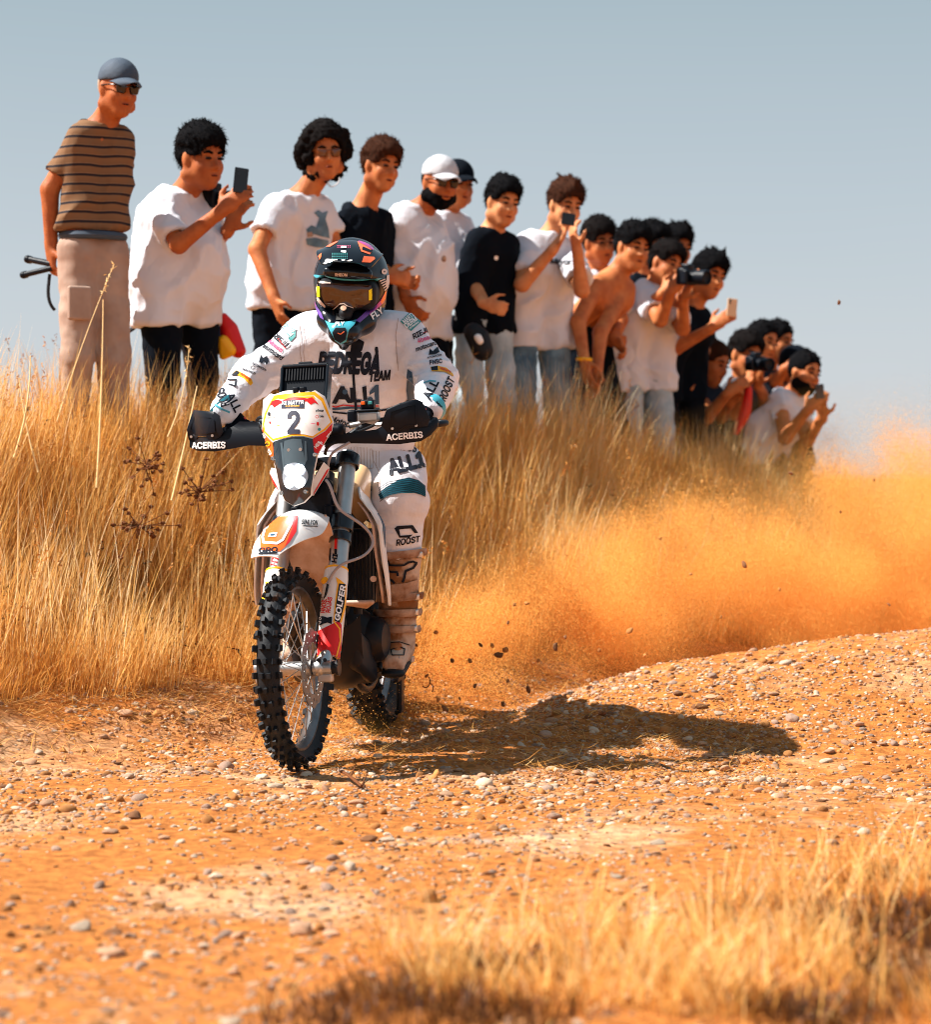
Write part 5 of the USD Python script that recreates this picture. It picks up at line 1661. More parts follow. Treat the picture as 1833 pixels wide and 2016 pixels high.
ST([px_poly([(727, 771), (739, 757), (745, 757), (746, 795), (738, 795), (737, 771), (727, 777)]), px_disc((680, 771), 5), px_disc((728.5, 786), 5.5)], 'navy_print', 'lettering', 0.0042)
ST(px_line([(655, 799), (662, 801), (676, 797), (700, 799), (722, 798), (746, 799)], 2.5), 'red_print', 'red_wave')
ST(px_line([(655, 805), (672, 804), (692, 802), (706, 802), (720, 806), (747, 804)], 4.5), 'navy_print', 'navy_wave')
ST(px_line([(697, 668), (697, 700), (696, 740), (699, 780), (701, 800), (702, 850)], 5), 'ink', 'zip', 0.004)
ST(px_poly([(692, 672), (706, 668), (717, 674), (713, 690), (704, 698), (699, 735), (697, 760), (693, 720), (690, 700)]), 'ink', 'collar_flap', 0.0045)
ST([px_line([(656, 811), (684, 814)], 3.5), px_line([(720, 812), (760, 806), (795, 795), (803, 788)], 3.5)], 'ink', 'pocket_zip')
ST(px_text('Motocard', (680, 833), 12, -16, 60, 0.2), 'ink', 'lettering')
ST(px_line([(590, 640), (593, 665), (590, 690), (594, 720)], 1.3), 'seam', 'seam', 0.0025)
ST(px_line([(784, 628), (779, 660), (782, 700), (785, 730)], 1.3), 'seam', 'seam', 0.0025)
ST(px_line([(597, 640), (600, 668), (597, 694), (600, 722)], 1.0), 'seam', 'seam', 0.0025)
ST(px_poly([(803, 726), (812, 733), (815, 760), (816, 785), (802, 790), (799, 768)]), 'navy_print', 'side_panel')
# right sleeve (left in the picture)
ST(px_poly([(553, 646), (567, 631), (583, 650), (582, 664), (572, 674)]), 'teal_print', 'sponsor_patch')
ST([px_text('MARTI', (575, 644), 8, -52, 22), px_text('DERM', (568, 652), 8, -52, 24), px_text('LETRENGA', (562, 657), 3, -52, 24)], 'white_print', 'lettering', 0.0045)
ST(px_text('RIEJU', (553, 671), 11, -40, 34, 0.15), 'ink', 'lettering')
ST(px_line([(548, 668), (556, 678), (562, 686)], 2.5), 'red_print', 'lettering')
ST(px_text('4beach', (543, 682), 8, -38, 32), 'pink_print', 'lettering')
ST(px_text('motocard', (538, 694), 9, -35, 44, 0.2), 'ink', 'lettering')
ST(px_poly([(509, 715), (514, 699), (518, 706), (526, 701), (529, 712), (524, 719), (519, 712), (516, 716)]), 'ink', 'emblem')
ST(px_text('AUTOMOCIÓN', (510, 722), 4, -28, 30), 'ink', 'lettering')
ST([px_disc((498, 725), 4, 3), px_text('MADRID', (490, 732), 4, -20, 26)], 'ink', 'lettering')
ST(px_poly([(458, 736), (466, 730), (482, 738), (494, 747), (497, 755), (492, 760), (480, 746), (468, 740)]), 'yellow_print', 'yellow_band')
ST(px_poly([(455, 741), (466, 731), (472, 735), (466, 741)]), 'ink', 'emblem', 0.0042)
ST(px_text('HESPARTS', (483, 743), 4, -35, 22), 'red_print', 'lettering', 0.0042)
ST([px_line([(449, 748), (465, 748), (463, 761), (450, 757)], 3), px_text('ROOST', (437, 779), 16, 108, 44)], 'ink', 'lettering')
ST([px_text('ALL', (460, 793), 15, -62, 38)], 'ink', 'lettering')
ST(px_line([(424, 797), (438, 806), (452, 812)], 3.5), 'cyan', 'cuff', 0.004)
# left sleeve (right in the picture)
ST(px_poly([(788, 634), (807, 615), (830, 633), (809, 653)]), 'teal_print', 'sponsor_patch')
ST([px_text('MARTI', (803, 628), 8, 42, 24), px_text('DERM', (808, 636), 9, 38, 26), px_text('LETRENGA', (814, 642), 3, 38, 22)], 'white_print', 'lettering', 0.0045)
ST(px_text('RIEJU', (829, 656), 10, 27, 36, 0.2), 'ink', 'lettering')
ST(px_line([(832, 658), (843, 651)], 2.5), 'red_print', 'lettering')
ST(px_text('4beach', (838, 667), 8, 20, 34), 'pink_print', 'lettering')
ST(px_text('motocard', (839, 682), 8, 20, 42, 0.2), 'ink', 'lettering')
ST(px_poly([(844, 700), (846, 687), (852, 693), (861, 683), (865, 694), (859, 698), (852, 699)]), 'ink', 'emblem')
ST(px_text('AUTOMOCIÓN', (855, 702), 3.5, 12, 28), 'ink', 'lettering')
ST(px_text('FNSC', (858, 713), 8, 8, 24), 'grey_print', 'lettering')
ST(px_poly([(848, 724), (860, 721), (878, 725), (891, 737), (892, 742), (875, 733), (850, 732)]), 'yellow_print', 'yellow_band')
ST(px_poly([(849, 724), (861, 722), (862, 731), (850, 731)]), 'ink', 'emblem', 0.0042)
ST(px_text('HESPARTS', (876, 730), 4, -22, 22), 'red_print', 'lettering', 0.0042)
ST([px_text('ALL', (848, 768), 15, 62, 40), px_text('& ROOST', (876, 772), 14, 66, 60, 0.2)], 'ink', 'lettering')
ST(px_line([(834, 755), (846, 751), (858, 752)], 3), 'cyan', 'lettering')

# trousers
Tk = Field(np.minimum.reduce([J['hipA'], J['knA'], J['knB'], J['anB'] * [1, 1, 0] + J['knB'] * [0, 0, 1]]) - [0.25, 0.3, 0.30], np.maximum.reduce([J['hipA'], J['hipB'], J['pel']]) + [0.25, 0.22, 0.16], 0.009)
for sd, s_ in ((-1, 'A'), (1, 'B')):
    kn = J['kn' + s_]
    Tk.cone(J['hip' + s_] - [0, 0, 0.01], kn + F_ * 0.0, 0.118, 0.098, 0.05)
    Tk.cone(kn, kn + (J['an' + s_] - kn) * 0.34, 0.095, 0.082, 0.03)
    Tk.ell(kn + F_ * 0.03 + [0, 0, 0.02], [0.075, 0.085, 0.10], 0.03)
Tk.cone(J['pel'] - [0, 0, 0.02], BW([0.42, 0.045, 1.12]), 0.15, 0.135, 0.05)
tm = Tk.mesh()
v, f, n = meshkit.arrays(tm, True)
fold = (meshkit.fbm(v * [8, 8, 9], 3, 21) - 0.5) * 0.026
ridge = 1 - np.abs(2 * meshkit.noise(v * [10, 10, 26], 15) - 1)
fold += (ridge ** 2 - 0.4) * 0.012 * sstep(0.02, 0.16, (J['knB'][2] - v[:, 2]) + 0.02)
tm = trimesh.Trimesh(v + n * fold[:, None], f, process=False)
tr = obj('trousers', tm, 'jersey', rider, smooth=True)
STt = Surf(tm)
TT = lambda flat, m, name='print', off=0.003: stamp(STt, flat, m, tr, name, off)
TT(px_poly([(746, 974), (760, 960), (785, 945), (805, 941), (822, 946), (836, 957), (837, 977), (815, 971), (790, 971), (768, 975), (750, 983)]), 'teal_cloth', 'knee_band')
for k in range(7):
    dy = 4 * k
    TT(px_line([(747 + k * .4, 976 - 22 + dy * 1.05 + 8), (765, 962 - 12 + dy), (790, 948 - 3 + dy), (806, 944 - 1 + dy), (822, 949 - 2 + dy), (836, 959 + dy * 0.8)], 1.2), 'ink', 'knee_band_rib', 0.0042)
TT(px_text('ALL1', (800, 913), 27, 14, 74, 0.0, fat=0.07), 'ink', 'lettering')
TT(px_text('ROOST', (806, 882), 14, -8, 46), 'ink', 'lettering')
TT(px_line([(730, 876), (735, 905), (750, 935), (748, 960)], 1.3), 'seam', 'seam')
TT([px_line([(686 + 6 * k, 880), (688 + 6 * k, 922)], 1.0) for k in range(11)], 'seam', 'ribbed_panel', 0.002)
TT(px_line([(693, 924), (735, 922)], 1.5), 'seam', 'seam')
TT([px_poly([(777, 1040), (782, 1035), (812, 1033), (822, 1049), (815, 1049), (808, 1040), (786, 1042), (788, 1054), (812, 1052), (805, 1058), (786, 1058)]), px_text('ROOST', (803, 1064), 11, 10, 46, 0.25)], 'ink', 'lettering')

# boots
for s_ in 'BA':
    an, kn, to = J['an' + s_], J['kn' + s_], J['to' + s_]
    top = kn + (an - kn) * 0.36
    up = unit(top - an)
    Bt = Field(np.minimum.reduce([an, to, top]) - 0.16, np.maximum.reduce([an, to, top]) + 0.16, 0.008)
    Bt.cone(top + up * 0.03, an, 0.085, 0.064, 0.03).cone(an - [0, 0, 0.035], to - [0, 0, 0.01], 0.05, 0.043, 0.04)
    Bt.cone(an - [0, 0, 0.04] - F_ * 0.05, an, 0.048, 0.05, 0.03)
    Bt.ell(top + F_ * 0.035 - up * 0.09, [0.06, 0.06, 0.11], 0.02)
    Bt.plane(top, up)
    bm = ruffle(Bt.mesh(), 0.006, 16, 4)
    bo = obj('boot', bm, 'boot', rider, smooth=True)
    sole = Field(np.minimum(an, to) - 0.16, np.maximum(an, to) + 0.1, 0.007)
    sole.cone(an - [0, 0, 0.072] - F_ * 0.05, to - [0, 0, 0.045] + F_ * 0.02, 0.05, 0.045, 0.0, flat=([0, 0, 1.0], 2.4))
    obj('sole', sole.mesh(), 'rubber', bo, smooth=True)
    sideb = L_ if s_ == 'B' else -L_
    for k, fr_ in enumerate((0.03, 0.50, 0.67, 0.85)):
        c = top + (an - top) * fr_
        r_ = 0.089 - 0.021 * fr_
        ang = np.linspace(-1.3, 1.9, 16)
        tilt = 0.12 - 0.05 * k
        pts = np.array([c + F_ * math.cos(a) * r_ * 1.03 + sideb * math.sin(a) * r_ * 1.03 + up * tilt * r_ * math.sin(a) for a in ang])
        nrm = np.array([F_ * math.cos(a) + sideb * math.sin(a) for a in ang])
        w_ = 0.010
        grid = np.stack([pts + up * w_ + nrm * 0.004, pts + nrm * 0.007, pts - up * w_ + nrm * 0.004], 1)
        m_ = Patch(grid, 24, 5, 2).mesh(0.008)
        if m_.volume < 0:
            m_.invert()
        obj('strap', m_, 'boot_tan', bo, smooth=40)
        q = c + F_ * math.cos(1.1) * r_ * 1.1 + sideb * math.sin(1.1) * r_ * 1.1
        obj('buckle', bbox(q, [0.022, 0.03, 0.026], np.stack([sideb, F_, [0, 0, 1.0]], 1), r=0.006), 'metal', bo)
    tp = hull(np.array([to + F_ * a + sideb * b + np.array([0, 0, c]) for a in (-0.01, 0.045) for b in (-0.035, 0.035) for c in (-0.03, 0.03)]))
    if s_ == 'B':
        SB = Surf(bm)
        stamp(SB, [px_line([(760, 1108), (765, 1105), (768, 1112), (780, 1113), (795, 1112), (803, 1107), (812, 1105), (820, 1108)], 4), px_line([(763, 1110), (760, 1122), (757, 1132), (761, 1140), (772, 1142), (777, 1148)], 4.5), px_line([(760, 1124), (772, 1126), (782, 1126), (783, 1134)], 4), px_line([(819, 1108), (812, 1118), (798, 1124), (795, 1138), (792, 1146)], 4.5)], 'ink', bo, 'emblem', 0.004)
        stamp(SB, px_poly([(752, 1152), (775, 1150), (800, 1147), (822, 1140), (818, 1168), (790, 1180), (752, 1178)]), 'boot_tan', bo, 'shin_plate', 0.004)
        stamp(SB, [px_line([(757, 1283), (764, 1266), (786, 1264), (806, 1270)], 2), px_line([(770, 1280), (786, 1274), (796, 1278), (794, 1290), (772, 1290), (770, 1280)], 2)], 'rubber', bo, 'toe_panel', 0.003)
# gloves closed round the grips
for sd, s_ in ((1, 'B'), (-1, 'A')):
    gp = RS[:3, :3] @ np.array([0.922, sd * 0.335, 1.170]) + RS[:3, 3]
    gp = BW(gp)
    wr = J['wr' + s_]
    G = Field(np.minimum(gp, wr) - 0.15, np.maximum(gp, wr) + 0.15, 0.005)
    d_ = unit(gp + np.array([0, 0, 0.02]) - wr)
    ax = L_ * sd
    G.cone(wr, gp - F_ * 0.02 + [0, 0, 0.022], 0.040, 0.034, 0.02, flat=(np.array([0, 0, 1.0]), 1.2))
    for k, o in enumerate((-0.033, -0.011, 0.011, 0.032)):
        b0 = gp + ax * o + [0, 0, 0.026] - F_ * 0.005
        b1 = gp + ax * o + F_ * 0.030 + [0, 0, 0.010]
        b2 = gp + ax * o + F_ * 0.022 - [0, 0, 0.022]
        b3 = gp + ax * o - F_ * 0.005 - [0, 0, 0.026]
        G.cone(b0, b1, 0.0125, 0.0115, 0.004).cone(b1, b2, 0.0115, 0.0105, 0.003).cone(b2, b3, 0.0105, 0.0095, 0.003)
    t0 = gp - ax * 0.045 - F_ * 0.03
    G.cone(t0, gp - ax * 0.05 - [0, 0, 0.02], 0.014, 0.012, 0.012).cone(gp - ax * 0.05 - [0, 0, 0.02], gp - ax * 0.042 + F_ * 0.018 - [0, 0, 0.026], 0.012, 0.010, 0.003)
    go_ = obj('glove', G.mesh(), 'cloth_black', rider, smooth=True)
    c1 = wr - d_ * 0.012
    obj('cuff', tube([c1 - d_ * 0.016, c1, c1 + d_ * 0.02], [0.052, 0.053, 0.047], 20), 'cyan', go_)
    obj('knuckle_print', balls([(*(gp + ax * 0.02 + [0, 0, 0.042] - F_ * 0.01), 0.006), (*(gp - ax * 0.02 + [0, 0, 0.042] - F_ * 0.01), 0.006)], 1), 'red_print', go_)

# helmet
hf, hsd, hu = head_frame(-3, 16, 4)
MH = np.stack([hf, hsd, hu])
H = lambda x, y, z: HC + x * hf + y * hsd + z * hu
He = Field(HC - 0.34, HC + 0.34, 0.0055)
He.ell(H(-0.02, 0, 0.0), [0.158, 0.136, 0.158], 0.02, MH)
He.cone(H(-0.02, 0, 0.02), H(0.06, 0, 0.055), 0.125, 0.085, 0.03)
for q in (-1, 1):
    He.cone(H(-0.03, q * 0.072, -0.085), H(0.10, q * 0.060, -0.120), 0.056, 0.042, 0.03)
    He.cone(H(0.10, q * 0.060, -0.122), H(0.188, q * 0.018, -0.150), 0.042, 0.033, 0.03)
    He.cone(H(0.135, q * 0.070, 0.062), H(0.155, 0, 0.068), 0.020, 0.022, 0.02)
He.cone(H(0.195, -0.02, -0.142), H(0.195, 0.02, -0.142), 0.034, 0.034, 0.02)
He.cone(H(0.19, 0, -0.15), H(0.175, 0, -0.195), 0.03, 0.018, 0.02)
He.box(H(0.20, 0, -0.022), [0.15, 0.112, 0.058], 0.03, 0.006, MH, 'cut')
He.ell(H(-0.03, 0, -0.17), [0.11, 0.085, 0.14], 0.01, MH, 'cut')
hm_ = He.mesh()
hl = obj('helmet', hm_, 'helmet_black', rider, smooth=True)
SH_ = Surf(hm_)
HS = lambda flat, m, name='print', off=0.0018: stamp(SH_, flat, m, hl, name, off)
# chin, cyan to violet to flame
HS(px_poly([(640, 631), (652, 637), (668, 637), (684, 634), (703, 630), (697, 640), (687, 650), (684, 662), (682, 672), (671, 678), (660, 671), (652, 655), (646, 642)]), 'cyan', 'chin_print')
HS(px_poly([(700, 632), (712, 622), (722, 612), (736, 605), (746, 596), (738, 609), (722, 624), (708, 636)]), 'violet', 'violet_print')
HS(px_poly([(726, 611), (740, 602), (748, 592), (757, 576), (760, 580), (755, 596), (742, 608), (728, 622)]), 'magenta', 'magenta_print')
HS(px_poly([(748, 594), (755, 580), (757, 574), (760, 574), (758, 588), (751, 599)]), 'flame', 'flame_print', 0.0026)
HS(px_poly([(638, 630), (633, 617), (625, 604), (619, 590), (617, 592), (622, 610), (631, 626)]), 'violet', 'violet_print')
HS(px_poly([(624, 604), (619, 591), (616, 578), (614, 574), (615, 592), (619, 602)]), 'magenta', 'magenta_print')
HS(px_poly([(655, 655), (661, 646), (680, 646), (683, 655), (681, 668), (670, 675), (659, 668)]), 'ink', 'chin_vent', 0.003)
HS(px_poly([(661, 619), (678, 619), (676, 633), (662, 633)]), 'satin_metal', 'breath_vent', 0.006)
HS(px_text('FLY', (669, 639), 6, 2, 17, 0.2), 'white_print', 'lettering', 0.004)
HS(px_text('FLY', (741, 617), 11, 38, 26, 0.2), 'white_print', 'lettering', 0.003)
HS(px_line([(665, 656), (671, 658), (678, 653)], 2), 'flame', 'chin_mark', 0.0045)
HS(px_poly([(616, 541), (640, 543), (672, 548), (700, 550), (735, 549), (752, 548), (738, 555), (700, 553), (670, 552), (640, 549), (622, 547)]), 'cyan', 'brow_print')
HS(px_text('RHEON', (672, 541), 5, -2, 23), 'pale_frame', 'lettering', 0.003)
HS([px_line([(747 + 2.2 * k, 562 + 4.5 * k - 8), (757 + 2 * k, 558 + 3.5 * k - 8)], 2.2) for k in range(5)], 'pale_frame', 'side_lettering', 0.003)
HS(px_poly([(760, 543), (766, 541), (767, 560), (761, 569), (758, 563)]), 'pale_frame', 'side_lettering', 0.003)
HS(px_disc((755.5, 535.5), 5.5, 1.5), 'pale_frame', 'emblem', 0.003)
# goggles
Gg = Field(H(0.05, 0, -0.02) - 0.2, H(0.05, 0, -0.02) + 0.2, 0.005)
Gg.box(H(0.085, 0, -0.022), [0.055, 0.106, 0.052], 0.03, 0.005, MH)
Gg.ell(H(0.05, 0, -0.022), [0.098, 0.115, 0.075], 0.01, MH)
Gg.cone(H(0.15, 0, -0.085), H(0.12, 0, -0.06), 0.025, 0.03, 0.02)
gm_ = Gg.mesh()
gg = obj('goggles', gm_, 'strap_black', hl, smooth=True)
Sg = Surf(gm_)
stamp(Sg, px_poly([(633, 560), (660, 559), (700, 561), (730, 563), (733, 580), (728, 596), (712, 604), (690, 605), (682, 600), (668, 600), (660, 606), (640, 598), (633, 580)]), 'brown_lens', gg, 'lens', 0.004)
stamp(Sg, px_poly([(627, 564), (632, 565), (632, 585), (627, 584)]), 'yellow_fluo', gg, 'yellow_tab', 0.007)
stamp(Sg, px_poly([(726, 572), (731, 569), (731, 590), (726, 591)]), 'yellow_fluo', gg, 'yellow_tab', 0.007)
stamp(Sg, px_poly([(622, 556), (630, 555), (651, 558), (651, 560), (628, 559), (625, 580), (632, 590), (641, 601), (640, 604), (630, 596), (621, 582)]), 'pale_frame', gg, 'frame_print', 0.006)
stamp(Sg, px_line([(655, 607), (666, 603), (671, 599), (678, 599), (683, 604), (693, 607)], 1.6), 'pale_frame', gg, 'nose_frame', 0.007)
stamp(Sg, px_disc((677, 608), 5), 'boot_tan', gg, 'nose_guard', 0.006)
# peak
rows = []
for x, hw, z, dr in ((0.02, 0.112, 0.160, 0.045), (0.08, 0.118, 0.166, 0.036), (0.15, 0.116, 0.160, 0.026), (0.21, 0.104, 0.144, 0.018), (0.245, 0.090, 0.126, 0.012)):
    rows.append([H(x - 0.02 * q * q, hw * q, z - dr * q * q - (0.006 if abs(q) > 0.5 else 0)) for q in np.linspace(-1, 1, 9)])
pk = Patch(rows, 26, 30)
pm = pk.mesh(0.005)
pko = obj('peak', pm, 'helmet_black', hl, smooth=50)
Sp = Surf(pm)
PK = lambda flat, m, name='print', off=0.0018: stamp(Sp, flat, m, pko, name, off)
PK(px_text('FLY', (666, 517), 9, -2, 52, 0.35, fat=0.07), 'white_print', 'lettering')
PK([px_poly([(702, 473), (712, 477), (728, 489), (733, 497), (727, 502), (711, 496), (707, 486)]), px_poly([(716, 505), (737, 507), (738, 511), (729, 518), (712, 517)])], 'flame', 'flame_print')
PK([px_poly([(702, 472), (720, 474), (735, 486), (734, 494), (722, 486), (708, 479)])], 'magenta', 'magenta_print', 0.0026)
PK(px_poly([(714, 487), (732, 495), (732, 499), (712, 493)]), 'ink', 'peak_vent', 0.0032)
PK([px_poly([(636, 487), (655, 476), (672, 469), (664, 478), (650, 487)]), px_poly([(622, 512), (628, 503), (634, 499), (632, 508), (628, 514)])], 'flame', 'flame_print')
PK([px_disc((655 + 4 * (k % 8), 500 + 3.2 * (k // 8)), 0.9) for k in range(32)], 'teal_print', 'dots')
PK([px_disc((665 + 4 * (k % 7), 485 + 3 * (k // 7)), 0.9) for k in range(14)], 'pink_print', 'dots')
PK([px_line([(672, 488), (682, 488)], 4), px_line([(672, 496), (681, 497)], 4)], 'white_print', 'peak_emblem', 0.0026)
# ------------------------------------------------------------------ spectators on the bank
MAT['striped_shirt'] = usdkit.material(stage, '/World/Looks/striped_shirt', {
    'g': ('geometry', {}), 's': ('separate_xyz', {}),
    'n': ('noise_texture', {'scale': 3.0, 'detail': 2.0}),
    'a': ('math', {'math_type': 'multiply_add', 'value2': 0.035}),
    'f': ('math', {'math_type': 'multiply', 'value2': 24.0}), 'fr': ('math', {'math_type': 'fraction'}),
    'r': ('rgb_ramp', {'ramp': [(0, (0.17, 0.09, 0.045)), (0.62, (0.19, 0.10, 0.05)), (0.70, (0.02, 0.016, 0.02)), (0.90, (0.02, 0.016, 0.02)), (0.97, (0.25, 0.145, 0.08))]}),
    'p': ('principled_bsdf', {'roughness': 0.85, 'specular_ior_level': 0.15})},
    [('g.position', 's.vector'), ('g.position', 'n.vector'), ('n.fac', 'a.value1'), ('s.z', 'a.value3'), ('a.value', 'f.value1'), ('f.value', 'fr.value1'), ('fr.value', 'r.fac'), ('r.color', 'p.base_color')], surface='p.BSDF')


def strands(v, n, count, style, fr, g, rs):
    """Thin ribbons growing out of a hair volume, so that its outline is soft."""
    i = rs.integers(0, len(v), count)
    p, nn = v[i], n[i]
    up = nn @ fr[2]
    flow = rs.normal(0, 0.35, (count, 3)) - fr[2] * np.where(up < 0.6, 0.8, 0.0)[:, None] + fr[0] * np.where(up > 0.3, 0.45, 0.1)[:, None]
    if style == 'curly':
        flow = rs.normal(0, 0.9, (count, 3))
    L = rs.uniform(0.010, 0.026, count) * g * (0.6 if style == 'short' else 1.0)
    d0 = nn * 0.75 + flow * 0.6
    d0 /= np.linalg.norm(d0, axis=1, keepdims=True)
    d1 = nn * 0.15 + flow
    d1 /= np.linalg.norm(d1, axis=1, keepdims=True)
    a = p - nn * 0.003
    b = a + d0 * L[:, None] * 0.55
    c = b + d1 * L[:, None] * 0.5
    sd = np.cross(d0, rs.normal(size=(count, 3)))
    sd *= (0.0013 * g / (np.linalg.norm(sd, axis=1, keepdims=True) + 1e-9))
    V = np.stack([a - sd, a + sd, b - sd * 0.8, b + sd * 0.8, c], 1)
    F = (np.array([[0, 1, 3], [0, 3, 2], [2, 3, 4]])[None] + (np.arange(count) * 5)[:, None, None]).reshape(-1, 3)
    return V.reshape(-1, 3), F


def spectator(label, d, head, yaw, pitch, roll, sh, el, wr, hand, hem, skin='skin', hair='hair_black', hair_style='short', shirt='cloth_white', loose=0.02, trousers='cloth_black',
              shorts=False, fat=1.0, hs=1.0, hips=None, sleeve=0.62, cap=None, glasses=None, beard=None, belly=0.0, curl=(0.5, 0.5), lean=0.0, seed=0, hand_across=(None, None), h=0.0118,
              collar=True, hw=None):
    """All points are (u, v) or (u, v, depth offset) in the picture at depth d; index 0 = screen left side of the body, 1 = screen right."""
    def W(p):
        return pix(p[0], p[1], d + (p[2] if len(p) > 2 else 0.0))
    C = W(head)
    fr = head_frame(yaw, pitch, roll)
    S = [W(p) - [0, 0, 0.022] for p in sh]
    S = [S[0] + (S[1] - S[0]) * 0.06, S[1] + (S[0] - S[1]) * 0.06]
    ax = unit(S[1] - S[0])
    tf = unit(np.cross(np.array([0, 0, 1.0]), -ax))     # chest direction
    if tf[1] > 0:
        tf = -tf
    mid = (S[0] + S[1]) / 2
    neck = mid + np.array([0, 0, 0.047]) - tf * 0.02
    hp = W(hips)
    hwid = 0.095 * fat if hw is None else hw
    HP = [hp - ax * hwid, hp + ax * hwid]
    E_, WR = [W(p) for p in el], [W(p) for p in wr]
    HD = [W(p) if p is not None else None for p in hand]
    feet, knee = [], []
    for k, sg in ((0, -1), (1, 1)):
        fx = HP[k] + ax * sg * 0.03
        gz = float(terr(np.array(fx[0]), np.array(fx[1]), False))
        ft = np.array([fx[0], fx[1], gz + 0.06])
        feet.append(ft)
        knee.append((HP[k] * 0.48 + ft * 0.52) + tf * (0.03 + lean))
    pts = np.array([C + [0, 0, 0.16], C - [0, 0, 0.16], *S, *HP, *E_, *WR, *[x for x in HD if x is not None], *feet, *knee])
    root = thing('person', label, 'person', loc=(0, 0, 0))
    B = Field(pts.min(0) - 0.17, pts.max(0) + 0.17, h)
    fl = (tf, 1.28)
    for k in (0, 1):
        B.cone(S[k] * 0.72 + mid * 0.28 - [0, 0, 0.06], HP[k] + [0, 0, 0.08], 0.080 * fat, 0.070 * fat, 0.05, flat=fl)
        B.cone(S[k], neck - [0, 0, 0.035], 0.046, 0.070, 0.04)
        B.cone(S[k], E_[k], 0.047 * (0.6 + 0.4 * fat), 0.040, 0.025)
        B.cone(E_[k], WR[k], 0.042, 0.028, 0.015)
        dh = unit((HD[k] if HD[k] is not None else WR[k] + (WR[k] - E_[k])) - WR[k])
        ac = hand_across[k] if hand_across[k] is not None else (-tf * 0.2 + np.array([0, 0, 1.0]) if abs(dh[2]) < 0.75 else tf)
        add_hand(B, WR[k], dh, ac, curl[k], thumb=1 if k else -1, size=hs)
        B.cone(HP[k], knee[k], 0.070 * fat, 0.054, 0.03).cone(knee[k], feet[k] + [0, 0, 0.03], 0.058, 0.040, 0.02)
        B.cone(feet[k] - tf * 0.04 - [0, 0, 0.02], feet[k] + tf * 0.17 - [0, 0, 0.03], 0.04, 0.032, 0.02)
    B.cone(neck - [0, 0, 0.03], C - fr[2] * 0.06 * hs - fr[0] * 0.02, 0.064, 0.054 * hs, 0.035)
    add_head(B, C, fr, hs, fat ** 0.5)
    obj('body', B.mesh(), skin, root, smooth=True)
    P = lambda a, b, c: C + hs * (a * fr[0] + b * fr[1] + c * fr[2])
    M = np.stack(fr)
    for q in (-1, 1):
        e = P(0.0905, q * 0.031, 0.003)
        m = trimesh.creation.icosphere(2, 1.0)
        obj('eye', trimesh.Trimesh(np.array(m.vertices) * np.array([0.0075, 0.0155, 0.0062]) * hs @ M + e, m.faces, process=False), 'eye_dark', root, smooth=True)
        obj('eyebrow', tube([P(0.091, q * 0.014, 0.024), P(0.0915, q * 0.032, 0.030), P(0.078, q * 0.050, 0.024)], np.array([0.0052, 0.0064, 0.0035]) * hs, 6), hair if hair != 'hair_grey' else 'hair_brown', root)
    obj('lips', tube([P(0.079, -0.024, -0.0655), P(0.0945, -0.008, -0.0645), P(0.0945, 0.008, -0.0645), P(0.079, 0.024, -0.0655)], np.array([0.003, 0.0062, 0.0062, 0.003]) * hs, 8), 'lip', root)
    obj('mouth', tube([P(0.077, -0.027, -0.063), P(0.0985, -0.009, -0.0655), P(0.0985, 0.009, -0.0655), P(0.077, 0.027, -0.063)], np.array([0.002, 0.003, 0.003, 0.002]) * hs, 6), 'eye_dark', root)

    # hair
    rs = np.random.default_rng(seed + 50)
    Hf = Field(C - 0.28 * hs, C + 0.28 * hs, 0.0078)
    g = hs
    if cap is None or hair_style in ('curly',):
        th = {'short': 0.010, 'fringe': 0.020, 'fade': 0.017, 'curly': 0.03, 'tuft': 0.018, 'buzz': 0.006}[hair_style]
        Hf.ell(P(-0.016, 0, 0.040), g * (np.array([0.097, 0.077, 0.094]) + th), 0.01, M)
        if hair_style in ('fringe', 'fade', 'tuft'):
            Hf.ell(P(0.01, 0, 0.092), g * np.array([0.095, 0.072, 0.046]), 0.03, M)
            Hf.ell(P(0.072, 0, 0.076), g * np.array([0.036, 0.062, 0.026]), 0.02, M)
        if hair_style == 'curly':
            for _ in range(170):
                a = rs.normal(size=3); a /= np.linalg.norm(a)
                if a[0] > 0.55 and a[2] < 0.45:
                    continue
                p = P(-0.02 + 0.105 * a[0], 0.118 * a[1], 0.02 + 0.125 * a[2] - (0.02 if a[0] < 0.3 else 0))
                Hf.ell(p, g * np.array([1, 1, 1]) * rs.uniform(0.016, 0.030), 0.006)
        if hair_style == 'tuft':
            for k in range(7):
                Hf.cone(P(-0.03 + 0.02 * k, rs.normal(0, 0.02), 0.12), P(-0.04 + 0.02 * k + rs.normal(0, 0.01), rs.normal(0, 0.03), 0.158 + rs.uniform(0, 0.02)), 0.016, 0.005, 0.01)
        fy = 0.060 if hair_style != 'curly' else 0.068
        zc = {'short': -0.016, 'fringe': -0.024, 'fade': -0.016, 'curly': -0.010, 'tuft': -0.020, 'buzz': -0.010}[hair_style]
        Hf.ell(P(0.088, 0, zc), g * np.array([0.075, fy + 0.012, 0.082]), 0.006, M, 'cut')
        if hair_style != 'curly':
            Hf.box(P(0.068, 0, -0.085), np.array([0.11, 0.13, 0.095]) * g, 0.02, 0.01, M, 'cut')
            Hf.box(P(0.0, 0, -0.165), np.array([0.2, 0.2, 0.11]) * g, 0.02, 0.01, M, 'cut')
            if hair_style in ('fade', 'fringe', 'tuft'):
                for q in (-1, 1):
                    Hf.box(P(0.0, q * 0.113, -0.03), np.array([0.13, 0.032, 0.085]) * g, 0.02, 0.01, M, 'cut')
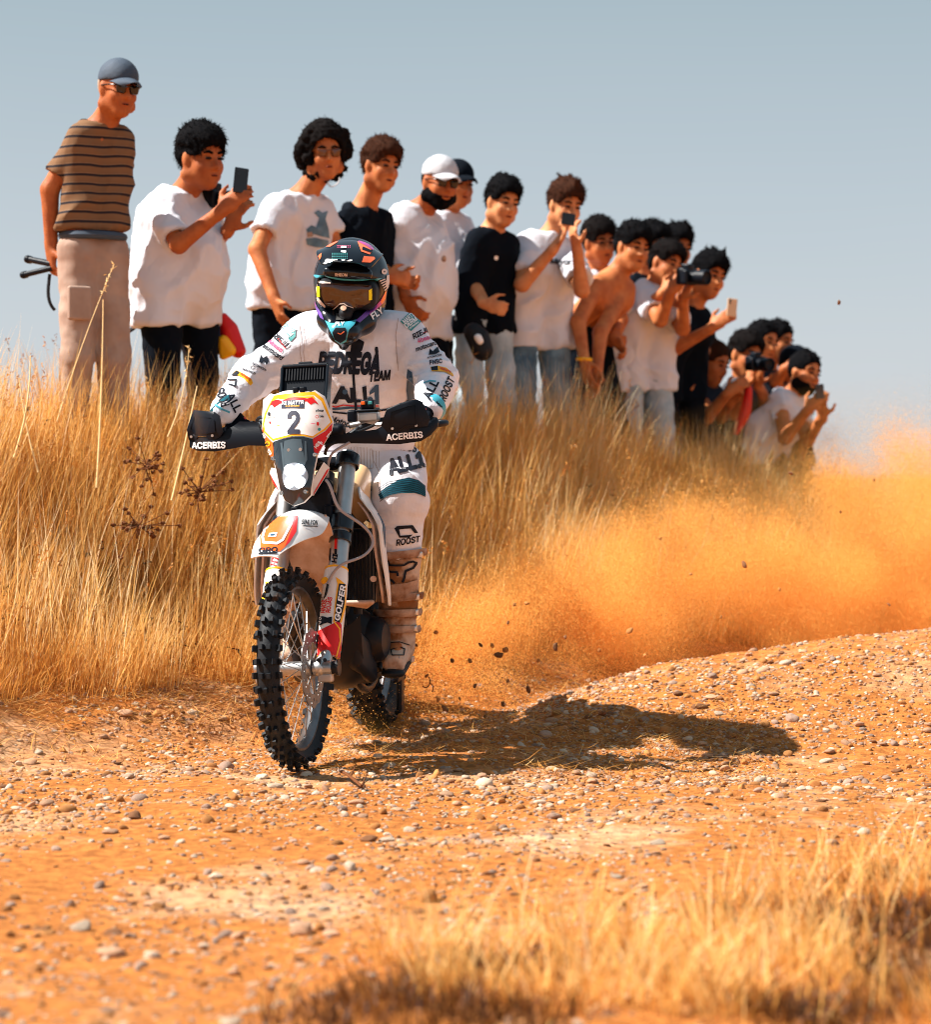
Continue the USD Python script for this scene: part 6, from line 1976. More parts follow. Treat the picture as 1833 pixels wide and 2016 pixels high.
        if hair_style in ('fringe', 'fade', 'tuft', 'short'):     # locks that break up the outline
            for _ in range(46 if hair_style != 'short' else 26):
                a = rs.normal(size=3); a[2] = abs(a[2]) + 0.25; a /= np.linalg.norm(a)
                p0 = P(-0.014 + 0.100 * a[0], 0.082 * a[1], 0.045 + 0.098 * a[2])
                fl_ = unit(a[0] * fr[0] + a[1] * fr[1] + a[2] * fr[2] + rs.normal(0, 0.45, 3) + 0.5 * fr[0] * (a[0] > 0.2) - 0.7 * fr[2] * (a[2] < 0.5))
                Hf.cone(p0, p0 + fl_ * rs.uniform(0.012, 0.030 if hair_style != 'short' else 0.016) * g, 0.011 * g, 0.004 * g, 0.006)
        hm2 = Hf.mesh()
        v, f, n = meshkit.arrays(hm2, True)
        loc = (v - C) @ M.T
        amp, fq = {'curly': (0.012, 55), 'short': (0.003, 60), 'buzz': (0.002, 70)}.get(hair_style, (0.007, 42))
        st_ = (1, 1, 1) if hair_style == 'curly' else (0.5, 1.6, 0.5)
        dd = (meshkit.fbm(loc * fq * np.array(st_) + seed, 3, seed) - 0.5) * 2 * amp
        hv = v + n * dd[:, None]
        sv, sf = strands(hv, n, 1300, hair_style, fr, g, rs)
        obj('hair', (np.vstack([hv, sv]), np.vstack([f, sf + len(hv)])), hair, root, smooth=True)
    if cap is not None:
        Cf = Field(C - 0.28 * hs, C + 0.30 * hs, 0.006)
        Cf.ell(P(-0.012, 0, 0.048), g * np.array([0.108, 0.085, 0.088]), 0.01, M)
        Cf.plane(P(0, 0, 0.030), -fr[2] * 1.0 + fr[0] * 0.10)
        capo = obj('cap', ruffle(Cf.mesh(), 0.003, 25, seed), cap, root, smooth=True)
        rows = []
        for x, hw2, z in ((0.085, 0.070, 0.050), (0.12, 0.070, 0.048), (0.15, 0.058, 0.040), (0.172, 0.036, 0.032)):
            rows.append([P(x - 0.035 * q * q, hw2 * q, z - 0.024 * q * q) for q in np.linspace(-1, 1, 7)])
        obj('brim', Patch(rows, 12, 14, 2).mesh(0.004), cap, capo, smooth=40)
        if hair_style == 'short':
            Hf.ell(P(-0.016, 0, 0.02), g * np.array([0.103, 0.083, 0.09]), 0.01, M)
            Hf.box(P(0.07, 0, -0.02), np.array([0.10, 0.13, 0.2]) * g, 0.02, 0.01, M, 'cut')
            Hf.box(P(0.0, 0, -0.16), np.array([0.2, 0.2, 0.11]) * g, 0.02, 0.01, M, 'cut')
            obj('hair', Hf.mesh(), hair, root, smooth=True)
    if glasses:
        gm = []
        for q in (-1, 1):
            if glasses == 'clear':
                gm.append(tube([P(0.100 - 0.005 * abs(math.cos(a_)), q * 0.032 + 0.019 * math.cos(a_), 0.0 + 0.014 * math.sin(a_)) for a_ in np.linspace(0, 6.283, 17)], 0.0016, 5))
                gm.append(tube([P(0.094, q * 0.050, 0.006), P(0.06, q * 0.074, 0.008), P(0.0, q * 0.084, 0.006)], 0.0016, 5))
                continue
            gm.append(balls([(*P(0.100, q * 0.018, 0.010), 0.009), (*P(0.096, q * 0.047, 0.012), 0.009), (*P(0.100, q * 0.021, -0.012), 0.009), (*P(0.096, q * 0.043, -0.011), 0.009)], 1))
            gm.append(tube([P(0.094, q * 0.050, 0.014), P(0.06, q * 0.074, 0.012), P(0.0, q * 0.084, 0.006)], 0.0032, 6))
        gm.append(tube([P(0.104, -0.016, 0.010), P(0.108, 0, 0.013), P(0.104, 0.016, 0.010)], 0.003, 6))
        obj('sunglasses' if glasses != 'clear' else 'spectacles', gm, glasses if glasses != 'clear' else 'shades', root)
    if beard:
        Bf = Field(C - 0.2, C + 0.16, 0.0055)
        Bf.ell(P(0.026, 0, -0.047), g * (np.array([0.068, 0.060 * fat ** 0.5, 0.080]) + 0.006), 0.02, M)
        Bf.ell(P(0.056, 0, -0.100), g * np.array([0.034, 0.032, 0.028]), 0.025, M)
        for q in (-1, 1):
            Bf.ell(P(0.0, q * 0.062 * fat ** 0.5, -0.070), g * np.array([0.032, 0.020, 0.034]), 0.03)
        Bf.ell(P(0.085, 0, -0.010), g * np.array([0.095, 0.10, 0.052]), 0.004, M, 'cut')
        Bf.box(P(0.0, 0, 0.065), np.array([0.2, 0.2, 0.07]) * g, 0.01, 0.004, M, 'cut')
        Bf.box(P(-0.075, 0, -0.05), np.array([0.07, 0.2, 0.2]) * g, 0.01, 0.004, M, 'cut')
        Bf.ell(P(0.100, 0, -0.068), g * np.array([0.03, 0.023, 0.0115]), 0.004, M, 'cut')
        obj('beard', ruffle(Bf.mesh(), 0.003, 70, seed), beard, root, smooth=True)

    # clothes
    if shirt is not None:
        hm3 = W(hem)
        T_ = Field(np.min([*S, *E_, hp, hm3], 0) - 0.24, np.max([*S, *E_, hp, neck], 0) + 0.2, 0.0128)
        for k in (0, 1):
            sg = -1 if k == 0 else 1
            T_.cone(S[k] * 0.74 + mid * 0.26 - [0, 0, 0.06], HP[k] + [0, 0, 0.08], 0.086 * fat, 0.076 * fat, 0.045, flat=(tf, 1.2), grow=loose)
            T_.cone(HP[k] + [0, 0, 0.10], np.array([HP[k][0], HP[k][1], hm3[2] - 0.03]) + ax * sg * 0.01, 0.078 * fat, 0.086 * fat, 0.05, flat=(tf, 1.15), grow=loose)
            T_.cone(S[k], neck - [0, 0, 0.022], 0.050, 0.080, 0.03, grow=loose * 0.25)
        if belly:
            T_.ell(hp + tf * 0.035 + [0, 0, 0.17], [0.145 * fat, 0.13 * fat, 0.22], 0.12, grow=loose * 0.5)
        U_ = Field(T_.lo, T_.lo, 0.0128)
        U_.n, U_.D = T_.n, np.full(T_.n, 0.5, np.float32)
        # neckline, hem and sleeve ends
        for k in (0, 1):
            se = S[k] + (E_[k] - S[k]) * sleeve
            dr = unit(E_[k] - S[k])
            U_.cone(S[k], se + dr * 0.03, 0.054, 0.054 + loose * 0.5, 0.02, grow=loose * 0.25)
            if sleeve < 0.95:
                cutp = se + dr * 0.004
                U_.box(cutp + dr * 0.2, [0.2, 0.2, 0.2], 0.0, 0.0, np.stack([dr, frame(dr)[0], frame(dr)[1]]), 'cut')
                U_.cone(cutp - dr * 0.012, cutp + dr * 0.02, 0.040, 0.042 + loose * 0.5, 0.0, mode='cut')
        dd_, kk_ = U_.D, 0.014
        T_.D = np.minimum(T_.D, dd_) - np.maximum(kk_ - np.abs(T_.D - dd_), 0) ** 2 / (4 * kk_)
        T_.ell(neck + tf * 0.02 + [0, 0, 0.070], [0.080, 0.080, 0.068], 0.004, mode='cut')
        T_.plane(hm3, np.array([0, 0, -1.0]) + ax * (0.04 * math.sin(seed)))
        v, f, n = meshkit.arrays(T_.mesh(), True)
        warp = (meshkit.fbm(v * 3.0 + seed, 2, seed + 4) - 0.5)[:, None] * np.array([0.25, 0.25, 0.1])
        q3 = (v + warp) @ np.array([[1, 0, 0.35], [0, 1, 0.0], [-0.35, 0, 1]])
        r1 = 1 - np.abs(2 * meshkit.noise(q3 * [8, 8, 3.4] + seed, seed + 9) - 1)
        r2 = 1 - np.abs(2 * meshkit.noise(q3[:, [0, 1, 2]] * [17, 17, 9] + seed, seed + 19) - 1)
        fold = (r1 ** 2 - 0.4) * (0.020 + 0.35 * loose) + (r2 ** 2 - 0.4) * (0.006 + 0.12 * loose)
        fold = np.maximum(fold, -0.006)
        tm3 = trimesh.Trimesh(v + n * fold[:, None], f, process=False)
        sho = obj('shirt', tm3, shirt, root, smooth=True)
    else:
        tm3, sho = None, None
    for k in (0, 1):
        a0 = feet[k] - [0, 0, 0.02]
        so = obj('shoe', balls([(*(a0 - tf * 0.05), 0.048), (*(a0 + [0, 0, 0.03]), 0.05), (*(a0 + tf * 0.10 - [0, 0, 0.005]), 0.045), (*(a0 + tf * 0.18 - [0, 0, 0.012]), 0.038)]), 'cloth_grey' if seed % 2 else 'cloth_white', root)
    if trousers is not None:
        L_z = min(knee[0][2], knee[1][2]) - 0.03 if shorts else feet[0][2] + 0.02
        Q = Field(np.min([*HP, *knee, *feet], 0) - 0.2, np.max(HP, 0) + 0.22, 0.014)
        for k in (0, 1):
            Q.cone(HP[k], knee[k], 0.086 * fat, 0.074, 0.03).cone(knee[k], feet[k] + [0, 0, 0.02], 0.072, 0.064, 0.03)
            Q.cone(HP[k] + [0, 0, 0.11], HP[k] - [0, 0, 0.02], 0.070 * fat, 0.084 * fat, 0.045, flat=(tf, 1.2))
        Q.plane(np.array([0, 0, L_z]), [0, 0, -1.0])
        Q.plane(hp + [0, 0, 0.13], [0, 0, 1.0])
        tro = obj('shorts' if shorts else 'trousers', ruffle(Q.mesh(), 0.014, 9, seed + 3, (1, 1, 1.5)), trousers, root, smooth=True)
    return dict(root=root, shirt=sho, mesh=tm3, W=W, C=C, P=P, tf=tf, ax=ax, S=S, HP=HP, hp=hp, WR=WR)


def phone(center, d, w_px, h_px, tilt, label, m='phone_black', face=0.0, camera_back=False):
    """A slab phone: width and height in pixels at its depth; face turns it about the vertical."""
    c = pix(*center, d)
    s = d / FPX
    w, hh = w_px * s, h_px * s
    a, b = math.radians(tilt), math.radians(face)
    X_ = np.array([math.cos(b) * math.cos(a), math.sin(b) * math.cos(a), -math.sin(a)])
    Z_ = np.array([math.cos(b) * math.sin(a), math.sin(b) * math.sin(a), math.cos(a)])
    M = np.stack([X_, np.cross(Z_, X_), Z_], 1)
    t = thing('phone', label, 'phone')
    obj('case', bbox(c, [w, 0.010, hh], M, r=0.0045), m, t)
    yy = M[:, 1] if M[1, 1] < 0 else -M[:, 1]
    obj('screen', bbox(c - yy * 0.0056, [w * 0.9, 0.001, hh * 0.94], M), 'shades', t)
    for k in range(2):
        obj('camera_lens', rod(c + yy * 0.004 + M @ [-w * 0.28, 0, hh * (0.38 - 0.14 * k)], c + yy * 0.0068 + M @ [-w * 0.28, 0, hh * (0.38 - 0.14 * k)], 0.006, sides=10), 'shades', t)


def camera_thing(center, d, label, yaw=30.0, size=1.0):
    c = pix(*center, d)
    a = math.radians(yaw)
    f = np.array([math.sin(a), -math.cos(a), -0.05]); s = unit(np.cross([0, 0, 1.0], f)); u = np.cross(f, s)
    M = np.stack([f, s, u], 1)
    t = thing('photo_camera', label, 'camera')
    k = size
    obj('camera_body', [bbox(c, np.array([0.06, 0.135, 0.095]) * k, M, r=0.012), bbox(c + M @ np.array([0, 0, 0.055]) * k, np.array([0.06, 0.055, 0.035]) * k, M, r=0.010), bbox(c + M @ np.array([0.03, -0.055, -0.005]) * k, np.array([0.04, 0.03, 0.085]) * k, M, r=0.012)], 'black_plastic', t)
    obj('lens_barrel', lathe(c + M @ np.array([0.025, 0, -0.005]) * k, f, [(0, 0.0), (0, 0.036 * k), (0.05 * k, 0.038 * k), (0.052 * k, 0.042 * k), (0.12 * k, 0.044 * k), (0.125 * k, 0.038 * k), (0.11 * k, 0.030 * k), (0.108 * k, 0)], 24), 'black_plastic', t)


# 1 tall man with cap
p1 = spectator('tall elderly man in dark cap, sunglasses, brown striped T-shirt and beige cargo trousers', 11.5, (233, 176), 32, 8, 3,
               sh=[(150, 262, 0.0), (238, 268, 0.1)], el=[(98, 374, 0.02), (240, 352, 0.24)], wr=[(101, 488, 0.04), (190, 452, 0.26)], hand=[(102, 530, 0.04), (150, 462, 0.26)],
               hem=(180, 452), hips=(183, 500, 0.05), skin='skin_tan', hair='hair_grey', cap='cap_blue', glasses='shades', shirt='striped_shirt', loose=0.008, trousers='beige', sleeve=0.72, seed=1, curl=(0.7, 0.4), hw=0.070, fat=1.0)
hp, tf_ = p1['hp'], p1['tf']
obj('belt', [tube([hp + [0, 0, 0.075] + p1['ax'] * 0.138 * math.cos(a) + p1['tf'] * 0.100 * math.sin(a) for a in np.linspace(0, 2 * math.pi, 25)], 0.019, 8)], 'cap_blue', p1['root'])
for k, u in enumerate((140,)):
    q = pix(u, 600, 11.5) + p1['tf'] * 0.105
    obj('cargo_pocket', bbox(q, [0.11, 0.03, 0.15], np.stack([p1['ax'], p1['tf'], [0, 0, 1.0]], 1), r=0.014), 'beige', p1['root'])
t = thing('folding_stick', 'black folded walking stick pair with dangling strap held behind the man in the cap', 'walking stick')
obj('tube', rod(pix(103, 528, 11.53), pix(46, 542, 11.6), 0.013), 'black_plastic', t)
obj('tube', rod(pix(101, 520, 11.53), pix(56, 511, 11.62), 0.014), 'black_plastic', t)
obj('end_cap', balls([(*pix(46, 542, 11.6), 0.017), (*pix(51, 541, 11.6), 0.017)], 1), 'black_plastic', t)
obj('end_cap', balls([(*pix(55, 511, 11.62), 0.019), (*pix(60, 512, 11.62), 0.018)], 1), 'black_plastic', t)
obj('strap', tube(spline([pix(98, 540, 11.55), pix(95, 570, 11.55), pix(99, 598, 11.55), pix(108, 611, 11.55)], 14), 0.008, 6), 'strap_black', t)

# 2 boy with phone
p2 = spectator('heavyset boy in oversized white T-shirt filming with a dark phone held up', 11.95, (397, 312), 42, 8, -2,
               sh=[(312, 398, -0.05), (398, 402, 0.2)], el=[(352, 482, -0.22), (428, 470, 0.22)], wr=[(436, 416, -0.30), (450, 452, 0.02)], hand=[(470, 384, -0.32), (462, 425, 0.0)],
               hem=(340, 640), hips=(350, 590, 0.08), skin='skin_tan', hair='hair_black', hair_style='fringe', shirt='cloth_white', loose=0.024, trousers='cloth_black', fat=1.28, belly=1, hs=1.12, sleeve=0.82, seed=2, curl=(0.45, 0.5))
phone((474, 356), 11.63, 29, 50, 6, 'dark phone held up by the boy in the oversized white T-shirt', face=24)
camera_thing((420, 392), 12.1, 'black camera half hidden behind the raised arm of the boy with the phone', 60)
t = thing('backpack', 'black bag hanging between the man in the cap and the boy filming', 'bag')
obj('bag_body', balls([(*pix(258, 520, 12.15), 0.045), (*pix(252, 560, 12.15), 0.05), (*pix(266, 590, 12.15), 0.04), (*pix(268, 500, 12.15), 0.04)]), 'strap_black', t)
obj('strap', tube(spline([pix(250, 590, 12.1), pix(240, 625, 12.1), pix(233, 655, 12.1)], 10), 0.010, 6), 'strap_black', t)
obj('strap', tube(spline([pix(236, 660, 12.1), pix(255, 652, 12.1), pix(275, 634, 12.1)], 10), 0.010, 6), 'strap_black', t)
t = thing('cloth_bundle', 'red, orange and blue cloth bundle beside the dark shorts of the boy filming', 'cloth')
obj('red_cloth', ruffle(balls([(*pix(440, 625, 12.2), 0.02), (*pix(452, 650, 12.2), 0.04), (*pix(468, 690, 12.2), 0.035), (*pix(446, 680, 12.2), 0.03)]), 0.006, 14), 'red_print', t)
obj('yellow_cloth', ruffle(balls([(*pix(440, 672, 12.16), 0.03), (*pix(452, 690, 12.16), 0.03), (*pix(440, 700, 12.16), 0.02)]), 0.004, 14), 'yellow_print', t)
obj('blue_cloth', ruffle(balls([(*pix(427, 630, 12.2), 0.014), (*pix(428, 690, 12.2), 0.022)]), 0.003, 14), 'navy_print', t)

# 3 curly haired man
p3 = spectator('man with big curly black hair and amber sunglasses in printed white T-shirt', 12.68, (640, 302), 14, 6, -3,
               sh=[(536, 398, -0.02), (640, 404, 0.12)], el=[(506, 492, -0.15), (660, 490, 0.12)], wr=[(541, 590, -0.24), (662, 570, 0.05)], hand=[(556, 634, -0.26), (660, 610, 0.0)],
               hem=(550, 607), hips=(560, 570, 0.05), skin='skin', hair='hair_dark', hair_style='curly', glasses='shades_brown', shirt='cloth_white', loose=0.018, sleeve=0.60, hw=0.08, seed=3, hs=1.02, curl=(0.5, 0.5))
Sx = Surf(p3['mesh'])
stamp(Sx, [px_poly([(603, 452), (613, 444), (622, 448), (628, 430), (618, 420), (626, 414), (634, 420), (645, 416), (640, 432), (646, 452), (648, 470), (632, 466), (620, 462), (606, 462)]), px_poly([(602, 470), (620, 468), (646, 474), (645, 488), (620, 487), (604, 482)])], 'denim', p3['shirt'], 'palm_print', 0.004)
stamp(Sx, [px_poly([(604, 458), (614, 457), (616, 466), (605, 467)])], 'beige', p3['shirt'], 'sun_print', 0.005)
obj('earphone_cable', tube(spline([pix(646, 358, 12.55), pix(652, 368, 12.55), pix(662, 364, 12.55), pix(668, 350, 12.56)], 12), 0.003, 5), 'cable', p3['root'])

# 4 brown haired youth in black
p4 = spectator('slim youth with brown fringe in plain black T-shirt right behind the helmet', 12.95, (751, 328), 34, 8, 5,
               sh=[(680, 432, -0.05), (748, 425, 0.14)], el=[(690, 520, -0.10), (742, 525, 0.10)], wr=[(760, 545, -0.2), (780, 550, 0.0)], hand=[(800, 548, -0.2), (806, 556, 0.0)],
               hem=(706, 640), hips=(706, 590, 0.05), skin='skin', hair='hair_brown', hair_style='fringe', shirt='cloth_black', loose=0.018, trousers='denim', seed=4, curl=(0.9, 0.9))

# 5 bearded man with cap
p5 = spectator('stout bearded man in grey cap and dark sunglasses wearing white T-shirt and pendant', 13.26, (866, 360), 26, 8, 4,
               sh=[(785, 424, -0.05), (852, 430, 0.16)], el=[(782, 516, -0.05), (872, 520, 0.2)], wr=[(800, 590, -0.2), (862, 600, 0.1)], hand=[(820, 620, -0.25), (850, 625, 0.0)],
               hem=(815, 662), hips=(818, 605, 0.05), skin='skin_tan', hair='hair_black', cap='cap_grey', glasses='shades', beard='hair_black', shirt='cloth_white', loose=0.022, trousers='cloth_black', fat=1.15, belly=1, seed=5, curl=(0.6, 0.6), hs=1.04)
obj('pendant', balls([(*(pix(874, 508, 13.0)), 0.012), (*(pix(874, 512, 13.0)), 0.012)], 1), 'boot_tan', p5['root'])

# 6 behind him
p6 = spectator('man in black cap and white T-shirt half hidden behind the bearded man', 13.75, (900, 364), 30, 6, 4,
               sh=[(842, 432, -0.05), (912, 440, 0.12)], el=[(842, 520, 0.05), (925, 520, 0.1)], wr=[(850, 590, 0.0), (918, 600, 0.02)], hand=[(855, 625, 0.0), (912, 636, 0.0)],
               hem=(880, 662), hips=(880, 610, 0.05), skin='skin', hair='hair_black', cap='cloth_black', glasses=None, shirt='cloth_white', loose=0.022, trousers='cloth_black', fat=1.15, belly=1, seed=6, shorts=True)

# 7 youth in black tee
p7 = spectator('smiling youth with cropped black hair in black T-shirt with a small chest badge', 13.6, (990, 400), 28, 10, 6,
               sh=[(938, 466, -0.03), (998, 476, 0.10)], el=[(930, 560, -0.02), (985, 560, 0.2)], wr=[(955, 598, -0.22), (975, 620, 0.15)], hand=[(985, 607, -0.26), (965, 645, 0.1)],
               hem=(950, 655), hips=(950, 615, 0.05), skin='skin_fair', hair='hair_black', hair_style='fade', shirt='cloth_black', loose=0.014, trousers='denim_pale', seed=7, curl=(1.0, 0.6), hs=0.98)
stamp(Surf(p7['mesh']), px_disc((976, 508), 4), 'white_print', p7['shirt'], 'chest_badge', 0.004)
t = thing('motorcycle_glove', 'dark padded gloves with white patch at the hip of the smiling youth in black', 'gloves')
obj('glove_body', balls([(*pix(932, 655, 13.3), 0.05), (*pix(950, 690, 13.3), 0.055), (*pix(945, 665, 13.3), 0.05)]), 'strap_black', t)
obj('white_patch', balls([(*pix(941, 665, 13.235), 0.02), (*pix(945, 672, 13.235), 0.018)], 1), 'white_print', t)

# 8 youth filming, phone before the face
p8 = spectator('youth in white T-shirt and ripped pale jeans holding a phone up before his eyes', 13.9, (1113, 405), 26, 14, 4,
               sh=[(1036, 474, -0.03), (1122, 486, 0.10)], el=[(1028, 560, -0.26), (1146, 572, -0.20)], wr=[(1090, 490, -0.34), (1136, 490, -0.30)], hand=[(1112, 456, -0.32), (1126, 450, -0.30)],
               hem=(1055, 684), hips=(1058, 645, 0.05), skin='skin_fair', hair='hair_brown', hair_style='tuft', shirt='cloth_white', loose=0.026, trousers='denim', seed=8, sleeve=0.74, curl=(0.5, 0.5), hs=1.0)
stamp(Surf(p8['mesh']), [px_text('Mayor', (1104, 517), 10, -4, 42, 0.2), px_line([(1108, 524), (1110, 536)], 1.5), px_line([(1100, 522), (1101, 530)], 1.5)], 'ink', p8['shirt'], 'lettering', 0.004)
phone((1119, 432), 13.53, 28, 24, 8, 'black phone pressed before the eyes of the youth in pale jeans', face=15)

# 9 glasses, behind
p9 = spectator('dark haired youth with thin spectacles peering out from behind the shirtless youth', 14.5, (1180, 478), 26, 8, -4,
               sh=[(1148, 548, 0.0), (1212, 552, 0.1)], el=[(1150, 630, 0.02), (1222, 630, 0.0)], wr=[(1190, 668, -0.15), (1210, 668, -0.2)], hand=[(1220, 672, -0.2), (1228, 690, -0.22)],
               hem=(1185, 770), hips=(1185, 715, 0.05), skin='skin', hair='hair_dark', hair_style='fringe', glasses='clear', shirt='cloth_white', loose=0.03, seed=9, hs=0.98, sleeve=0.8, curl=(0.9, 0.9))

# 10 shirtless
p10 = spectator('shirtless smiling youth bending forward with both hands on his knees', 14.2, (1246, 490), 28, 6, 10,
                sh=[(1172, 552, -0.10), (1236, 560, 0.06)], el=[(1138, 634, -0.25), (1182, 655, -0.20)], wr=[(1150, 708, -0.34), (1176, 728, -0.30)], hand=[(1156, 742, -0.34), (1172, 764, -0.30)],
                hem=(1150, 700), hips=(1150, 668, 0.16), skin='skin', hair='hair_black', hair_style='fringe', shirt=None, trousers='cloth_black', shorts=True, seed=10, lean=0.12, hs=1.02, curl=(0.35, 0.35), hw=0.085)
obj('wristband', tube([p10['WR'][0] + 0.036 * (math.cos(a) * p10['ax'] + math.sin(a) * p10['tf']) for a in np.linspace(0, 2 * math.pi, 15)], 0.010, 6), 'yellow_print', p10['root'])

# 11 in black behind, reaching forward
p11 = spectator('black haired youth in black T-shirt stretching both bare arms forward behind the shirtless youth', 14.75, (1284, 487), 38, 6, 6,
                sh=[(1240, 560, 0.0), (1296, 562, 0.12)], el=[(1252, 618, -0.15), (1310, 620, 0.0)], wr=[(1306, 577, -0.35), (1340, 590, -0.3)], hand=[(1324, 560, -0.38), (1352, 572, -0.35)],
                hem=(1246, 752), hips=(1243, 700, 0.05), skin='skin', hair='hair_black', hair_style='fringe', shirt='cloth_black', loose=0.02, seed=11, sleeve=0.5, trousers='denim_pale', hs=1.02, curl=(0.5, 0.6))

# 12 white tee, leaning with camera
p12 = spectator('youth in white T-shirt leaning right with a camera held close to his face', 14.6, (1310, 522), 40, 10, 16,
                sh=[(1262, 566, 0.0), (1318, 588, 0.08)], el=[(1300, 630, -0.22), (1344, 648, -0.12)], wr=[(1322, 574, -0.34), (1346, 590, -0.30)], hand=[(1346, 546, -0.36), (1360, 552, -0.34)],
                hem=(1270, 768), hips=(1266, 715, 0.05), skin='skin', hair='hair_dark', hair_style='fade', shirt='cloth_white', loose=0.020, seed=12, trousers='denim_pale', sleeve=0.7, curl=(0.6, 0.6), hs=0.98)
camera_thing((1352, 545), 14.15, 'black camera raised in front of the leaning youth in the white T-shirt', 48, 0.95)

# 13 head behind
p13 = spectator('youth with upright black hair half hidden behind the raised camera', 15.2, (1331, 490), 30, 6, 4,
                sh=[(1296, 560, 0.0), (1356, 562, 0.1)], el=[(1296, 640, 0.0), (1362, 640, 0.1)], wr=[(1300, 700, 0.0), (1360, 700, 0.0)], hand=[None, None],
                hem=(1326, 740), hips=(1326, 690, 0.05), skin='skin', hair='hair_black', hair_style='tuft', shirt='cloth_black', seed=13, hs=1.0)

# 14 black tee, phone held out
p14 = spectator('wavy haired youth in black T-shirt stretching out a gold phone to the right', 14.9, (1396, 545), 32, 8, 12,
                sh=[(1334, 622, -0.04), (1378, 614, 0.08)], el=[(1332, 684, -0.20), (1384, 690, 0.2)], wr=[(1402, 646, -0.42), (1360, 740, 0.1)], hand=[(1432, 622, -0.46), (1352, 765, 0.1)],
                hem=(1332, 790), hips=(1332, 745, 0.05), skin='skin', hair='hair_black', hair_style='tuft', shirt='cloth_black', loose=0.02, seed=14, sleeve=0.72, trousers='cloth_black', hs=1.03, curl=(0.5, 0.5))
phone((1441, 606), 14.44, 22, 36, 6, 'gold phone held out by the wavy haired youth in black', 'phone_gold', face=24)

# 15 boy low
p15 = spectator('brown haired boy in dark grey T-shirt crouching low with outstretched arms', 15.3, (1404, 716), 44, 14, 8,
                sh=[(1380, 776, -0.05), (1412, 782, 0.12)], el=[(1392, 822, -0.22), (1420, 820, 0.0)], wr=[(1434, 774, -0.38), (1440, 790, -0.2)], hand=[(1456, 757, -0.40), (1456, 772, -0.25)],
                hem=(1388, 905), hips=(1386, 880, 0.05), skin='skin', hair='hair_brown', hair_style='short', shirt='cloth_navy', loose=0.016, seed=15, hs=0.98, fat=0.9, trousers='cloth_grey', curl=(0.7, 0.7))

# 16 photographer with red scarf
p16 = spectator('photographer in dark shirt crouching with camera and hanging red scarf', 15.5, (1468, 700), 32, 8, 8,
                sh=[(1440, 766, -0.04), (1496, 768, 0.08)], el=[(1444, 815, -0.20), (1512, 800, -0.05)], wr=[(1470, 756, -0.32), (1492, 756, -0.26)], hand=[(1482, 728, -0.34), (1494, 728, -0.30)],
                hem=(1455, 905), hips=(1455, 880, 0.05), skin='skin', hair='hair_dark', hair_style='fade', shirt='cloth_grey', loose=0.02, seed=16, trousers='cloth_navy', curl=(0.7, 0.7), hs=1.04)
camera_thing((1487, 716), 15.08, 'black camera at the face of the photographer with the red scarf', 34, 0.9)
t = thing('scarf', 'bright red scarf hanging down the chest of the crouching photographer', 'scarf')
rows = [[pix(u + dx, v, 15.1 + dd) for dx, dd in ((-w, 0.02), (0, 0.0), (w, 0.02))] for u, v, w in ((1474, 762, 7), (1472, 785, 9), (1466, 815, 12), (1456, 838, 10), (1448, 856, 5))]
obj('cloth', ruffle(Patch(rows, 24, 8, 2).mesh(0.012), 0.006, 18, 3), 'red_print', t)

# 17, 18, 19 behind
p17 = spectator('dark haired man mostly hidden behind the photographer with the red scarf', 16.2, (1500, 676), 40, 6, 14,
                sh=[(1470, 740, 0.0), (1522, 744, 0.1)], el=[(1466, 800, 0.0), (1528, 800, 0.0)], wr=[(1480, 850, 0.0), (1524, 850, 0.0)], hand=[None, None],
                hem=(1495, 890), hips=(1495, 850, 0.05), skin='skin', hair='hair_black', hair_style='short', shirt='cloth_navy', seed=17, hs=1.05)
p18 = spectator('man in profile with short black hair at the back of the low group', 16.5, (1530, 674), 52, 8, 12,
                sh=[(1494, 735, 0.0), (1530, 745, 0.15)], el=[(1492, 800, 0.0), (1540, 800, 0.0)], wr=[(1500, 850, 0.0), (1535, 850, 0.0)], hand=[None, None],
                hem=(1510, 890), hips=(1508, 850, 0.05), skin='skin', hair='hair_black', hair_style='short', shirt='cloth_grey', seed=18, hs=1.02)
p19 = spectator('person in flat dark cap behind the bearded man filming at far right', 16.3, (1566, 722), 46, 6, 4,
                sh=[(1534, 780, 0.0), (1576, 784, 0.1)], el=[(1528, 750, -0.1), (1584, 830, 0.0)], wr=[(1548, 725, -0.2), (1580, 870, 0.0)], hand=[(1560, 722, -0.22), None],
                hem=(1550, 915), hips=(1548, 880, 0.05), skin='skin_tan', hair='hair_black', cap='cloth_black', shirt='cloth_navy', seed=19, hs=1.0)

# 20 bearded man at the far right with phone
p20 = spectator('bearded man in white T-shirt leaning right and filming at the far end of the row', 15.4, (1584, 736), 36, 4, 12,
                sh=[(1534, 782, -0.06), (1570, 796, 0.12)], el=[(1546, 862, -0.22), (1590, 866, -0.12)], wr=[(1590, 808, -0.34), (1620, 820, -0.28)], hand=[(1608, 788, -0.36), (1616, 786, -0.34)],
                hem=(1506, 914), hips=(1508, 888, 0.05), skin='skin', hair='hair_black', hair_style='short', beard='hair_dark', shirt='cloth_white', loose=0.018, seed=20, trousers='cloth_black', sleeve=0.55, curl=(0.5, 0.5), hs=1.0)
stamp(Surf(p20['mesh']), px_disc((1546, 832), 6), 'denim', p20['shirt'], 'chest_print', 0.004)
phone((1614, 771), 15.02, 20, 29, -4, 'dark phone held up by the bearded man at the far right', 'cloth_grey', face=28)
DUST_VOL, DUST_N, DUST_PER, DUST_R = 0.3, 580, 4900, 0.0020
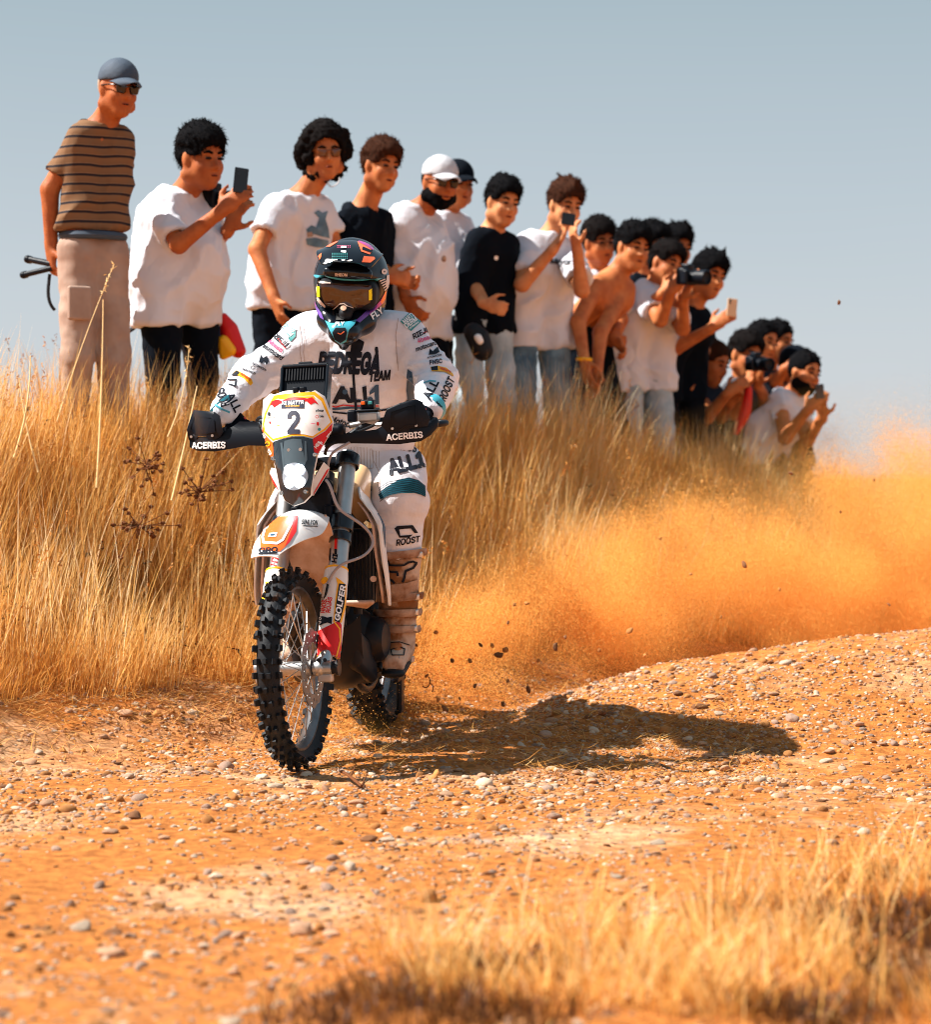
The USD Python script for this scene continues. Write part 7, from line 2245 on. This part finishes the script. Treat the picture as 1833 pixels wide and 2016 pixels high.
# ------------------------------------------------------------------ dust plume thrown up behind the rear wheel
PUFFS = [  # u, v, depth, radii (x, y, z) in metres, weight
    (840, 1400, 10.75, (0.36, 0.40, 0.26), 2.2),
    (930, 1340, 11.1, (0.50, 0.5, 0.38), 1.8),
    (1080, 1260, 11.7, (0.72, 0.7, 0.56), 1.35),
    (1280, 1190, 12.3, (0.90, 0.8, 0.66), 1.15),
    (1500, 1150, 12.8, (1.0, 0.9, 0.72), 1.25),
    (1740, 1140, 13.2, (1.05, 0.9, 0.78), 1.35),
    (2000, 1120, 13.5, (1.2, 1.0, 0.82), 1.35),
    (1240, 1080, 12.9, (0.9, 0.7, 0.62), 0.30),
    (1560, 1010, 13.4, (0.9, 0.7, 0.55), 0.32),
    (1840, 970, 13.8, (1.0, 0.8, 0.64), 0.42),
    (1660, 975, 15.0, (0.9, 1.2, 0.52), 0.42),
    (1840, 985, 16.5, (1.4, 1.5, 0.45), 0.5),
    (690, 1440, 9.9, (0.26, 0.25, 0.10), 0.8),
    (860, 1415, 10.5, (0.40, 0.3, 0.15), 1.2)]
nodes = {'g': ('geometry', {}), 'n': ('noise_texture', {'scale': 1.35, 'detail': 4.0, 'roughness': 0.6, 'distortion': 0.7}),
         'nr': ('map_range', {'from_min': 0.34, 'from_max': 0.64, 'to_min': 0.18, 'to_max': 1.5, 'clamp': True}),
         'mul': ('math', {'math_type': 'multiply'}), 'den': ('math', {'math_type': 'multiply', 'value2': DUST_VOL}),
         'v': ('principled_volume', {'color': (1.0, 0.50, 0.12), 'anisotropy': 0.0, 'absorption_color': (0.0, 0.0, 0.0)})}
links = [('g.position', 'n.vector'), ('n.fac', 'nr.value')]
prev = None
hullp = []
ico = trimesh.creation.icosphere(1, 1.06).vertices
for k, (u, v, d, rad, w) in enumerate(PUFFS):
    c = pix(u, v, d)
    hullp.append(ico * np.array(rad) + c)
    nodes[f's{k}'] = ('vector_math', {'math_type': 'subtract', 'vector2': tuple(c)})
    nodes[f'd{k}'] = ('vector_math', {'math_type': 'divide', 'vector2': rad})
    nodes[f'l{k}'] = ('vector_math', {'math_type': 'length'})
    nodes[f'm{k}'] = ('map_range', {'range_type': 'smoothstep', 'from_min': 1.0, 'from_max': 0.1, 'to_min': 0.0, 'to_max': w, 'clamp': True})
    links += [('g.position', f's{k}.vector1'), (f's{k}.vector', f'd{k}.vector1'), (f'd{k}.vector', f'l{k}.vector1'), (f'l{k}.value', f'm{k}.value')]
    if prev is None:
        prev = f'm{k}.result'
    else:
        nodes[f'x{k}'] = ('math', {'math_type': 'smoothmax', 'value3': 0.12})
        links += [(prev, f'x{k}.value1'), (f'm{k}.result', f'x{k}.value2')]
        prev = f'x{k}.value'
links += [(prev, 'mul.value1'), ('nr.result', 'mul.value2'), ('mul.value', 'den.value1'), ('den.value', 'v.density')]
MAT['dust'] = usdkit.material(stage, '/World/Looks/dust', nodes, links, volume='v.volume')
if DUST_VOL > 0:
    obj('dust_cloud', hull(np.vstack(hullp)), 'dust', smooth=False, label='billowing orange dust thrown up behind the rear wheel', cat='dust', kind='stuff')

# the grains that make the plume opaque, joined as one stuff mesh
mat_nodes = {'d': ('diffuse_bsdf', {'color': (0.985, 0.52, 0.14)}), 't': ('translucent_bsdf', {'color': (0.985, 0.52, 0.14)}), 'm': ('mix_closure', {'fac': 0.5})}
MAT['dust_grain'] = usdkit.material(stage, '/World/Looks/dust_grain', mat_nodes, [('d.BSDF', 'm.closure1'), ('t.BSDF', 'm.closure2')], surface='m.closure')


def dust_density(P):
    out = np.zeros(len(P))
    for (u, v, d, rad, w) in PUFFS:
        q = np.linalg.norm((P - pix(u, v, d)) / np.array(rad), axis=1)
        out = np.maximum(out, w * sstep(1.0, 0.1, q))
    nz = meshkit.fbm(P * 1.6 + (meshkit.fbm(P * 0.9, 2, 61) - 0.5)[:, None] * 1.2, 4, 62)
    return out * np.clip(0.18 + 1.32 * (nz - 0.36) / 0.28, 0.10, 1.5)


hp_ = np.vstack(hullp)
G_, need = [], DUST_N
while need > 0:
    P = hp_.min(0) + GR.random((40000, 3)) * np.ptp(hp_, axis=0)
    P = P[GR.random(len(P)) * 2.4 < dust_density(P) ** 1.2]
    P = P[P[:, 2] > terr(P[:, 0], P[:, 1], False) - 0.1][:need]
    G_.append(P); need -= len(P)
P = np.vstack(G_)
tri = np.array([[1.0, 0, 0], [-0.5, 0.8, 0], [-0.5, -0.8, 0]])
Q, _ = np.linalg.qr(GR.normal(size=(400, 3, 3)))
kinds = np.einsum('ij,kjl->kil', tri, Q)


def puff_mesh(n, sigma, seed):
    c = GR.normal(0, 1, (n, 3)) * sigma
    c *= (0.55 + 0.9 * meshkit.fbm(c * 7 + seed, 3, seed))[:, None]
    V = c[:, None] + kinds[GR.integers(0, 400, n)] * (DUST_R * GR.uniform(0.6, 1.4, n))[:, None, None]
    return V.reshape(-1, 3), np.arange(n * 3).reshape(-1, 3)


path = unique('/World', 'dust_grains')
pi = UsdGeom.PointInstancer.Define(stage, path)
rel = pi.CreatePrototypesRel()
for k in range(4):
    usdkit.mesh(stage, f'{path}/dust_puff_{k:03d}', puff_mesh(DUST_PER, 0.085, 70 + k), MAT['dust_grain'])
    rel.AddTarget(f'{path}/dust_puff_{k:03d}')
pi.CreateProtoIndicesAttr(Vt.IntArray.FromNumpy(GR.integers(0, 4, len(P)).astype(np.int32)))
pi.CreatePositionsAttr(Vt.Vec3fArray.FromNumpy(P.astype(np.float32)))
q_ = GR.normal(size=(len(P), 4)); q_ /= np.linalg.norm(q_, axis=1, keepdims=True)
pi.CreateOrientationsAttr(Vt.QuathArray([Gf.Quath(*map(float, a)) for a in q_]))
tag(pi, 'cloud of fine orange dust grains hanging behind the rear wheel', 'dust', kind='stuff')

# clods of earth in the air, one by one
CL = [(1652, 596, 12.0, 5), (1465, 1111, 11.0, 8), (1240, 1241, 10.6, 7), (1037, 1188, 10.6, 5), (1094, 1273, 10.5, 8), (1040, 1357, 10.4, 7), (1013, 1190, 11, 4), (995, 1279, 10.4, 6),
      (982, 1289, 10.3, 9), (946, 1269, 10.4, 5), (969, 1270, 10.5, 5), (1060, 1300, 10.6, 4), (1113, 1254, 10.8, 5), (890, 1300, 10.2, 7), (925, 1300, 10.3, 6), (858, 1245, 10.4, 5), (935, 1350, 10.1, 5),
      (876, 1395, 9.9, 8), (862, 1378, 10.0, 5), (905, 1375, 10.2, 4), (990, 1385, 10.3, 6), (1000, 1340, 10.4, 5), (1180, 1280, 11.0, 4), (1300, 1060, 12, 4), (1557, 932, 12.0, 5), (1750, 1190, 11.5, 4),
      (1535, 1160, 11.6, 4), (1360, 1130, 11.2, 4), (1130, 1330, 10.7, 4), (840, 1330, 10.1, 5), (1720, 945, 12.2, 3), (1655, 1008, 12.0, 3), (820, 1270, 10.2, 4), (1000, 1225, 10.8, 4), (1270, 1290, 11.2, 4), (1420, 1215, 11.4, 3), (955, 1410, 10.2, 5)]
SPC = {0: 'small dark clod of earth high in the sky to the right of the crowd', 1: 'large dark clod flying alone in the middle of the dust cloud', 2: 'dark clod flying low over the gravel hump', 17: 'dark round clod flying close behind the rear wheel', 24: 'small orange clod in the air just below the crowd at right'}
for k, (u, v, d, r) in enumerate(CL):
    s_ = r * d / FPX
    a = GR.uniform(0, 3.1, 3)
    q = trimesh.transformations.quaternion_from_euler(*a)
    o = dup(CLS[[2, 7, 3, 8][k % 4]], 'earth_clod', SPC.get(k, 'small clod of earth or pebble flying in the orange dust'), pix(u, v, d), q, [s_ * 1.1, s_ * 0.9, s_ * 1.35], 'clod', None if k in SPC else 'clods flying in the dust')
n = 2600
c = GR.random(n) ** 1.3
u, v = 800 + 560 * c + GR.normal(0, 40, n), 1420 - 190 * c + GR.normal(0, 55, n) - 90 * GR.random(n) ** 3
d = 10.3 + 1.3 * c + GR.normal(0, 0.2, n)
P = pix(u, v, d)
P = P[P[:, 2] > terr(P[:, 0], P[:, 1], False) + 0.01]
instancer('flying_grit', protoM[:4], P, GR.random(len(P)) * 6.28, 0.0011 + 0.0016 * GR.random(len(P)) ** 2, [sk[i] for i in (2, 3, 2, 3)], 'fine grit sprayed into the air behind the rear wheel', 'grit')
t = thing('twig', 'thin dark forked twig tossed up right of the rear wheel', 'twig')
w = lambda u, v: pix(u, v, 10.0)
obj('branch', [tube(spline([w(832, 1350), w(840, 1353), w(846, 1345), w(843, 1332)], 10), 0.0022, 5), tube(spline([w(846, 1345), w(852, 1350), w(850, 1362)], 8), 0.0018, 5)], 'stalk_dark', t)
t = thing('twig', 'black dead twig lying on the dirt right of the front tyre', 'twig')
g1 = [ground_at(*p) + [0, 0, h] for p, h in (((672, 1530), 0.02), ((690, 1548), 0.03), ((712, 1560), 0.015), ((722, 1552), 0.045), ((700, 1536), 0.05))]
obj('branch', tube(spline([g1[0], g1[1], g1[2]], 8), 0.005, 6), 'stalk_dark', t)
obj('branch', tube([g1[1], g1[4]], [0.004, 0.002], 6), 'stalk_dark', t)
obj('branch', tube([g1[2], g1[3]], [0.004, 0.002], 6), 'stalk_dark', t)
